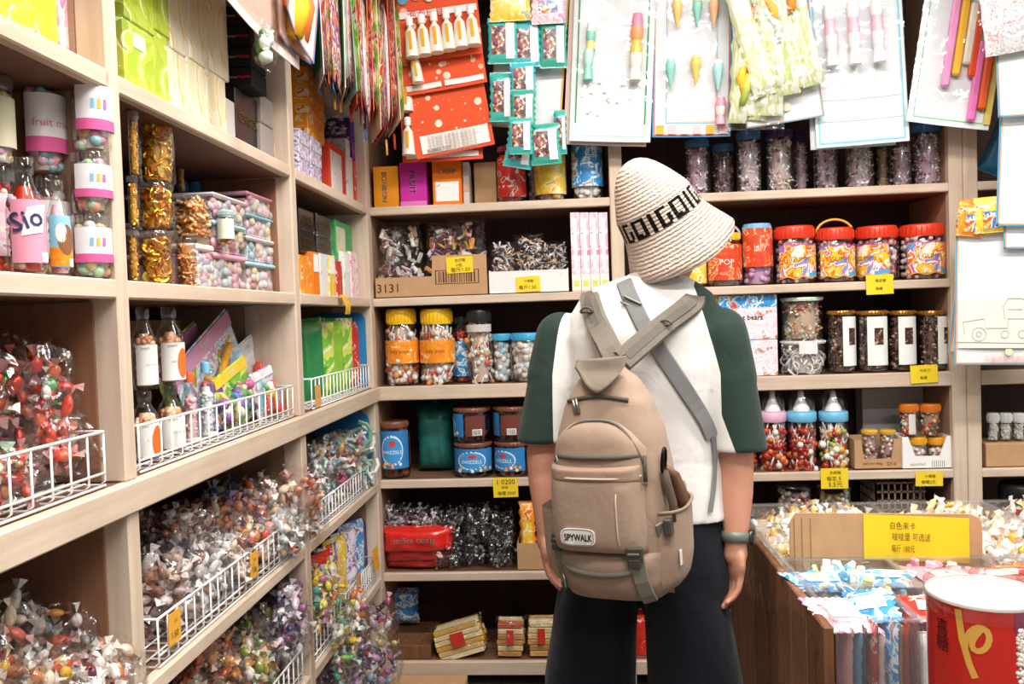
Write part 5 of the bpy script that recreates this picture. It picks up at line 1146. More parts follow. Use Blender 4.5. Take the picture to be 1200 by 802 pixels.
lbag(5, 386, 420, 730, 790, 'bag of violet and white sweets at the foot of the far bay', 0.0, 0.2, d=0.1, fill=('wrap', 60, 0.012, PU), z=0.20)
lbag(5, 416, 456, 715, 800, 'bag of dark purple sweets hanging at the foot of the corner', -0.06, -0.1, d=0.14, fill=('wrap', 90, 0.012, PU+['#3a2f3a']), z=0.14)
lbag(5, 368, 392, 770, 850, 'bag of pale sweets on the bottom shelf of the far bay', 0.06, 0.1, d=0.12, fill=('wrap', 50, 0.012, PU+WHITES))
lpack(5, 380, 396, 775, 'red packet on the bottom shelf of the far bay', 'shiny', 0.08, '#e0301e')
guard('short white wire guard low in the far bay, beside the second upright', (XL-0.012, YBC+0.02), (XL-0.012, YBC+0.30), L[4]+0.001, 0.085, 8)

# --- tags on the left run
def ltag(px, py, w, h, lines, lab, off=-0.006, tilt=0.0, col='#e8a83a', bend=0.0):
    c = atX(px, py, XL-off); price_tag(lab, c, w, h, lines, 'left', tilt, col, bend=bend)
ltag(205, 735, 0.045, 0.055, ['什锦', '1.50'], 'yellow-orange tag clipped to the near end of the long guard', -0.001)
ltag(298, 662, 0.045, 0.055, ['奶糖', '1.80'], 'yellow-orange tag clipped to the far end of the long guard', -0.001)
ltag(404, 357, 0.055, 0.062, ['小包', '2元'], 'yellow-orange tag curling off the second shelf edge in the far bay', -0.016, -0.25, '#e8b02e', bend=1.0)
ltag(339, 465, 0.045, 0.06, ['瓶'], 'orange tag stuck on the upright behind the wire guard', 0.03, 0, '#dca05a')
ltag(373, 464, 0.05, 0.06, ['袋'], 'orange tag clipped inside the far bay third shelf guard', 0.006, 0, '#dca05a')
ltag(441, 655, 0.07, 0.075, ['袋'], 'orange-yellow tag at the end of the small guard by the corner', -0.008, -0.1, '#e8a02e')
ltag(421, 683, 0.05, 0.06, ['包'], 'orange tag on the middle of the small guard', -0.003, 0, '#dca05a')
# ================================================================== rails and hanging packs
t = thing('display_rail', 'metal hanging rail along the top of the back shelving', 'rail', (0, 0, 0))
m = MB(); m.tube([(XL-0.05, 2.955, 2.60), (2.3, 2.955, 2.60)], 0.011, 10, '#b8b8b8', 'metal'); m.build('bar', t)
for x in (-0.6, 0.6, 1.9):
    m = MB(); m.tube([(x, 2.955, 2.6), (x, 2.955, 3.0)], 0.006, 8, '#b8b8b8', 'metal'); m.build('drop_rod', t)
t = thing('display_rail', 'metal hanging rail along the top of the left shelving', 'rail', (0, 0, 0))
m = MB(); m.tube([(-0.665, 0.4, 2.56), (-0.665, 2.90, 2.56)], 0.011, 10, '#b8b8b8', 'metal'); m.build('bar', t)
for y in (0.6, 1.6, 2.6):
    m = MB(); m.tube([(-0.665, y, 2.56), (-0.665, y, 3.0)], 0.006, 8, '#b8b8b8', 'metal'); m.build('drop_rod', t)

def hanging(name, label, cat, bl, br, Y, ztop=2.588, group=None):
    """sheet hung at depth Y from bottom-left / bottom-right photo corners; returns root, width, height (local origin bottom centre)"""
    a, b = atY(*bl, Y), atY(*br, Y); c = (a+b)/2; tilt = -math.atan2(b.z-a.z, b.x-a.x); w = (b-a).length
    return thing(name, label, cat, c, 0, group, (0, tilt, 0)), w, (ztop-c.z)
def card(t, w, h, edges=(), col='#e3e6e8', th=0.0012, bow=0.006, name='card'):
    m = MB()
    m.grid(lambda u, v: ((u-0.5)*w, bow*math.sin(PI*u)*(1-v)-0.0, v*h), 10, 8, col, 'paper', True, 0.0)
    m.grid(lambda u, v: ((0.5-u)*w, th+bow*math.sin(PI*u)*(1-v), v*h), 10, 8, col, 'paper', True, 0.0)
    o = m.build(name, t)
    if edges:
        e = MB()
        for (ins, th_, c) in edges:
            i2 = ins+th_
            for (x0, x1, z0, z1) in ((-w/2+ins, w/2-ins, ins, i2), (-w/2+ins, -w/2+i2, ins, h), (w/2-i2, w/2-ins, ins, h)):
                e.grid(lambda u, v: (x0+(x1-x0)*u, bow*math.sin(PI*((x0+(x1-x0)*u)/w+0.5))*(1-(z0+(z1-z0)*v)/h)-0.0012, z0+(z1-z0)*v), 10, 6, c, 'paper')
        e.build('printed_border', t)
    return o
def filmover(t, w, h, z0=0.0, d=0.02, mat='sheet_film'):
    m = MB(); sd = rr(0, 9)
    m.grid(lambda u, v: ((u-0.5)*w*1.02, -0.004-d*(1-(2*u-1)**4)*(0.35+0.65*abs(noise.noise(V((u*3+sd, v*4, sd))))*1.6), z0+v*(h-z0)), 18, 14, '#fff', mat); m.build('film', t)
def toy_stick(t, x, z, h, cols, r=0.014, name='toy_tube', fine=True):
    m = MB(); n = len(cols)
    for i, c in enumerate(cols):
        z0, z1 = z+h*i/n, z+h*(i+1)/n
        m.lathe([(r*(0.8 if i % 2 else 1), z0), (r, z0+(z1-z0)*0.3), (r*(1 if i % 2 else 0.75), z1)], 10, c, 'plastic', c=(x, -r-0.003, 0))
    m.build(name, t)
def sachet(label, px, Y, mat, col='#fff', group=None, tilt=0.0, name='hanging_sachet', patch=None, words=None, d=0.014, patch2=None):
    x0, x1, y0, y1 = px; a, b, c, e = atY(x0, (y0+y1)/2, Y), atY(x1, (y0+y1)/2, Y), atY((x0+x1)/2, y0, Y), atY((x0+x1)/2, y1, Y)
    return packet(label, ((a.x+b.x)/2, Y, e.z), b.x-a.x, c.z-e.z, d, (0, tilt, 0), mat, '#ffffff' if col == '#fff' else col, group, name, 'packet', patch, words, None, patch2)

# red cards with little bottles ---------------------------------------------------
RC = '#e2562e'
def redcard(label, bl, br, Y, strip, bottles, words=True, seed=1, ztop=2.588, strips=((0.05, 0.95),)):
    t, w, h = hanging('hanging_card', label, 'card', bl, br, Y, ztop, 'red hanging toy cards')
    card(t, w, h, col=RC)
    m = MB(); rs = random.Random(seed)
    for k in range(46):
        x, z, r = rs.uniform(-.46, .46)*w, rs.uniform(0.10, 1.2)*0.33, rs.choice([.0015, .002, .003, .004, .009, .013])
        m.add([(x+r*math.cos(2*PI*i/12), 0.0055*math.sin(PI*(x/w+.5))-0.0016, z+r*math.sin(2*PI*i/12)) for i in range(12)], [tuple(range(12))], pick(['#f6e2d2', '#f0b8a0', '#f2d6c4']), 'ink')
    m.build('bubble_print', t, kind='stuff')
    if strip:
        z0, z1 = strip
        for (x0, x1) in strips:
            m = MB(); m.grid(lambda u, v: ((x0+(x1-x0)*u-0.5)*w, 0.005*math.sin(PI*u)-0.0025, z0+(z1-z0)*v), 8, 1, '#f3ece8', 'paper'); so = m.build('text_panel', t)
            if words and z1-z0 > 0.05:
                for q in range(6):
                    wm = MB(); text(wm, '文字说明 注意事项 使用方法', ((x0+x1-1)/2*w-0.01, -0.0045, z1-0.012-q*0.0105), w=w*0.62, col='#b9a49c'); wm.build('lettering', so)
                wm = MB(); text(wm, 'BUBBLE TOY', (-w*0.2, -0.0045, z0+0.008), w=w*0.3, col='#5a3a32'); wm.build('lettering', so)
    for (x, z, hb) in bottles:
        x = (x-0.5)*w; r = hb*0.16
        b = MB(); b.lathe([(r*1.15, z), (r*1.1, z+hb*0.1), (r*0.85, z+hb*0.62), (r*0.35, z+hb*0.74), (r*0.35, z+hb*0.78)], 14, '#f1e4d8', 'plastic', c=(x, -r*1.2-0.004, 0)); bo = b.build('toy_bottle', t)
        b = MB(); b.lathe([(r*0.55, z+hb*0.78), (r*0.6, z+hb*0.98), (r*0.5, z+hb)], 12, '#f6f2ec', 'plastic', c=(x, -r*1.2-0.004, 0)); b.build('bottle_cap', bo)
        b = MB(); b.box((x, -r*2.2-0.004, z+hb*0.36), (r*0.5, 0.002, hb*0.5), '#e0a02a', 'paper'); b.build('yellow_stripe', bo)
    return t, w, h
t, w, h = redcard('rearmost red card with a column of little bottles at its edge', (472, 191), (566, 186), 2.975, (0.012, 0.03), [(0.10, 0.02, 0.13), (0.10, 0.17, 0.13), (0.10, 0.32, 0.13)], seed=3)
t, w, h = redcard('large red bubble card with a white text panel at its foot', (489, 187), (580, 169), 2.945, (0.012, 0.075), [], seed=5, strips=((0.08, 0.95),))
t, w, h = redcard('shorter red card with a single bottle and two white strips', (474, 113), (571, 96), 2.925, (0.012, 0.03), [(0.2, 0.03, 0.115)], seed=8, strips=((0.04, 0.46), (0.5, 0.97)))
t, w, h = redcard('front red card with six little white bottles in a row', (472, 74), (566, 62), 2.90, None, [(0.15+0.152*i, 0.004+0.003*i, 0.135) for i in range(6)], seed=9)
m = MB(); m.grid(lambda u, v: ((u-0.5)*w*0.96, -0.004, 0.145+0.022*v), 6, 1, '#f0e8e4', 'paper'); so = m.build('white_strip', t)
wm = MB(); text(wm, '泡泡玩具', (-w*0.15, -0.006, 0.156), w=w*0.45, col='#c8442e'); wm.build('lettering', so)
m = MB()
for k in range(6):
    x = (-0.42+0.165*k)*w; m.ball((x, -0.004, 0.215+0.01*(k % 2)), (0.021, 0.003, 0.024), pick(['#f0b8a8', '#8a5a8a', '#e8d8c8', '#6a9ab8', '#f2d2c0']), 'paper', 10, 8)
m.build('printed_faces', t)

# teal sachets ---------------------------------------------------------------------
t, w, h = hanging('hanging_card', 'plain white card behind the teal sachets', 'card', (574, 148), (657, 152), 2.97); card(t, w, h, edges=[(0.0, 0.006, '#e8a84a')])
printed('pr_bead', [(0, '#4a3030'), (0.3, '#8a5a4a'), (0.5, '#d8c8bc'), (0.62, '#a83a6a'), (0.74, '#3a3f6a'), (0.85, '#e8a86a')], 110, 'voronoi')
GT = 'teal sachets hanging in a cluster'
for i, (x0, x1, y0, y1, Y, tl) in enumerate([(571, 606, 22, 74, 2.925, 0.02), (602, 634, 25, 78, 2.93, 0), (632, 664, 25, 79, 2.925, 0.02), (573, 601, 86, 142, 2.935, 0.03), (598, 628, 74, 112, 2.91, 0), (598, 627, 106, 148, 2.90, 0.03),
        (596, 624, 138, 180, 2.89, 0.02), (588, 622, 150, 196, 2.94, 0.2), (622, 658, 146, 192, 2.92, -0.05), (650, 664, 130, 180, 2.95, 0.0)]):
    sachet(['top left teal sachet of the cluster, beside the red cards', 'teal sachet in the middle of the top row', 'teal sachet at the end of the top row, by the white board', 'teal sachet lying over the white card next to the red cards', 'teal sachet under the middle of the top row', 'teal sachet at the centre of the cluster', 'pale teal sachet low in the cluster', 'teal sachet at the bottom tip of the cluster', 'teal sachet low beside the white board', 'narrow teal sachet edge behind the white board'][i], (x0, x1, y0, y1), Y, 'shiny', ['#3fb5a8', '#48bcc4', '#37a894'][i % 3], group=GT, tilt=tl, patch=('pr_bead', 0.12, 0.62, 0.18, 0.82), patch2=('pr_white', 0.62, 0.9, 0.08, 0.88, '#e9f2f2'), d=0.02)
sachet('yellow and white smiling packet above the teal sachets', (573, 622, -25, 24), 2.91, 'pr_yellow', d=0.02)
sachet('pink and blue packet above the teal sachets', (622, 662, -25, 27), 2.905, 'pr_pink', d=0.02, patch=('pr_multi', 0.2, 0.8, 0.2, 0.7))

# white game boards -------------------------------------------------------------------
t, w, h = hanging('game_board', 'white board with a green inner border, first of the white boards', 'board', (667, 165), (762, 167), 2.93)
card(t, w, h, edges=[(0.018, 0.003, '#bfe0d4'), (0.0, 0.002, '#d8dfe2')]); 
m = MB(); m.grid(lambda u, v: (-w/2+0.016+0.005*u, -0.003, 0.06+v*(h-0.06)), 1, 6, '#3f9a6a', 'paper'); m.build('green_border', t)
m = MB(); m.grid(lambda u, v: (w/2-0.024+0.005*u, -0.003, 0.06+v*(h-0.06)), 1, 6, '#3f9a6a', 'paper'); m.build('green_border', t)
toy_stick(t, -w*0.30, 0.20, 0.10, ['#8fd0bc', '#bfe6da'], 0.017); toy_stick(t, -w*0.28, 0.30, 0.09, ['#f0d88a', '#8fd0bc', '#d8efe6'], 0.016); toy_stick(t, w*0.28, 0.20, 0.22, ['#f2e8e2', '#f6eae0', '#f0c05a', '#efa06a', '#e88aa8'], 0.021)
filmover(t, w, h*0.98, 0.12)
m = MB()
for q in range(14): m.box((rr(-.36, .36)*w, -0.0025, rr(.07, .2)), (rr(.006, .014), 0.001, rr(.004, .010)), '#dde3e6', 'ink')
m.build('faint_print', t)
t, w, h = hanging('game_board', 'white board at the back of the green-bordered board, lower edge peeping out', 'board', (660, 169), (757, 172), 2.95); card(t, w, h, edges=[(0.0, 0.02, '#d8c0b4')])
t, w, h = hanging('game_board', 'white board with a blue border and small cone toys', 'board', (764, 161), (856, 160), 2.94)
card(t, w, h, edges=[(0.0, 0.005, '#3f8cc0'), (0.006, 0.003, '#d86a4a'), (0.045, 0.003, '#7fb8d8'), (0.050, 0.002, '#e8b09a')])
for x, z, cols in ((-0.28, 0.16, ['#bfe4dc', '#8fcfc0']), (0.04, 0.17, ['#f2e0a8', '#efc868']), (0.32, 0.15, ['#f0f0ee', '#a8dce0']), (-0.2, 0.36, ['#f6e8c8', '#f0c878']), (0.05, 0.36, ['#f0e0a0', '#8fcfc0']), (0.26, 0.36, ['#f4e8e0', '#efb888'])):
    m = MB(); m.lathe([(0.003, z), (0.016, z+0.06), (0.018, z+0.075), (0.010, z+0.09)], 12, cols[1], 'plastic', c=(x*w, -0.022, 0)); o = m.build('cone_toy', t)
    m = MB(); m.ball((x*w, -0.022, z+0.088), (0.016, 0.016, 0.014), cols[0], 'plastic', 10, 7); m.build('cone_top', o)
m = MB()
for k in range(6): m.box((-w*0.4+w*0.16*k, -0.004, 0.024), (w*0.1, 0.002, 0.03), pick(['#efd8cc', '#e8824a', '#cfe0d4', '#e8c0c8', '#f0b04a']), 'paper')
m.build('printed_figures', t)
toy_stick(t, w*0.36, 0.035, 0.09, ['#e8a8b8', '#f2d8d8', '#e89aac'], 0.017); filmover(t, w, h*0.98, 0.07)
# yellow-green toy packs in film
t, w, h = hanging('hanging_card', 'white card with an orange and blue edge, hung askew under yellow-green film', 'card', (862, 153), (979, 134), 2.90)
card(t, w*0.78, h, edges=[(0.0, 0.003, '#3f9ac8'), (0.003, 0.003, '#e8a05a')]); 
m = MB(); m.lathe([(0.014, 0), (0.0145, 0.001)], 20, '#efdcb8', 'paper', M=Matrix.Translation((w*0.03, -0.003, 0.05)) @ Matrix.Rotation(PI/2, 4, 'X')); m.build('printed_emblem', t)
colmat('soft_toy', 0.6, 0, 0.3, 0.15, 40)
printed('pr_limefilm', [(0, '#e6ecc4'), (0.40, '#d6df9a'), (0.47, '#f2f3e4'), (0.56, '#cbd884'), (0.60, '#eef0da'), (0.66, '#f0c070'), (0.69, '#e9efcf'), (0.74, '#cfe6d8')], 13, stretch=(1, 1, 0.45), detail=4.0)
def limepack(label, bl, br, Y, seed, cols):
    t, w, h = hanging('toy_pack', label, 'toy pack', bl, br, Y)
    for k in range(5):
        m = MB(); x0 = (-.36+0.18*k)*w; pillow(m, w*rr(.26, .36), h*rr(.7, .95), 0.05, 'pr_limefilm', nu=12, nv=18, seed=seed+k, wob=0.22); o = m.build('crumpled_toy', t); o.location = (x0, rr(-.012, .012), rr(.005, .06)); o.rotation_euler = (0, rr(-.14, .14), 0)
    for k, c in enumerate(cols):
        m = MB(); x0, z0, ln = rr(-.38, .38)*w, rr(.02, .62)*h, rr(.08, .16)
        m.tube([(x0, -0.028, z0), (x0+rr(-.02, .02), -0.038, z0+ln*0.5), (x0+rr(-.04, .04), -0.028, z0+ln)], [0.010, 0.015, 0.008], 9, c, 'soft_toy'); m.build('toy', t)
    m = MB(); pillow(m, w*1.08, h*0.995, 0.085, 'film', nu=24, nv=26, seed=seed, wob=0.14); m.build('film', t)
limepack('crinkled film pack of yellow-green toys beside the blue-bordered board', (856, 153), (918, 152), 2.885, 4, ['#e0622a', '#e8823a', '#f0c03a', '#b8c25a'])
limepack('crinkled film pack of pale lime toys over the askew card', (888, 128), (968, 104), 2.865, 7, ['#f0a03a', '#f0b84a', '#cfe6d8'])
t, w, h = hanging('game_board', 'white board with a pale blue grid', 'board', (957, 174), (1066, 165), 2.93)
card(t, w, h, edges=[(0.0, 0.002, '#c9d8de'), (0.010, 0.006, '#8fcbe0'), (0.018, 0.002, '#cfe6ee')])
m = MB()
for x in (-0.17, 0.17): m.grid(lambda u, v: (x*w-0.001+0.002*u, -0.002, 0.02+v*0.2), 1, 4, '#c8dde6', 'paper')
for z in (0.085, 0.155): m.grid(lambda u, v: ((u-0.5)*w*0.9, -0.002, z+0.002*v), 8, 1, '#c8dde6', 'paper')
m.build('printed_grid', t)
for k, x in enumerate((-0.3, -0.05, 0.2)): toy_stick(t, x*w, 0.26, 0.2, ['#f6f0f0', '#f2e4e6', '#f0b8c8', '#f4eeee'], 0.02)
filmover(t, w, h*0.98, 0.2)
t, w, h = hanging('game_board', 'plain white board peeping out behind the blue grid board', 'board', (950, 176), (1050, 170), 2.95); card(t, w, h, edges=[(0, 0.003, '#b8ccd4')])
t, w, h = hanging('game_board', 'white board with a green border and pink and orange tubes, hung askew', 'board', (1062, 142), (1158, 153), 2.91)
card(t, w, h, edges=[(0.018, 0.004, '#8fc8a0'), (0.0, 0.002, '#d0d8d8')])
for x, z, ln, c in ((-0.12, 0.12, 0.3, '#e89ac8'), (-0.01, 0.16, 0.28, '#f0b83a'), (0.10, 0.2, 0.2, '#f4ead8'), (0.18, 0.16, 0.24, '#e2502c'), (0.25, 0.02, 0.26, '#e878b8'), (0.36, 0.06, 0.20, '#e8602c')):
    m = MB(); m.box((x*w, -0.012, z+ln/2), (0.026, 0.018, ln), c, 'plastic', 0.006); m.build('toy_tube', t)
filmover(t, w, h*0.98, 0.05, 0.03)
m = MB(); m.box((w*0.46, -0.005, h*0.4), (0.02, 0.004, h*0.75), '#e8d06a', 'paper'); m.build('yellow_edge', t)
# far hanging group
t, w, h = hanging('hanging_card', 'large white sheet with blue edge and grey cartoon outline, lowest at the picture edge', 'card', (1118, 428), (1230, 428), 2.86, ztop=atY(1160, 258, 2.86).z)
card(t, w, h, edges=[(0.0, 0.004, '#3f9ac8'), (0.004, 0.004, '#e8a05a')])
m = MB(); m.grid(lambda u, v: ((u-0.5)*w*0.95+0.004, -0.003, 0.055+v*0.16), 8, 4, '#ece8dc', 'paper'); po = m.build('printed_picture', t)
def line(pts, c='#b8b4a4', r=0.0009):
    q = MB(); q.tube([(p[0]*w, -0.005, p[1]) for p in pts], r, 4, c, 'ink'); q.build('outline', po)
line([(-.48, .055), (.48, .055)]); line([(-.48, .075), (.48, .07)])
for cx, cz, r in ((-.25, .10, .022), (.02, .10, .012), (.2, .10, .012), (-.25, .10, .008)): line([(cx+r/w*math.cos(a), cz+r*math.sin(a)) for a in [2*PI*k/16 for k in range(17)]])
line([(-.4, .10), (-.42, .14), (-.2, .15), (-.18, .12), (.05, .12), (.05, .15), (.3, .15), (.35, .11)])
line([(.02, .15), (.0, .19), (.05, .215), (.2, .215), (.26, .19), (.24, .15)]); line([(.05, .18), (.2, .18)])
wm = MB(); text(wm, '儿童益智拼图玩具', (0.02, -0.004, 0.022), w=w*0.5, col='#e8b0a0'); wm.build('lettering', t)
m = MB(); m.lathe([(0.012, 0), (0.0125, 0.001)], 18, '#efe0b8', 'paper', M=Matrix.Translation((0.02, -0.003, 0.043)) @ Matrix.Rotation(PI/2, 4, 'X')); m.build('printed_emblem', t)
t, w, h = hanging('hanging_card', 'second blue-edged sheet behind the cartoon sheet', 'card', (1111, 414), (1215, 424), 2.885, ztop=atY(1160, 262, 2.885).z); card(t, w, h, edges=[(0.0, 0.004, '#3f9ac8'), (0.004, 0.006, '#e8a05a')])
for i, (px, Y, tl, lab) in enumerate([((1119, 1152, 236, 276), 2.845, 0.1, 'orange and white packet at the top corner of the cartoon sheet'), ((1142, 1176, 232, 272), 2.835, -0.05, 'orange and yellow packet beside the one at the sheet corner')]):
    sachet(lab, px, Y, ('pr_orange', 'pr_yellow')[i], tilt=tl, patch=('pr_multi', 0.25, 0.8, 0.1, 0.6), group='bright packets on the cartoon sheet', d=0.02)
t, w, h = hanging('hanging_card', 'tall blank white sheet with a blue edge beside the double upright', 'card', (1167, 265), (1260, 266), 2.82); card(t, w, h, edges=[(0.0, 0.005, '#3f9ac8'), (0.005, 0.004, '#e8b07a')], bow=0.0)
t, w, h = hanging('hanging_card', 'small white sheet with a blue edge over the tall blank sheet', 'card', (1170, 138), (1260, 132), 2.79, ztop=atY(1180, 60, 2.79).z); card(t, w, h, edges=[(0.0, 0.004, '#3f9ac8'), (0.004, 0.003, '#e8a05a')], bow=0.0)
t, w, h = hanging('hanging_card', 'white blue-edged sheet low behind the tall blank sheet', 'card', (1176, 292), (1270, 291), 2.84); card(t, w, h, edges=[(0.0, 0.004, '#3f9ac8'), (0.004, 0.003, '#e8a05a')], bow=0.0)
t, w, h = hanging('toy_pack', 'crumpled clear pack with grey and red print at the top picture corner', 'toy pack', (1152, 68), (1240, 52), 2.76)
m = MB(); pillow(m, w, h, 0.05, 'film', seed=2); m.build('film', t)
printed('pr_grey', [(0, '#e4e2e4'), (0.44, '#c9c6cc'), (0.5, '#eceaec'), (0.56, '#d8a8a8'), (0.6, '#e8e6e8'), (0.66, '#9a98a4'), (0.7, '#e6e4e6')], 24)
m = MB(); pillow(m, w*0.92, h*0.96, 0.035, 'pr_grey', seed=6, wob=0.2); m.build('printed_insert', t)

# sheets facing the aisle along the left run ------------------------------------------
def side_sheet(label, y0, y1, z0, z1, X, mat, col, edges=True, tilt=0.0, roll=0.0, name='hanging_card', group='sheets hung along the left run'):
    t = thing(name, label, 'card', (X, (y0+y1)/2, z0), 0, group, (roll, tilt, PI/2)); w, h = y1-y0, z1-z0
    card(t, w, h, edges=[(0.0, 0.004, '#3f7ac0'), (0.004, 0.004, '#e07a5a')] if edges else [(0, 0.02, '#f0e6e0')], col=col, bow=0.01)
    return t, w, h
S_ = lambda px, py, X: atX(px, py, X)
t, w, h = side_sheet('pinkish red sheet hung high over the cream cartons', 1.15, 1.62, 2.005, 2.55, -0.655, 'paper', '#a8685c', False)
m = MB(); m.grid(lambda u, v: ((u-0.5)*w*0.9, -0.003, 0.03+v*0.3), 6, 4, '#f0dcd4', 'paper'); m.build('printed_panel', t)
a = S_(264, 12, -0.64); b = S_(330, 42, -0.64)
t, w, h = side_sheet('white sheet with a yellow toy hung over the flat black cartons', a.y, b.y+0.12, (a.z+b.z)/2-0.01, 2.55, -0.64, 'paper', '#c8aa9c', False, tilt=0.03)
m = MB(); m.tube([(w*0.30, -0.02, 0.05), (w*0.32, -0.03, 0.12), (w*0.3, -0.02, 0.2)], [0.02, 0.026, 0.018], 9, '#f0b42a', 'soft_toy'); m.build('toy', t)
m = MB(); m.tube([(w*0.44, -0.02, 0.06), (w*0.45, -0.03, 0.14), (w*0.44, -0.02, 0.22)], [0.014, 0.02, 0.012], 9, '#e8763a', 'soft_toy'); m.build('toy', t)
filmover(t, w, h, 0.0, 0.03)
a = S_(327, 40, -0.63); b = S_(364, 68, -0.63)
t, w, h = side_sheet('blue-edged sheet of small orange toys hung before the second upright', a.y, b.y, a.z, 2.55, -0.63, 'paper', '#e6c0a4', True)
m = MB()
for q in range(10): m.box((rr(-.4, .4)*w, -0.008, 0.03+rr(0, .3)), (0.03, 0.012, 0.06), pick(['#e8763a', '#f0e0d0', '#d8503a', '#f0b83a']), 'plastic', 0.003)
m.build('toy_blocks', t)
a = S_(338, 8, -0.60); b = S_(366, 60, -0.60)
t, w, h = side_sheet('pale sheet with a blue edge hanging by one corner before the second upright', a.y, b.y+0.03, b.z+0.01, 2.55, -0.605, 'paper', '#d8cfc8', True, tilt=0.35)
p = S_(311, 78, -0.62); bag('small green and clear bag hanging at the corner of the white sheet', (-0.62, p.y, p.z), 0.055, S_(311, 28, -0.62).z-p.z, 0.04, rot=(0, 0.15, PI/2), fill=('lump', 16, 0.012, ['#5a8a3a', '#3a6a2a', '#e6eae2', '#c8d0c0']))
printed('pr_fan', [(0, '#e04a2c'), (0.40, '#f0efe9'), (0.46, '#e8763a'), (0.52, '#7a4a8a'), (0.57, '#e8c8b8'), (0.62, '#3f8a5a'), (0.67, '#d8402a'), (0.73, '#4a8ac0')], 34, stretch=(1, 1, 0.35))
# edge-on packs on a hook near the corner
fans = []
NF = 22
for i in range(NF):
    px = 372+i*4.3; Yc = 2.30+0.022*i+rr(-.02, .02); yb = 92+i*3.4+rr(-8, 8)
    if i > 12: yb = 138+rr(-10, 28)
    p = atY(px, yb, Yc); fans.append((p.x, Yc, p.z, i))
for (x, y, z, i) in fans:
    h = 2.55-z; w = rr(.13, .19)
    t = thing('hanging_pack', ['thin hanging toy pack seen edge-on, near the second upright', 'thin hanging toy pack seen edge-on, in the middle of the fan', 'thin hanging toy pack seen edge-on, by the back corner'][0 if i < 8 else 1 if i < 15 else 2], 'toy pack', (x, y, z), 0, ['edge-on packs near the second upright', 'edge-on packs in the middle of the fan', 'edge-on packs by the back corner'][0 if i < 8 else 1 if i < 15 else 2], (rr(-.03, .03), rr(-.02, .05)+0.006*(i-8), PI/2+0.32+rr(-.15, .15)))
    m = MB(); m.box((0, 0.0, h/2), (w, 0.002, h), ['#2f6a3a', '#e9e4dc', '#1f2a24', '#8fb09a', '#c8502c', '#3a76a8'][i % 6] if i < 12 else ['#e0623c', '#d8b8a0', '#b8342a', '#5a3a5a', '#e8883a'][i % 5], 'paper'); m.build('backing_card', t)
    m = MB(); pillow(m, w*0.95, h*0.62, 0.022, 'pr_fan' if i % 3 else ('pr_snack' if i % 2 else 'pr_white'), nu=8, nv=10, seed=i); o = m.build('pouch', t); o.location = (0, -0.012, h*0.0+0.012)
    if i % 3 == 0:
        m = MB(); m.tube([(w*0.3, -0.01, 0.0), (w*0.32, -0.012, -0.05)], 0.004, 6, pick(['#c8342a', '#3f6ab0', '#e8a03a']), 'plastic'); m.build('toy_end', t)
t = thing('hook_arm', 'dark hook arm above the fan of edge-on packs', 'hook', (0, 0, 0)); m = MB(); m.tube([(-0.665, 2.58, 2.55), (-0.42, 2.62, 2.55)], 0.006, 8, '#3a3a3a', 'metal'); m.build('arm', t)
t = thing('cable_loop', 'thin dark loop hanging behind the narrow orange carton', 'cord', (0, 0, 0)); c = atY(454, 185, YB+0.3); m = MB(); m.tube([(c.x+0.02*math.cos(a), c.y, c.z+0.035*math.sin(a)) for a in [2*PI*k/20 for k in range(20)]], 0.0018, 5, '#1c1a1a', 'plastic', closed=True); m.build('cord', t)
# ================================================================== display bins by the shopper
TX0, TX1, TY0, TY1, TZ = 0.42, 1.36, 1.50, 2.42, 0.80
t = thing('display_crate', 'brown plank crate carrying the clear sweet bins beside the shopper', 'crate', (0, 0, 0))
wood('plank_light', S('#6e4a33'), S('#a07354'), ax=2)
def plankwall(name, x0, x1, y0, y1, z0, z1, along, n, parent):
    m = MB()
    for k in range(n):
        if along == 'y': a = y0+(y1-y0)*k/n; b = y0+(y1-y0)*(k+1)/n; m.box(((x0+x1)/2, (a+b)/2, (z0+z1)/2), (x1-x0, b-a-0.004, z1-z0), '#fff', ('dark_plank', 'plank_light')[(k*k+k//2) % 2], 0.003)
        else: a = x0+(x1-x0)*k/n; b = x0+(x1-x0)*(k+1)/n; m.box(((a+b)/2, (y0+y1)/2, (z0+z1)/2), (b-a-0.004, y1-y0, z1-z0), '#fff', 'dark_plank', 0.003)
    m.build(name, parent)
plankwall('side_planks', TX0, TX0+0.018, TY0, TY1, 0, TZ-0.01, 'y', 8, t)
plankwall('side_planks', TX1-0.018, TX1, TY0, TY1, 0, TZ-0.01, 'y', 8, t)
plankwall('front_planks', TX0+0.019, TX1-0.019, TY0+0.02, TY0+0.035, 0, TZ-0.19, 'x', 8, t)
plankwall('back_planks', TX0+0.019, TX1-0.019, TY1-0.018, TY1, 0, TZ-0.05, 'x', 8, t)
m = MB(); m.box(((TX0+TX1)/2, (TY0+TY1)/2+0.01, TZ-0.20), (TX1-TX0-0.04, TY1-TY0-0.06, 0.016), '#fff', 'dark_plank'); m.build('shelf_floor', t)
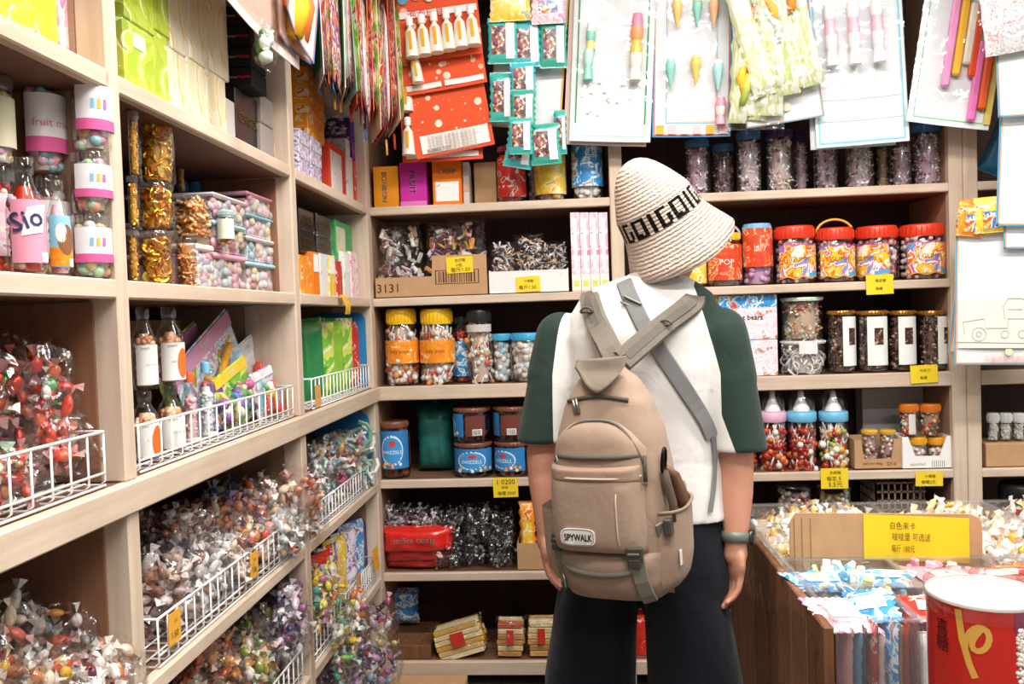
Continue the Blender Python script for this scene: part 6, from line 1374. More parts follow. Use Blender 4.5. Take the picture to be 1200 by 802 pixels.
def bin_(label, x0, x1, y0, y1, h, fills, z0=TZ-0.19):
    t = thing('clear_bin', label, 'bin', ((x0+x1)/2, (y0+y1)/2, z0), 0, 'clear acrylic sweet bins'); w, d = x1-x0, y1-y0; T_ = 0.003
    for nm, c, dm in (('front_panel', (0, -d/2, h/2), (w, T_, h)), ('back_panel', (0, d/2, h/2), (w, T_, h)), ('side_panel', (-w/2, 0, h/2), (T_, d, h)), ('side_panel', (w/2, 0, h/2), (T_, d, h)), ('bin_floor', (0, 0, T_/2), (w, d, T_))):
        m = MB(); m.box(c, dm, mat='acrylic'); m.build(nm, t)
    m = MB(); q = 0.004
    for c, dm in (((0, -d/2, h), (w+2*q, 0.010, 0.007)), ((0, d/2, h), (w+2*q, 0.010, 0.007)), ((-w/2, 0, h), (0.010, d, 0.007)), ((w/2, 0, h), (0.010, d, 0.007))): m.box(c, dm, mat='acrylic', bev=0.002)
    m.build('rim', t); return t
def heap(label, x0, x1, y0, y1, z0, z1, kind, n, size, cols, group='loose wrapped sweets in the bins'):
    m = MB()
    def pl():
        x, y = rr(x0+size, x1-size), rr(y0+size, y1-size); top = z1-0.025*abs((x-(x0+x1)/2)/((x1-x0)/2))**2-0.01*rr(0, 1)
        return (x, y, rr(max(z0+size, top-0.05), top)) if RND.random() < 0.8 else (x, y0+size, rr(z0+size, top))
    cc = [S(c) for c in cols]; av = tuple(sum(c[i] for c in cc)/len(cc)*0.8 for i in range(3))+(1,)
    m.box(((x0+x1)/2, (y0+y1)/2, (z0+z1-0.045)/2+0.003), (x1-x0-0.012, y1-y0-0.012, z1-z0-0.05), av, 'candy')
    sweets(m, n, pl, size, cols, kind); o = m.build('wrapped_sweets', None); o['kind'] = 'stuff'; tag(o, label, 'sweets', group)
Z0 = TZ-0.187
xm1 = 0.80; xm2 = 1.10
YELS = ['#f0d890', '#f4ecd8', '#e8b84a', '#efe4c0', '#f4efe6', '#e0a040']
for (x0, x1, lab, cols, hl) in [(TX0+0.02, xm1-0.003, 'clear bin of cream wrapped sweets farthest back, next to the shopper', YELS+WHITES+['#efc8a0'], 'cream and yellow wrapped sweets in the far bin next to the shopper'), (xm1, xm2-0.003, 'clear bin of pale sweets behind the yellow sign', WHITES+YELS, 'white and yellow wrapped sweets in the far bin behind the sign'), (xm2, TX1-0.02, 'clear bin with yellow and white sweets at the far corner', WHITES+['#f0c02a', '#e8d8c8', '#e8b0a0'], 'white and bright yellow wrapped sweets in the far corner bin')]:
    bin_(lab, x0+0.002, x1, 1.885, 2.40, 0.19, None); heap(hl, x0+0.008, x1-0.006, 1.892, 2.394, Z0, TZ-0.005+0.012, 'wrap', 260, 0.017, cols)
for (x0, x1, lab, cols, hl, kind) in [(TX0+0.02, 0.66-0.003, 'clear bin of blue and white packets in the middle row', ['#8fc8dc', '#e8f0f2', '#f4f4f2', '#5aa8c8', '#d8e6a0'], 'pale blue and white wrapped sweets in the middle bin', 'bar'), (0.66, 0.86-0.003, 'clear bin of pink sweets in the middle row', ['#e89ab0', '#f2c0cc', '#d85a5a', '#f4ece8'], 'pink wrapped sweets in the middle bin', 'bar'), (0.86, 1.10-0.003, 'clear bin of orange sweets in the middle row behind the red tub', ['#e8602a', '#f0a06a', '#f4ece4', '#e8481e'], 'orange and white wrapped sweets in the middle bin', 'bar'), (1.10, TX1-0.02, 'clear bin of white and red sweets in the middle row at the picture edge', WHITES+['#d8405a'], 'white and red wrapped sweets in the middle bin', 'bar')]:
    bin_(lab, x0+0.002, x1, 1.70, 1.875, 0.19, None); heap(hl, x0+0.008, x1-0.006, 1.707, 1.868, Z0, TZ-0.004, kind, 150, 0.014, cols)
for (x0, x1, lab) in [(TX0+0.02, 0.585-0.003, 'front clear bin of red and blue packets at the crate corner'), (0.585, 0.74-0.003, 'front clear bin of white and brown packets'), (0.74, 1.04-0.003, 'front clear bin behind the red tub'), (1.04, TX1-0.02, 'front clear bin at the picture edge')]:
    bin_(lab, x0+0.002, x1, 1.505, 1.69, 0.19, None)
FR = [('red', '#c8342a', 'shiny'), ('pale pink', '#e8b8b8', 'paper'), ('blue', '#5a9ac0', 'paper'), ('dark grey', '#4a4650', 'shiny'), ('orange-red', '#d8503a', 'pr_red'), ('white', '#e6e2de', 'pr_white'), ('light blue', '#9fc4d4', 'pr_blue'), ('brown', '#8a5a42', 'cardboard')]
for i in range(9):
    nm, c, mt = FR[i % 8]; x = TX0+0.034+i*0.0155
    packet('%s packet standing in the corner bin, %s from its outer side' % (nm, ORD[i]), (x, 1.595, Z0+0.003), 0.15, 0.155+rr(-.01, .02), 0.013, (0, 0, PI/2+rr(-.12, .12)), mt, c, 'packets standing in the corner bin', patch=('paper', .25, .75, .2, .6, '#e9e2dc'))
for i in range(5):
    nm, c, mt = [('white', '#efece8', 'pr_white'), ('pale grey', '#d8d4d2', 'paper'), ('white and brown', '#c8a890', 'pr_white'), ('brown', '#a8644a', 'pr_choc'), ('orange-brown', '#d87a4a', 'pr_red')][i]
    packet('%s packet lined up in the second front bin' % nm, (0.602+i*0.028, 1.53, Z0+0.004), 0.026, 0.15, 0.02, (0, 0, 0), mt, c, 'packets in the second front bin')
heap('red-brown wrapped sweets in the second front bin behind the lined up packets', 0.593, 0.731, 1.56, 1.683, Z0, TZ-0.02, 'bar', 70, 0.013, ['#c8503a', '#8a3a2a', '#e8c8b8', '#d8a090'])
heap('red and white wrapped sweets in the front bin behind the tub', 0.75, 1.03, 1.512, 1.683, Z0, TZ-0.02, 'bar', 120, 0.014, ['#c8342a', '#e86a4a', '#f0e4dc', '#e8b0a0'])
heap('white and pink wrapped sweets in the front bin at the picture edge', 1.05, TX1-0.028, 1.512, 1.683, Z0, TZ-0.02, 'bar', 120, 0.014, WHITES+['#e8a0b0'])
m = MB(); m.box((0, 0, 0.0015), (0.150, 0.15, 0.003), '#e8cf3a', 'paper'); o = m.build('yellow_slip'); tag(o, 'yellow paper slip tucked under the front of the second front bin', 'paper', loc=(0.66, 1.492, TZ-0.178), rot=(PI/2-0.02, 0, 0))
o.data.transform(Matrix.Scale(0.22, 4, V((0, 1, 0)))); 
def lay(label, c, w, h, mat, col, rot):
    packet(label, c, w, h, 0.016, rot, mat, col, 'packets lying on top of the bins', patch=('paper', .2, .8, .3, .7, '#f2eeea'))
for q in [('white and pink packet lying on the corner bin', (0.485, 1.53, TZ-0.030), 0.11, 0.11, 'pr_pink', '#fff', (-1.35, 0.1, 0.25)), ('pale blue and white packet leaning on the corner bin', (0.53, 1.56, TZ-0.024), 0.09, 0.10, 'pr_blue', '#fff', (-1.3, -0.2, -0.2)), ('grey and pink packet lying across the second front bin', (0.64, 1.55, TZ-0.022), 0.12, 0.09, 'pr_red', '#fff', (-1.4, 0, -0.2)),
          ('light blue packet on the middle bin nearest the shopper', (0.50, 1.715, TZ-0.018), 0.13, 0.10, 'pr_blue', '#fff', (-1.5, 0.1, 0.3)), ('pale green and white packet on the middle bin nearest the shopper', (0.60, 1.73, TZ-0.014), 0.11, 0.09, 'pr_blue', '#fff', (-1.5, -0.1, -0.5)), ('large pink packet on the middle pink bin', (0.76, 1.715, TZ-0.018), 0.15, 0.12, 'shiny', '#e59aac', (-1.5, 0.1, 0.2)),
          ('red and white packet next to the large pink one', (0.83, 1.72, TZ-0.010), 0.10, 0.09, 'pr_red', '#fff', (-1.5, -0.15, -0.4)), ('orange and white packet on the middle orange bin', (0.94, 1.72, TZ-0.014), 0.13, 0.11, 'pr_orange', '#fff', (-1.5, 0.1, 0.3)), ('white packet with a thin blue print on the second front bin', (0.70, 1.60, TZ-0.018), 0.10, 0.08, 'pr_white', '#fff', (-1.5, 0.1, 0.6))]: lay(*q)
m = MB(); m.grid(lambda u, v: (TX0-0.006-0.004*math.sin(9*v)+0.05*u*u, 1.53+0.84*v, TZ+0.006-0.16*(1-u)*(1-u)+0.010*noise.noise(V((u*4, v*9, 2)))), 8, 26, '#fff', 'film'); o = m.build('plastic_film'); tag(o, 'crinkled clear film hanging over the crate edge next to the shopper', 'film')

# cardboard divider with the yellow sign
Yd = 1.880
a, b = atY(925, 668, Yd), atY(1152, 668, Yd); tp = atY(1040, 600, Yd)
t = thing('cardboard_sign', 'brown cardboard divider with a large yellow handwritten sign, standing in the bins', 'sign', ((a.x+b.x)/2, Yd, TZ-0.12)); w = b.x-a.x; h = tp.z-(TZ-0.12)
r = 0.03; pts = [(-w/2, 0), (w/2, 0)]+[(w/2-r+r*math.cos(q), h-r-0.008+r*math.sin(q)) for q in [PI/2*k/6 for k in range(7)]]+[(-w/2+0.016, h-0.0), (-w/2+0.004, h-0.02)]
m = MB(); m.poly(pts, 0.005, '#c9a184', 'cardboard'); m.build('cardboard', t)
m = MB()
for x in (-w*0.47, -w*0.43, -w*0.385): m.box((x, -0.0006, h*0.55), (0.0012, 0.0012, h*0.8), '#8a6a50', 'ink')
m.build('fold_crease', t)
c0, c1 = atY(1012, 604, Yd-0.004), atY(1137, 660, Yd-0.004); cx = (c0.x+c1.x)/2-(a.x+b.x)/2; cz = (c0.z+c1.z)/2-(TZ-0.12); sw, sh = c1.x-c0.x, (c0.z-c1.z)*1.0
m = MB(); m.grid(lambda u, v: (cx+(u-0.5)*sw, -0.0025, cz+(v-0.5)*sh*0.92-0.002*0+(-(u-0.5))*0.012), 4, 2, '#efcf28', 'paper'); so = m.build('yellow_paper', t)
for i, (s, x, wd) in enumerate([('白色来卡', -0.13, 0.24), ('哇哇堡 可选送', -0.05, 0.36), ('每斤 180元', -0.13, 0.22)]):
    wm = MB(); text(wm, s, (cx+x*sw, -0.0045, cz+sh*(0.27-0.23*i)), w=wd*sw, h=sh*0.155, col='#6a5a20', rot=0.05); wm.build('handwriting', so)
# red tub on a front crate
t = thing('display_crate', 'low brown crate under the red tub, just out of view', 'crate', (0, 0, 0))
for nm, c, d in (('top_board', (0.72, 1.085, 0.725), (0.5, 0.33, 0.03)), ('side_board', (0.485, 1.085, 0.355), (0.03, 0.33, 0.71)), ('side_board', (0.955, 1.085, 0.355), (0.03, 0.33, 0.71)), ('back_board', (0.72, 1.235, 0.355), (0.438, 0.03, 0.71))):
    m = MB(); m.box(c, d, '#fff', 'dark_plank', 0.003); m.build(nm, t)
c = atY(1153, 692, 1.10); R0 = 0.0665; HT = c.z-0.742
t = thing('candy_tub', 'large red printed tub with a white top at the near corner of the bins', 'tub', (c.x, 1.10, 0.7405))
m = MB(); m.lathe([(R0*0.93, 0), (R0*0.95, 0.004), (R0, HT-0.004), (R0*1.01, HT)], 48, '#cf241a', 'plastic', cap1=False); m.build('tub_body', t)
m = MB(); m.lathe([(R0*1.012, HT-0.004), (R0*1.018, HT-0.001), (R0*0.99, HT+0.002), (R0*0.95, HT+0.001)], 48, '#e8d8d2', 'plastic', cap0=False, cap1=False); m.build('rim', t)
m = MB(); m.lathe([(R0*0.95, HT+0.0005), (R0*0.6, HT+0.004), (0.0005, HT+0.006)], 40, '#f2eeec', 'plastic', cap0=False); m.build('white_top', t)
m = MB(); m.lathe([(R0*1.035, HT-0.02), (R0*1.045, HT+0.010), (R0*0.98, HT+0.014), (R0*0.5, HT+0.017), (0.001, HT+0.018)], 40, mat='clear', cap0=False); m.build('clear_lid', t)
GOLDT = '#d9a24a'
def curve_on(pts, r, col, a0, zc, mat='ink'):
    """flat brush stroke printed on the tub"""
    q = MB(); Lf, Rt = [], []
    for i, (x, z) in enumerate(pts):
        d = V((pts[min(i+1, len(pts)-1)][0]-pts[max(i-1, 0)][0], pts[min(i+1, len(pts)-1)][1]-pts[max(i-1, 0)][1])).normalized(); n_ = V((-d.y, d.x))*r
        for lst, sg in ((Lf, 1), (Rt, -1)):
            xx, zz = x+n_.x*sg, zc+z+n_.y*sg; R_ = R0*(0.95+0.05*zz/HT)+0.0010; an = a0+xx/R0; lst.append(V((R_*math.sin(an), -R_*math.cos(an), zz)))
    n = len(pts); q.add(Lf+Rt, [(i, i+1, n+i+1, n+i) for i in range(n-1)], col, mat); return q
pa = [(0.012, 0.045), (0.0, 0.03), (-0.004, 0.015), (0.004, 0.008), (0.016, 0.012), (0.024, 0.03), (0.02, 0.045), (0.008, 0.05), (-0.004, 0.04), (-0.012, 0.02), (-0.010, 0.012)]
a0 = -0.62
PA_ = []
for (x0, z0), (x1, z1) in zip(pa, pa[1:]): PA_ += [(x0, z0), ((x0+x1)/2, (z0+z1)/2)]
pa = [(x*0.82, z*0.82) for x, z in PA_+[pa[-1]]]
for _ in range(3): pa = [pa[0]]+[((pa[i-1][0]+2*pa[i][0]+pa[i+1][0])/4, (pa[i-1][1]+2*pa[i][1]+pa[i+1][1])/4) for i in range(1, len(pa)-1)]+[pa[-1]]
q = curve_on(pa, 0.0035, GOLDT, a0, HT-0.062); q.build('gold_emblem', t)
q = curve_on([(-0.016, 0.055), (-0.012, 0.02), (-0.004, -0.01), (0.002, -0.025)], 0.004, GOLDT, a0, HT-0.062); q.build('gold_emblem', t)
for i, an in enumerate((0.5, 0.62, 0.75)):
    for k in range(5):
        q = curve_on([(0, 0), (0.010, 0.006), (0.022, 0.004)], 0.0024, '#c88a4a', 0.3+0.03*k, HT-0.03-0.012*k); q.build('gold_leaf', t) if i == 0 else None
        if i == 1: q = curve_on([(0, 0), (0.006, 0.010), (0.010, 0.022)], 0.0024, GOLDT, 0.32+0.07*k, HT-0.045+0.002*k); q.build('gold_leaf', t)
m = MB()
for k in range(150):
    u = rr(0, 1); an = 0.16+rr(-.09, .09)*(0.6+u)+0.15*u*u; zz = HT-0.025-0.10*u; R_ = R0*(0.95+0.05*zz/HT)+0.0006; m.ball((R_*math.sin(an), -R_*math.cos(an), zz), rr(.0015, .0032), pick(['#f2ece4', '#e6dcd4', '#f6f2ec', '#d8c8c0']), 'plastic', 6, 4)
for k in range(60):
    an = rr(.42, .85); zz = HT-rr(.10, .155); R_ = R0*(0.95+0.05*zz/HT)+0.0006; m.ball((R_*math.sin(an), -R_*math.cos(an), zz), rr(.001, .003), '#f0e8e2', 'plastic', 6, 4)
m.build('white_blossom_print', t)
m = MB(); an = 0.14; R_ = R0*0.995
m.grid(lambda u, v: ((R0*(0.95+0.05*(HT-0.03*1)/HT)+0.001)*math.sin(0.06+0.16*u), -(R0*0.996+0.001)*math.cos(0.06+0.16*u), HT-0.028+0.022*v), 4, 2, '#8a3a5a', 'ink'); m.build('plum_print', t)
wm = MB(); text(wm, '喜\n糖', (-0.080, 0, HT-0.045), h=0.040, w=0.019, col='#3a1410', wrap=R0+0.0005); wm.build('lettering', t)
m = MB(); m.grid(lambda u, v: ((R0*0.965)*math.sin(-1.05+0.3*u), -(R0*0.965+0.0008)*math.cos(-1.05+0.3*u), HT-0.13+0.02*v), 3, 2, '#d9a24a', 'ink'); m.build('gold_patch', t)
m = MB(); m.grid(lambda u, v: ((R0*0.965+0.001)*math.sin(-1.2+2.4*u), -(R0*0.965+0.001)*math.cos(-1.2+2.4*u), 0.012+0.016*v), 20, 1, '#c8804a', 'ink'); m.build('gold_band', t)
# ================================================================== the shopper
from mathutils.bvhtree import BVHTree
def cone(m, p, q, r1, r2, n=14):
    p, q = V(p), V(q)
    m.tube([p, q], [r1, r2], n); m.ball(p, r1*0.998, seg=n, ring=8); m.ball(q, r2*0.998, seg=n, ring=8)
def chain(m, pts, rs, n=14):
    for (p, q), (a, b) in zip(zip(pts, pts[1:]), zip(rs, rs[1:])): cone(m, p, q, a, b, n)
def loft(m, rings, n=32, ex=2.4):
    """rings: (centre, half width, half depth, yaw)"""
    vs = []
    for c, a, b, yw in rings:
        for i in range(n):
            t = 2*PI*i/n; ct, st = math.cos(t), math.sin(t)
            x = a*math.copysign(abs(ct)**(2/ex), ct); y = b*math.copysign(abs(st)**(2/ex), st)
            vs.append((c[0]+x*math.cos(yw)-y*math.sin(yw), c[1]+x*math.sin(yw)+y*math.cos(yw), c[2]))
    fs = [(k*n+i, k*n+(i+1) % n, (k+1)*n+(i+1) % n, (k+1)*n+i) for k in range(len(rings)-1) for i in range(n)]
    fs += [tuple(range(n))[::-1], tuple(range((len(rings)-1)*n, len(rings)*n))]
    m.add(vs, fs)
def fuse(m, vox, smooth=4, decim=None):
    me = bpy.data.meshes.new('blend'); me.from_pydata([tuple(v) for v in m.v], [], m.f); o = bpy.data.objects.new('blend', me); COL.objects.link(o)
    r = o.modifiers.new('r', 'REMESH'); r.mode = 'VOXEL'; r.voxel_size = vox
    s = o.modifiers.new('s', 'SMOOTH'); s.factor = 0.5; s.iterations = smooth
    em = bpy.data.meshes.new_from_object(o.evaluated_get(bpy.context.evaluated_depsgraph_get()))
    vs = [v.co.copy() for v in em.vertices]; fs = [tuple(p.vertices) for p in em.polygons]
    bpy.data.objects.remove(o); bpy.data.meshes.remove(em)
    return vs, fs
def emit(vs, fs, name, parent, col, mat, keep=None):
    """mesh from the faces that keep() accepts"""
    if keep: fs = [f for f in fs if keep(sum((vs[i] for i in f), V())/len(f))]
    used = sorted({i for f in fs for i in f}); mp = {u: k for k, u in enumerate(used)}
    m = MB(); m.add([vs[i] for i in used], [tuple(mp[i] for i in f) for f in fs], col, mat, True); return m.build(name, parent)

colmat('skin', 0.5, 0, 0.4, 0.06, 30)
def cloth(name, sc=900, st=0.25, rough=0.85, big=9, bigst=0.35):
    m, nt, b = _nodes(name); a = N(nt, 'ShaderNodeAttribute', attribute_name='Col'); c = coords(nt)
    n1 = N(nt, 'ShaderNodeTexNoise', Scale=sc, Detail=2.0); n2 = N(nt, 'ShaderNodeTexNoise', Scale=big, Detail=3.0, Distortion=0.6)
    lk(nt, c, n1.inputs['Vector']); lk(nt, c, n2.inputs['Vector']); lk(nt, a.outputs['Color'], b.inputs['Base Color'])
    b1 = bump(nt, b, n1.outputs[0], st, 0.0006); b2 = nt.nodes.new('ShaderNodeBump'); b2.inputs['Strength'].default_value = bigst; b2.inputs['Distance'].default_value = 0.02
    lk(nt, n2.outputs[0], b2.inputs['Height']); lk(nt, b2.outputs[0], b1.inputs['Normal'])
    b.inputs['Roughness'].default_value = rough; b.inputs['Specular IOR Level'].default_value = 0.25; b.inputs['Sheen Weight'].default_value = 0.1
    MATS[name] = m
cloth('jersey'); cloth('twill', 700, 0.3, 0.9, 7, 0.5); cloth('canvas', 600, 0.5, 0.85, 14, 0.25); cloth('webbing', 1200, 0.6, 0.7, 20, 0.0)

YP = 1.97; YAW_P = -0.26
P_ = lambda px, py, Y=YP: atY(px, py, Y)
cx0 = P_(756, 400).x                    # body centre line
pr = thing('person', 'person in cream knitted bucket hat, white shirt with green sleeves, dark shorts, back turned', 'person', (0, 0, 0))
# --- body (one continuous surface): head, neck, torso, arms, hands, legs
b = MB()
HC = P_(779, 262, YP+0.0)               # head centre
HT_ = Matrix.Rotation(math.radians(-30), 3, 'Y') @ Matrix.Rotation(math.radians(12), 3, 'X')   # tipped sideways and back
HT_ = HT_ @ Matrix.Rotation(YAW_P, 3, 'Z')
hp = lambda x, y, z: HC + HT_ @ V((x, y, z))
M4 = HT_.to_4x4()
b.ball(hp(0, -0.012, 0.025), (0.076, 0.094, 0.090), seg=20, ring=14, M=M4); b.ball(hp(0, 0.025, -0.045), (0.060, 0.066, 0.070), seg=18, ring=12, M=M4)
b.ball(hp(0, 0.062, -0.085), (0.028, 0.024, 0.022), seg=12, ring=8, M=M4)                       # chin
chain(b, [hp(0, 0.086, 0.0), hp(0, 0.104, -0.028)], [0.008, 0.014], 10)                         # nose
b.ball(hp(0, 0.085, -0.056), (0.024, 0.012, 0.010), seg=10, ring=6, M=M4)                       # lips
for s in (-1, 1):
    b.ball(hp(s*0.078, -0.002, -0.012), (0.010, 0.018, 0.030), seg=12, ring=8, M=M4)            # ears
    b.ball(hp(s*0.03, 0.078, 0.016), (0.020, 0.010, 0.008), seg=10, ring=6, M=M4)               # brow
NK = P_(772, 345, YP)
chain(b, [hp(0, -0.005, -0.06), NK+V((0, 0, 0.02)), NK-V((0, 0, 0.05))], [0.055, 0.056, 0.07])
loft(b, [(V((cx0, YP, z)), a, d, YAW_P) for z, a, d in ((0.80, 0.155, 0.105), (0.90, 0.150, 0.100), (1.02, 0.138, 0.092), (1.15, 0.15, 0.098), (1.27, 0.165, 0.105), (1.34, 0.165, 0.095), (1.39, 0.12, 0.07), (1.42, 0.06, 0.05))])
SR, SL = P_(844, 388, YP-0.05), P_(657, 392, YP+0.05)
ER, EL = P_(863, 548, YP-0.06), P_(636, 535, YP+0.03)
WR, WL = P_(862, 636, YP-0.09), P_(641, 622, YP+0.0)
chain(b, [SR, SR.lerp(ER, .5), ER, ER.lerp(WR, .35), WR], [0.052, 0.045, 0.038, 0.037, 0.025])
chain(b, [SL, SL.lerp(EL, .5), EL, EL.lerp(WL, .35), WL], [0.052, 0.045, 0.038, 0.037, 0.025])
def hand(W, fwd, side, down):
    """W wrist; fwd = towards the thumb side; side = palm normal; down along the fingers"""
    D, Fw, Sd = down.normalized(), fwd.normalized(), side.normalized()
    p = lambda d, f, s=0: W+(D*d+Fw*f+Sd*s)*0.92
    Mx = Matrix((Fw, Sd, D)).transposed().to_4x4()
    b.ball(p(0.048, 0.0), (0.039, 0.016, 0.046), seg=14, ring=10, M=Mx); cone(b, W, p(0.03, 0), 0.024, 0.026)
    for f0, ln, rad in ((0.029, 0.070, 0.0085), (0.0100, 0.078, 0.0088), (-0.0095, 0.072, 0.0085), (-0.0285, 0.056, 0.0076)):
        a = p(0.078, f0); k1 = p(0.080+ln*0.42, f0*1.05, 0.006); k2 = p(0.080+ln*0.74, f0*1.02, 0.018); k3 = p(0.080+ln*0.96, f0*0.96, 0.034)
        chain(b, [p(0.05, f0*0.8), a, k1, k2, k3], [0.010, rad*1.08, rad, rad*0.93, rad*0.8], 10)
    chain(b, [p(0.02, 0.022), p(0.045, 0.044, 0.008), p(0.070, 0.054, 0.016), p(0.092, 0.054, 0.022)], [0.014, 0.0125, 0.0105, 0.0088], 10)
FWD = V((-math.sin(YAW_P), math.cos(YAW_P), 0)); RGT = V((math.cos(YAW_P), math.sin(YAW_P), 0))
hand(WR, FWD*0.8-RGT*0.45, -RGT*0.8-FWD*0.4, V((-0.03, 0.0, -1)))
hand(WL, FWD, RGT, V((0.04, 0.0, -1)))
HIP = 0.82
lc = [P_(694, 740).x, P_(812, 740).x]
for s, x in ((-1, lc[0]), (1, lc[1])):
    yo = YP-0.02*s
    chain(b, [(x-0.01*s, yo, 0.80), (x, yo, 0.62), (x, yo+0.01, 0.46), (x, yo-0.01, 0.30), (x, yo-0.02, 0.09)], [0.085, 0.075, 0.056, 0.054, 0.036])
    chain(b, [(x, yo-0.03, 0.055), (x+0.02, yo+0.06, 0.045), (x+0.04, yo+0.15, 0.035)], [0.034, 0.036, 0.028])
vs, fs = fuse(b, 0.0042, 3)
body = emit(vs, fs, 'body', pr, '#c98f76', 'skin')
# --- shirt
s = MB()
loft(s, [(V((cx0+dx, YP, z)), a, d, YAW_P) for z, a, d, dx in ((0.885, 0.168, 0.118, 0.018), (0.93, 0.166, 0.116, 0.014), (1.02, 0.160, 0.112, 0.006), (1.12, 0.166, 0.115, 0.0), (1.22, 0.176, 0.120, 0.0), (1.30, 0.182, 0.116, 0.0), (1.345, 0.172, 0.104, 0.0), (1.385, 0.150, 0.088, 0.004), (1.415, 0.104, 0.072, 0.012), (1.432, 0.062, 0.062, 0.024))], 40, 2.3)
def sleeve(Sh, E, hem):
    d = (E-Sh).normalized(); e = Sh+d*hem
    cone(s, Sh+V((0, 0, -0.006)), Sh.lerp(e, .5), 0.060, 0.064, 18); loft(s, [(Sh+V((0, 0, -0.01)), 0.055, 0.060, 0), (Sh.lerp(e, .5), 0.060, 0.064, 0), (e+d*0.01, 0.061, 0.066, 0), (e+d*0.05, 0.062, 0.067, 0)], 22, 2.1)
sleeve(SR, ER+V((0.012, 0, 0)), 0.215); sleeve(SL, EL+V((-0.006, 0, 0)), 0.205)
svs, sfs = fuse(s, 0.0055, 5)
hemR = SR+(ER-SR).normalized()*0.262; hemL = SL+(EL-SL).normalized()*0.25
def local(p):
    q = p-V((cx0, YP, 0)); return q.dot(RGT), q.dot(FWD), q.z
def seamf(p, sg):
    """positive on the sleeve side of the raglan seam"""
    x, y, z = local(p); k = min(max((1.40-z)/0.19, 0), 1)
    lim = 0.118+0.055*k**0.8 if sg > 0 else 0.168+0.034*k**0.6
    if z < 1.12 and sg > 0: lim += (1.12-z)*0.35
    return sg*x-lim
def clip(vs, fs, fn):
    """split faces along fn = 0 -> (verts, faces with fn > 0, faces with fn <= 0)"""
    vs = list(vs); val = [fn(v) for v in vs]; ed = {}; pos, neg = [], []
    def cut(a, b):
        k = (min(a, b), max(a, b))
        if k not in ed:
            t = val[a]/(val[a]-val[b]); vs.append(vs[a].lerp(vs[b], t)); val.append(0.0); ed[k] = len(vs)-1
        return ed[k]
    for f in fs:
        if all(val[i] > 0 for i in f): pos.append(f); continue
        if all(val[i] <= 0 for i in f): neg.append(f); continue
        P, Q = [], []
        for a, b in zip(f, f[1:]+f[:1]):
            (P if val[a] > 0 else Q).append(a)
            if (val[a] > 0) != (val[b] > 0): c = cut(a, b); P.append(c); Q.append(c)
        if len(P) > 2: pos.append(tuple(P))
        if len(Q) > 2: neg.append(tuple(Q))
    return vs, pos, neg
v1, rs, rest = clip(svs, sfs, lambda p: seamf(p, 1)); v2, ls, rest = clip(v1, rest, lambda p: seamf(p, -1))
emit(v2, rest, 'shirt', pr, '#e4e1dd', 'jersey'); emit(v2, rs, 'sleeve', pr, '#24362f', 'jersey'); emit(v2, ls, 'sleeve', pr, '#24362f', 'jersey')
SB = BVHTree.FromPolygons(svs, sfs)
m = MB(); nk = NK+V((0.0, 0.0, 0.012))
m.tube([nk+RGT*(0.066*math.cos(a))+FWD*(0.066*math.sin(a))+V((0, 0, 0.012-0.014*math.sin(a)-0.008*math.cos(a))) for a in [2*PI*k/28 for k in range(28)]], 0.0105, 8, '#b9b6b4', 'jersey', closed=True); m.build('collar', pr)
# --- shorts
q = MB()
loft(q, [(V((cx0+0.012, YP, z)), a, d, YAW_P) for z, a, d in ((0.725, 0.175, 0.125), (0.78, 0.172, 0.128), (0.86, 0.158, 0.120), (0.93, 0.150, 0.108))], 40, 2.4)
for sg, (xa, xb) in ((-1, (P_(699, 730).x, P_(692, 802).x)), (1, (P_(804, 730).x, P_(813, 802).x))):
    yo = YP-0.02*sg
    loft(q, [(V((xb, yo, 0.44)), 0.107, 0.12, 0), (V((xb, yo, 0.50)), 0.107, 0.118, 0), (V((xa, yo, 0.66)), 0.096, 0.118, 0), (V((xa-0.014*sg, yo, 0.76)), 0.090, 0.115, 0)], 28, 2.3)
qv, qf = fuse(q, 0.007, 5)
emit(qv, qf, 'shorts', pr, '#0c101b', 'twill')
QB = BVHTree.FromPolygons(qv, qf)
for sg, x in ((-1, lc[0]), (1, lc[1])):
    m = MB(); yo = YP-0.02*sg
    loft(m, [(V((x+0.02, yo+0.05, 0.004)), 0.050, 0.135, -0.15), (V((x+0.02, yo+0.05, 0.03)), 0.050, 0.135, -0.15), (V((x+0.018, yo+0.045, 0.06)), 0.046, 0.125, -0.15), (V((x+0.008, yo+0.0, 0.095)), 0.043, 0.075, -0.15), (V((x, yo-0.02, 0.115)), 0.044, 0.055, -0.15)], 28, 2.4)
    v2, f2 = fuse(m, 0.006, 3); emit(v2, f2, 'shoe', pr, '#2a2a2c', 'canvas')
# --- hair below the hat, watch
m = MB(); m.lathe([(0.062, -0.075), (0.078, -0.045), (0.086, 0.0), (0.084, 0.04)], 30, '#1d1815', 'canvas', a0=PI+0.25, a1=2*PI-0.25, M=Matrix.Translation(HC) @ M4 @ Matrix.Diagonal((0.99, 1.18, 1, 1))); m.build('hair', pr)
wd = (ER-WR).normalized(); wc = WR+wd*0.012
a1 = wd.orthogonal().normalized(); a2 = wd.cross(a1)
m = MB()
Tb = Matrix.Translation(wc) @ wd.to_track_quat('Z', 'Y').to_matrix().to_4x4()
m.lathe([(0.027, -0.0115), (0.0305, -0.0105), (0.0318, 0.0), (0.0305, 0.0105), (0.027, 0.0115)], 30, '#666a60', 'plastic', M=Tb)
wo = m.build('wrist_watch', pr)
m = MB(); fc = wc+(RGT*0.85+FWD*0.1).normalized()*0.034; Tm = Matrix.Translation(fc) @ (RGT*0.95-FWD*0.3).to_track_quat('Z', 'Y').to_matrix().to_4x4()
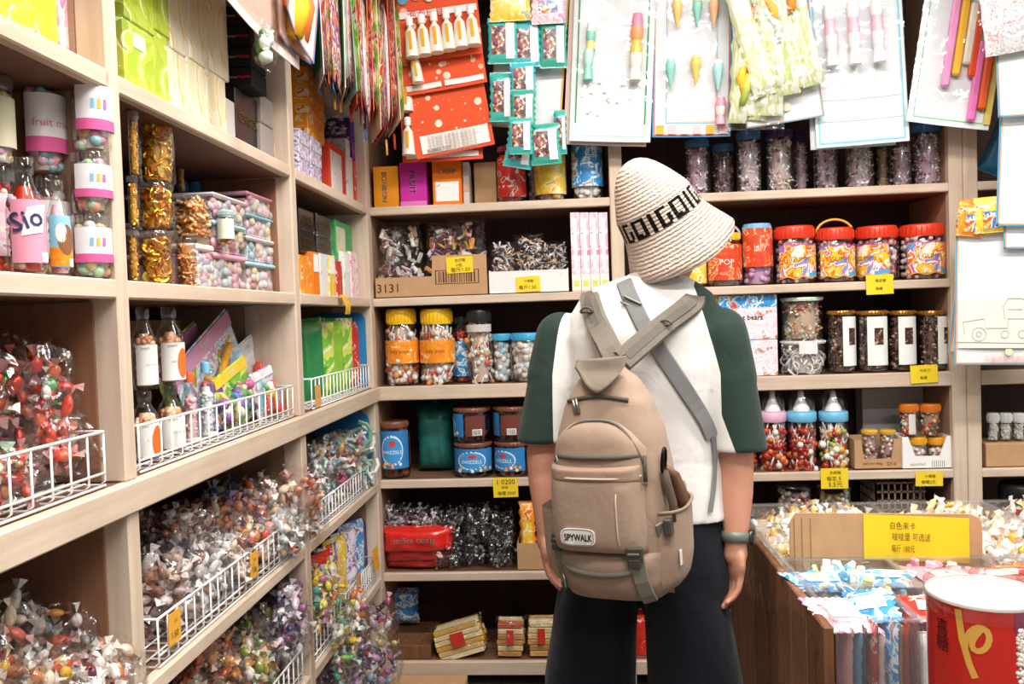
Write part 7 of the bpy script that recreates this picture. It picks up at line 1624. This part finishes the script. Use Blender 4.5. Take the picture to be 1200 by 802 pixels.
m.lathe([(0.016, -0.004), (0.018, 0.0), (0.017, 0.005), (0.001, 0.006)], 22, '#4a4d48', 'metal', M=Tm); m.build('watch_case', wo)

# --- hat
HAT = HC + HT_ @ V((0.0, -0.008, 0.040))
prof = [(0.144, -0.128), (0.147, -0.122), (0.140, -0.105), (0.129, -0.082), (0.120, -0.062), (0.113, -0.044), (0.109, -0.030)]
band = [(0.1085-0.0008*k, -0.030+0.0065*k) for k in range(1, 8)]
crown = [(0.097, 0.030), (0.089, 0.045), (0.080, 0.062), (0.069, 0.080), (0.057, 0.097), (0.044, 0.111), (0.030, 0.121), (0.017, 0.126), (0.0005, 0.128)]
full = prof+band+crown; nA = 360
KEY = ["#####..##..#####..##", "...##..##..##.....##", "...##..##..##.....##", "...##..##..##..##.##", "...##..##..##..##.##", "##.##..##..##..##.##", "#####..##..#####..##"]
m, nt, bs = _nodes('knit'); a = N(nt, 'ShaderNodeAttribute', attribute_name='Col'); lk(nt, a.outputs['Color'], bs.inputs['Base Color'])
c = coords(nt); wv = N(nt, 'ShaderNodeTexWave', Scale=38.0, Distortion=1.2); wv.bands_direction = 'Z'; wv.inputs['Detail Scale'].default_value = 3.0; lk(nt, c, wv.inputs['Vector'])
vo = N(nt, 'ShaderNodeTexVoronoi', Scale=190.0); lk(nt, c, vo.inputs['Vector'])
ad = N(nt, 'ShaderNodeMath', operation='SUBTRACT'); lk(nt, wv.outputs['Fac'], ad.inputs[0]); lk(nt, vo.outputs['Distance'], ad.inputs[1])
bump(nt, bs, ad.outputs[0], 0.7, 0.004); bs.inputs['Roughness'].default_value = 0.95; bs.inputs['Specular IOR Level'].default_value = 0.1; MATS['knit'] = m
m = MB(); vs = []; cols = []
for k, (r, z) in enumerate(full):
    for i in range(nA):
        t = 2*PI*i/nA; wv_ = 1+0.03*math.sin(3*t+0.6)*max(0, (-z-0.03)/0.1)+0.02*math.sin(5*t)*max(0, (-z-0.03)/0.1); vs.append((r*wv_*math.cos(t), r*1.08*wv_*math.sin(t), z+0.010*math.sin(2*t+0.5)*max(0, (-z-0.03)/0.1)))
k0 = len(prof)-1
for k in range(len(full)-1):
    blk = []; wht = []
    for i in range(nA):
        f = (k*nA+i, k*nA+(i+1) % nA, (k+1)*nA+(i+1) % nA, (k+1)*nA+i)
        row = k-k0
        if 0 <= row < 7:
            ch = KEY[6-row][int(i/nA*20*6) % 20]; (blk if ch == '#' else wht).append(f)
        else: wht.append(f)
    o0 = len(m.v)
    if k == 0: m.v.extend(vs); kn = m.mi('knit')
    for lst, cc in ((wht, S('#cdb9aa')), (blk, S('#191717'))):
        for f in lst: m.f.append(list(f)); m.c.append(cc); m.m.append(0); m.s.append(True)
inner = [(r-0.005, z) for r, z in full[:-1]]
m.lathe([(0.144, -0.128)]+[(r*1.0, z-0.002) for r, z in inner], nA//4, '#cfc0b2', 'knit', cap0=False, M=Matrix.Diagonal((1, 1.08, 1, 1)))
ho = m.build('bucket_hat', pr); ho.matrix_local = Matrix.Translation(HAT) @ HT_.to_4x4() @ Matrix.Diagonal((0.90, 0.90, 0.97, 1))

# ================================================================== backpack
RZB = -0.38
bp0 = P_(725, 697, 1.745); bp0 = V((bp0.x+0.003, 1.745, bp0.z))
bp = thing('backpack', 'tan canvas backpack with grey straps worn low on the shopper\'s back', 'backpack', bp0, 0, None, (0.03, -0.035, RZB))
TAN, TAN2, GRY, DRK = '#a38a78', '#987e6c', '#6f6a60', '#544d44'
WZ = [(0, .084, .050), (.012, .100, .066), (.05, .113, .080), (.10, .119, .086), (.18, .121, .086), (.26, .118, .084), (.33, .108, .078), (.39, .090, .066), (.435, .066, .050), (.465, .040, .030), (.478, .012, .010)]
def wd_(z):
    z = min(max(z, 0), .478)
    for (z0, a0_, b0_), (z1, a1_, b1_) in zip(WZ, WZ[1:]):
        if z <= z1: t = (z-z0)/(z1-z0); t = t*t*(3-2*t)*0.3+t*0.7; return a0_+(a1_-a0_)*t, b0_+(b1_-b0_)*t
EXP = 3.2
def fsurf(x, z, off=0.0):
    """point on the pack's face (towards us) at local x, z"""
    a, d = wd_(z); k = min(abs(x)/a, 1.0); return V((x, 0.02-d*(1-k**EXP)**(1/EXP)-off, z))
def rsurf(y, z, off=0.0):
    a, d = wd_(z); k = min(abs(y-0.02)/d, 1.0); return V((a*(1-k**EXP)**(1/EXP)+off, y, z))
m = MB(); loft(m, [(V((0, 0.02, z)), wd_(z)[0], wd_(z)[1], 0) for z in [0.478*k/44 for k in range(45)]], 56, EXP)
mm = MB(); mm.add(m.v, m.f, TAN, 'canvas', True); mm.build('pack_body', bp)
def pad(name, x0, x1, z0, z1, bulge, col, mat='canvas', arch=0.0, base=0.002, ex=4):
    q = MB()
    def fn(u, v):
        zt = z1-(arch*abs(2*u-1)**2.6)
        x = x0+(x1-x0)*u; z = z0+(zt-z0)*v; e = max((1-abs(2*u-1)**ex)*(1-abs(2*v-1)**ex), 0)**0.5
        return fsurf(x, z, base+bulge*e)
    q.grid(fn, 28, 24, col, mat); return q.build(name, bp)
def seam(name, pts, r, col, mat='webbing', parent=None, flat=1.0, surf=fsurf, off=0.003):
    q = MB(); q.tube([surf(x, z, off if not isinstance(off, (list, tuple)) else off[i]) for i, (x, z) in enumerate(pts)], r, 7, col, mat, flatten=flat); return q.build(name, parent or bp)
low = pad('lower_pocket', -0.110, 0.110, 0.006, 0.108, 0.024, TAN2)
fp = pad('front_pocket', -0.115, 0.086, 0.108, 0.276, 0.042, TAN, ex=6)
top = pad('upper_pocket', -0.108, 0.092, 0.240, 0.372, 0.022, TAN, arch=0.06)
flap = pad('pocket_flap', -0.112, 0.088, 0.250, 0.284, 0.040, TAN2, ex=6)
arc = [(-0.098+0.188*u, 0.285+0.085*max(0, 1-abs(2*u-1)**3)) for u in [k/24 for k in range(25)]]
seam('zipper', arc, 0.0035, GRY, off=0.012)
arc2 = [(0.092-0.006*u*0, 0.25+0.05*u) for u in (0, .5, 1)]; seam('piping', arc2, 0.004, DRK, off=0.014)
seam('zipper', [(-0.096+0.176*u, 0.300) for u in [k/12 for k in range(13)]], 0.0050, DRK, off=[0.012+0.016*max(0, 1-abs(2*k/12-1)**3) for k in range(13)])
seam('piping', [(-0.10+0.185*u, 0.2625) for u in [k/12 for k in range(13)]], 0.002, '#c9b6a4', off=[0.014+0.030*max(0, 1-abs(2*k/12-1)**4) for k in range(13)])
seam('zipper', [(-0.07+0.13*u, 0.405+0.01*math.sin(PI*u)) for u in [k/12 for k in range(13)]], 0.0045, DRK, off=0.003)
seam('zipper', [(-0.098+0.180*u, 0.070+0.012*abs(2*u-1)**2) for u in [k/14 for k in range(15)]], 0.0055, GRY, off=[0.012+0.018*max(0, 1-abs(2*k/14-1)**4) for k in range(15)])
seam('piping', [(0.044, 0.115+0.14*u) for u in [k/8 for k in range(9)]], 0.0016, '#c9b6a4', off=[0.010+0.037*max(0, 1-abs(2*k/8-1)**6) for k in range(9)])
seam('piping', [(-0.104, 0.115+0.15*u) for u in [k/8 for k in range(9)]], 0.0016, '#8a7664', off=0.006)
for (x, z, o) in ((-0.092, 0.302, 0.016), (-0.055, 0.41, 0.006), (-0.048, 0.412, 0.006), (-0.097, 0.06, 0.016)):
    q = MB(); p = fsurf(x, z, o+0.004); q.tube([p, p+V((0.004, -0.003, -0.014)), p+V((0.006, -0.002, -0.03))], [0.003, 0.004, 0.0035], 7, '#9a968e', 'metal'); q.build('zipper_pull', bp)
# badge
q = MB(); bx, bz = -0.038, 0.148; bw, bh = 0.072, 0.032; n = 40
def badge(sc, dz=0.0):
    P = []
    for i in range(n):
        t = 2*PI*i/n; ct, st = math.cos(t), math.sin(t)
        P.append((bx+sc*bw/2*math.copysign(abs(ct)**0.45, ct), bz+sc*bh/2*math.copysign(abs(st)**0.6, st)+0.0015*(1 if st > 0 else 0)))
    return P
yb_ = min(fsurf(bx+dx, bz+dz, 0.002+0.042).y for dx in (-.03, 0, .03) for dz in (-.01, .01))
q.poly([(x, z) for x, z in badge(1.0)], 0.006, '#e9e5e0', 'plastic', M=Matrix.Translation((0, yb_-0.0025, 0))); bo = q.build('badge', bp)
q = MB(); q.tube([(x, yb_-0.0028, z) for x, z in badge(0.90)], 0.0007, 5, '#6a6460', 'ink', closed=True); q.build('badge_outline', bo)
q = MB(); text(q, 'SPYWALK', (bx+0.001, yb_-0.0040, bz+0.0), w=bw*0.80, h=bh*0.42, col='#3a3634', bold=0.0009); q.build('lettering', bo)
q = MB(); text(q, 'OUTDOOR', (bx+0.006, yb_-0.0040, bz-0.0105), w=bw*0.35, col='#8a8480'); q.build('lettering', bo)
def ribbon(pts, nrm, w, th, col, mat='webbing'):
    q = MB(); vs = []; k = len(pts)
    ww = w if isinstance(w, (list, tuple)) else [w]*k
    for i, p in enumerate(pts):
        t = (pts[min(i+1, k-1)]-pts[max(i-1, 0)]).normalized(); nn = nrm[i] if isinstance(nrm, (list, tuple)) else nrm
        s_ = t.cross(nn).normalized(); n_ = s_.cross(t).normalized()
        for a_, b_ in ((-1, 0), (-0.85, 1), (0.85, 1), (1, 0), (0.85, -0.3), (-0.85, -0.3)): vs.append(p+s_*(ww[i]/2*a_)+n_*(th*b_))
    fs = [(i*6+j, i*6+(j+1) % 6, (i+1)*6+(j+1) % 6, (i+1)*6+j) for i in range(k-1) for j in range(6)]
    fs += [tuple(range(6)), tuple(range((k-1)*6, k*6))[::-1]]
    q.add(vs, fs, col, mat, False); return q
FY = V((0, -1, 0))
def comp(name, pts, off, w=0.030, nn=V((0.25, -1, 0))):
    ribbon([fsurf(x, z, o) for (x, z), o in zip(pts, off)], nn.normalized(), w, 0.003, '#7b766a').build(name, bp)
def buckle(p, rot=0.0, col='#3f3c38', s=1.0):
    q = MB(); T = Matrix.Translation(p) @ Matrix.Rotation(rot, 4, 'Y')
    q.box((0, -0.003, 0), (0.030*s, 0.010, 0.022*s), col, 'plastic', 0.003, M=T); q.box((0, -0.009, 0), (0.020*s, 0.004, 0.004), '#6a665e', 'plastic', 0.001, M=T); q.box((0, -0.006, -0.016*s), (0.022*s, 0.008, 0.016*s), col, 'plastic', 0.003, M=T); q.build('buckle', bp)
comp('compression_strap', [(0.070, 0.122), (0.073, 0.10), (0.077, 0.06), (0.081, 0.030), (0.082, 0.012)], [0.034, 0.032, 0.033, 0.030, 0.022]); buckle(fsurf(0.070, 0.118, 0.034), -0.05, s=1.15)
comp('compression_strap', [(-0.104, 0.13), (-0.106, 0.10), (-0.104, 0.07), (-0.101, 0.03)], [0.012, 0.014, 0.016, 0.018], 0.022, V((-0.3, -1, 0))); buckle(fsurf(-0.102, 0.128, 0.014), 0.2)
q = ribbon([rsurf(-0.05, 0.15, 0.006), rsurf(-0.02, 0.162, 0.012), rsurf(0.02, 0.172, 0.014), rsurf(0.06, 0.18, 0.012)], V((1, 0, 0)), 0.030, 0.003, '#7b766a'); q.build('compression_strap', bp)
q = MB(); q.box(rsurf(-0.035, 0.158, 0.014), (0.016, 0.040, 0.034), '#3f3c38', 'plastic', 0.003); q.build('buckle', bp)
# side pocket
q = MB()
def sp(u, v):
    y = -0.045+0.125*u; z = 0.018+(0.165+0.018*u)*v; e = max((1-abs(2*u-1)**3)*(1-max(0, 1-2*v)**3), 0)**0.5
    return rsurf(y, z, 0.002+0.030*e)
q.grid(sp, 20, 16, TAN, 'canvas'); q.build('side_pocket', bp)
q = MB(); q.tube([rsurf(-0.045+0.125*u, 0.183+0.018*u, 0.004+0.029*max(0, 1-abs(2*u-1)**3)**0.5) for u in [k/14 for k in range(15)]], 0.0035, 7, '#8a7664', 'webbing'); q.build('pocket_hem', bp)
q = MB(); q.box(rsurf(-0.03, 0.095, 0.030), (0.003, 0.012, 0.03), '#e6e2dc', 'plastic', 0.001); q.build('reflective_tab', bp)
# carabiner, cord and keys hanging on the right side
q = MB(); cc = rsurf(-0.03, 0.285, 0.014)
q.tube([cc+V((0.003*math.sin(t), 0.012*math.cos(t), 0.024*math.sin(t)*1.0)) for t in [2*PI*k/18 for k in range(18)]], 0.0035, 7, '#23201f', 'metal', closed=True); q.build('carabiner', bp)
q = MB(); q.tube([cc+V((0, 0, -0.02)), rsurf(-0.03, 0.24, 0.012), rsurf(-0.025, 0.20, 0.016), rsurf(-0.03, 0.165, 0.018)], [0.008, 0.010, 0.009, 0.006], 8, '#5a4a3e', 'webbing'); q.build('hanging_strap', bp)
q = MB(); q.tube([cc+V((0, 0.01, -0.015)), rsurf(0.0, 0.25, 0.012), rsurf(0.015, 0.205, 0.02), rsurf(0.012, 0.18, 0.02)], [0.006, 0.012, 0.013, 0.010], 8, '#6a4a34', 'plastic'); q.build('key_pouch', bp)
q = MB(); q.tube([cc+V((0, 0.02, -0.03)), rsurf(0.02, 0.235, 0.02)], 0.002, 6, '#c9c4bc', 'metal'); q.lathe([(0.004, 0), (0.0045, 0.02), (0.002, 0.03)], 8, '#d8d2ca', 'metal', c=tuple(rsurf(0.02, 0.205, 0.024))); q.build('metal_charm', bp)
q = MB(); q.box(rsurf(0.085, 0.20, 0.008), (0.012, 0.014, 0.034), '#2a2826', 'plastic', 0.003); q.build('clip', bp)
# yoke and shoulder straps (world points turned to the pack's space)
bpy.context.view_layer.update()
INV = bp.matrix_world.inverted()
def onshirt(px, py, off=0.012):
    d = ray(px, py).normalized(); h = SB.ray_cast(CAM, d)
    return (h[0]-d*off, h[1]) if h[0] is not None else (atY(px, py, 1.86), V((0, -1, 0)))
def wrap_strap(name, pixs, w, th, col, offs, tail=None, mat='canvas', web=0):
    P, Nn = [], []
    for (px, py), o in zip(pixs, offs):
        if isinstance(o, tuple): P.append(atY(px, py, o[0])); Nn.append(V((0, -1, 0.2)))
        else: p, n_ = onshirt(px, py, o); P.append(p); Nn.append(n_)
    for p, n_ in (tail or []): P.append(V(p)); Nn.append(V(n_))
    # refine
    Q, M_ = [], []
    for i in range(len(P)-1):
        for k in range(4): t = k/4; Q.append(P[i].lerp(P[i+1], t)); M_.append(Nn[i].lerp(Nn[i+1], t).normalized())
    Q.append(P[-1]); M_.append(Nn[-1].normalized())
    for _ in range(2): Q = [Q[0]]+[(Q[i-1]+Q[i]*2+Q[i+1])/4 for i in range(1, len(Q)-1)]+[Q[-1]]
    R3 = INV.to_3x3(); q = ribbon([INV @ p for p in Q], [R3 @ n_ for n_ in M_], w, th, col, mat); o = q.build(name, bp)
    if web:
        k = len(Q)-2; q = ribbon([INV @ (p+n_*(th+0.0002)) for p, n_ in list(zip(Q, M_))[1:k]], [R3 @ n_ for n_ in M_[1:k]], web, 0.002, '#625c53', 'webbing'); q.build('webbing_strap', o)
    return o
def over(px, py, dx):
    p, n_ = onshirt(px, py, 0.01); return [((p.x+dx*0.3, p.y+0.05, p.z+0.012), (0, -0.3, 1)), ((p.x+dx*0.6, p.y+0.11, p.z-0.005), (0, 0.5, 0.8)), ((p.x+dx, p.y+0.165, p.z-0.06), (0, 1, 0.2)), ((p.x+dx*1.2, p.y+0.175, p.z-0.16), (0, 1, 0))]
SC_ = '#70685e'
so1 = wrap_strap('shoulder_strap', [(722, 424), (712, 405), (700, 378), (692, 354)], 0.050, 0.011, SC_, [(1.755,), (1.79,), 0.016, 0.010], over(690, 352, 0.02), web=0.020)
so2 = wrap_strap('shoulder_strap', [(728, 424), (752, 403), (782, 378), (812, 356)], 0.050, 0.011, SC_, [(1.755,), (1.79,), 0.014, 0.010], over(818, 354, 0.0), web=0.020)
for px, py in ((688, 366), (780, 381)):
    p, n_ = onshirt(px, py, 0.032); p = INV @ p; q = MB(); q.tube([p+V((0.014*math.cos(t), -0.003, 0.010*math.sin(t))) for t in [PI*k/10 for k in range(11)]]+[p+V((-0.014, -0.003, 0)), p+V((0.014, -0.003, 0))], 0.0026, 7, '#4f4b46', 'plastic'); q.build('d_ring', bp)
q = MB(); yk = [(-0.055, .0), (-0.05, .03), (-0.045, .055), (0.062, .06), (0.055, .03), (0.02, -.02), (-0.01, -.03), (-0.035, -.02)]
def yf(u, v):
    x = -0.048+0.105*u; top = 0.488+0.004*u; bot = 0.425+0.05*abs(2*u-1)**1.6; z = bot+(top-bot)*v
    return V((x, fsurf(x*0.5, min(z, 0.465), 0.010).y+0.0-0.012*(1-v), z))
q.grid(yf, 16, 10, '#7c7164', 'canvas', True, 0.006); q.build('strap_yoke', bp)
wrap_strap('sternum_strap', [(731, 330), (738, 348), (756, 385), (775, 415), (800, 452), (826, 492), (834, 512)], 0.036, 0.004, '#7d7c7c', [0.006]*7, None, 'webbing')
p, n_ = onshirt(741, 352, 0.012); p = INV @ p
q = MB(); q.box((0, 0, 0), (0.046, 0.006, 0.006), '#55524e', 'plastic', 0.002, M=Matrix.Translation(p) @ Matrix.Rotation(0.5, 4, 'Y')); q.box((0, 0, -0.014), (0.046, 0.006, 0.006), '#55524e', 'plastic', 0.002, M=Matrix.Translation(p) @ Matrix.Rotation(0.5, 4, 'Y')); q.build('slider_buckle', bp)
for pixs in ([(836, 512), (838, 540), (836, 575), (832, 600)],):
    wrap_strap('lower_strap', pixs, 0.012, 0.003, '#7a7874', [0.006]*4, None, 'webbing')
# the pack's other side pocket with a dark bottle in it
q = MB()
def lsurf(y, z, off=0.0):
    p = rsurf(y, z, off); return V((-p.x, p.y, p.z))
q.grid(lambda u, v: lsurf(-0.045+0.125*u, 0.018+0.165*v, 0.002+0.036*max((1-abs(2*u-1)**3)*(1-max(0, 1-2*v)**3), 0)**0.5), 20, 16, TAN, 'canvas'); q.build('side_pocket', bp)
c = bp.matrix_world @ lsurf(0.015, 0.03, 0.012)
t = thing('drink_bottle', 'dark green bottle in the backpack side pocket at the shopper\'s left elbow', 'bottle', c)
m = MB(); m.lathe([(0.017, 0.0), (0.020, 0.008), (0.020, 0.165), (0.014, 0.195), (0.010, 0.205), (0.010, 0.212)], 22, '#15241f', 'plastic'); m.build('bottle_body', t)
m = MB(); m.lathe([(0.0125, 0.205), (0.013, 0.225), (0.011, 0.228), (0.001, 0.228)], 18, '#141615', 'plastic'); m.build('cap', t)
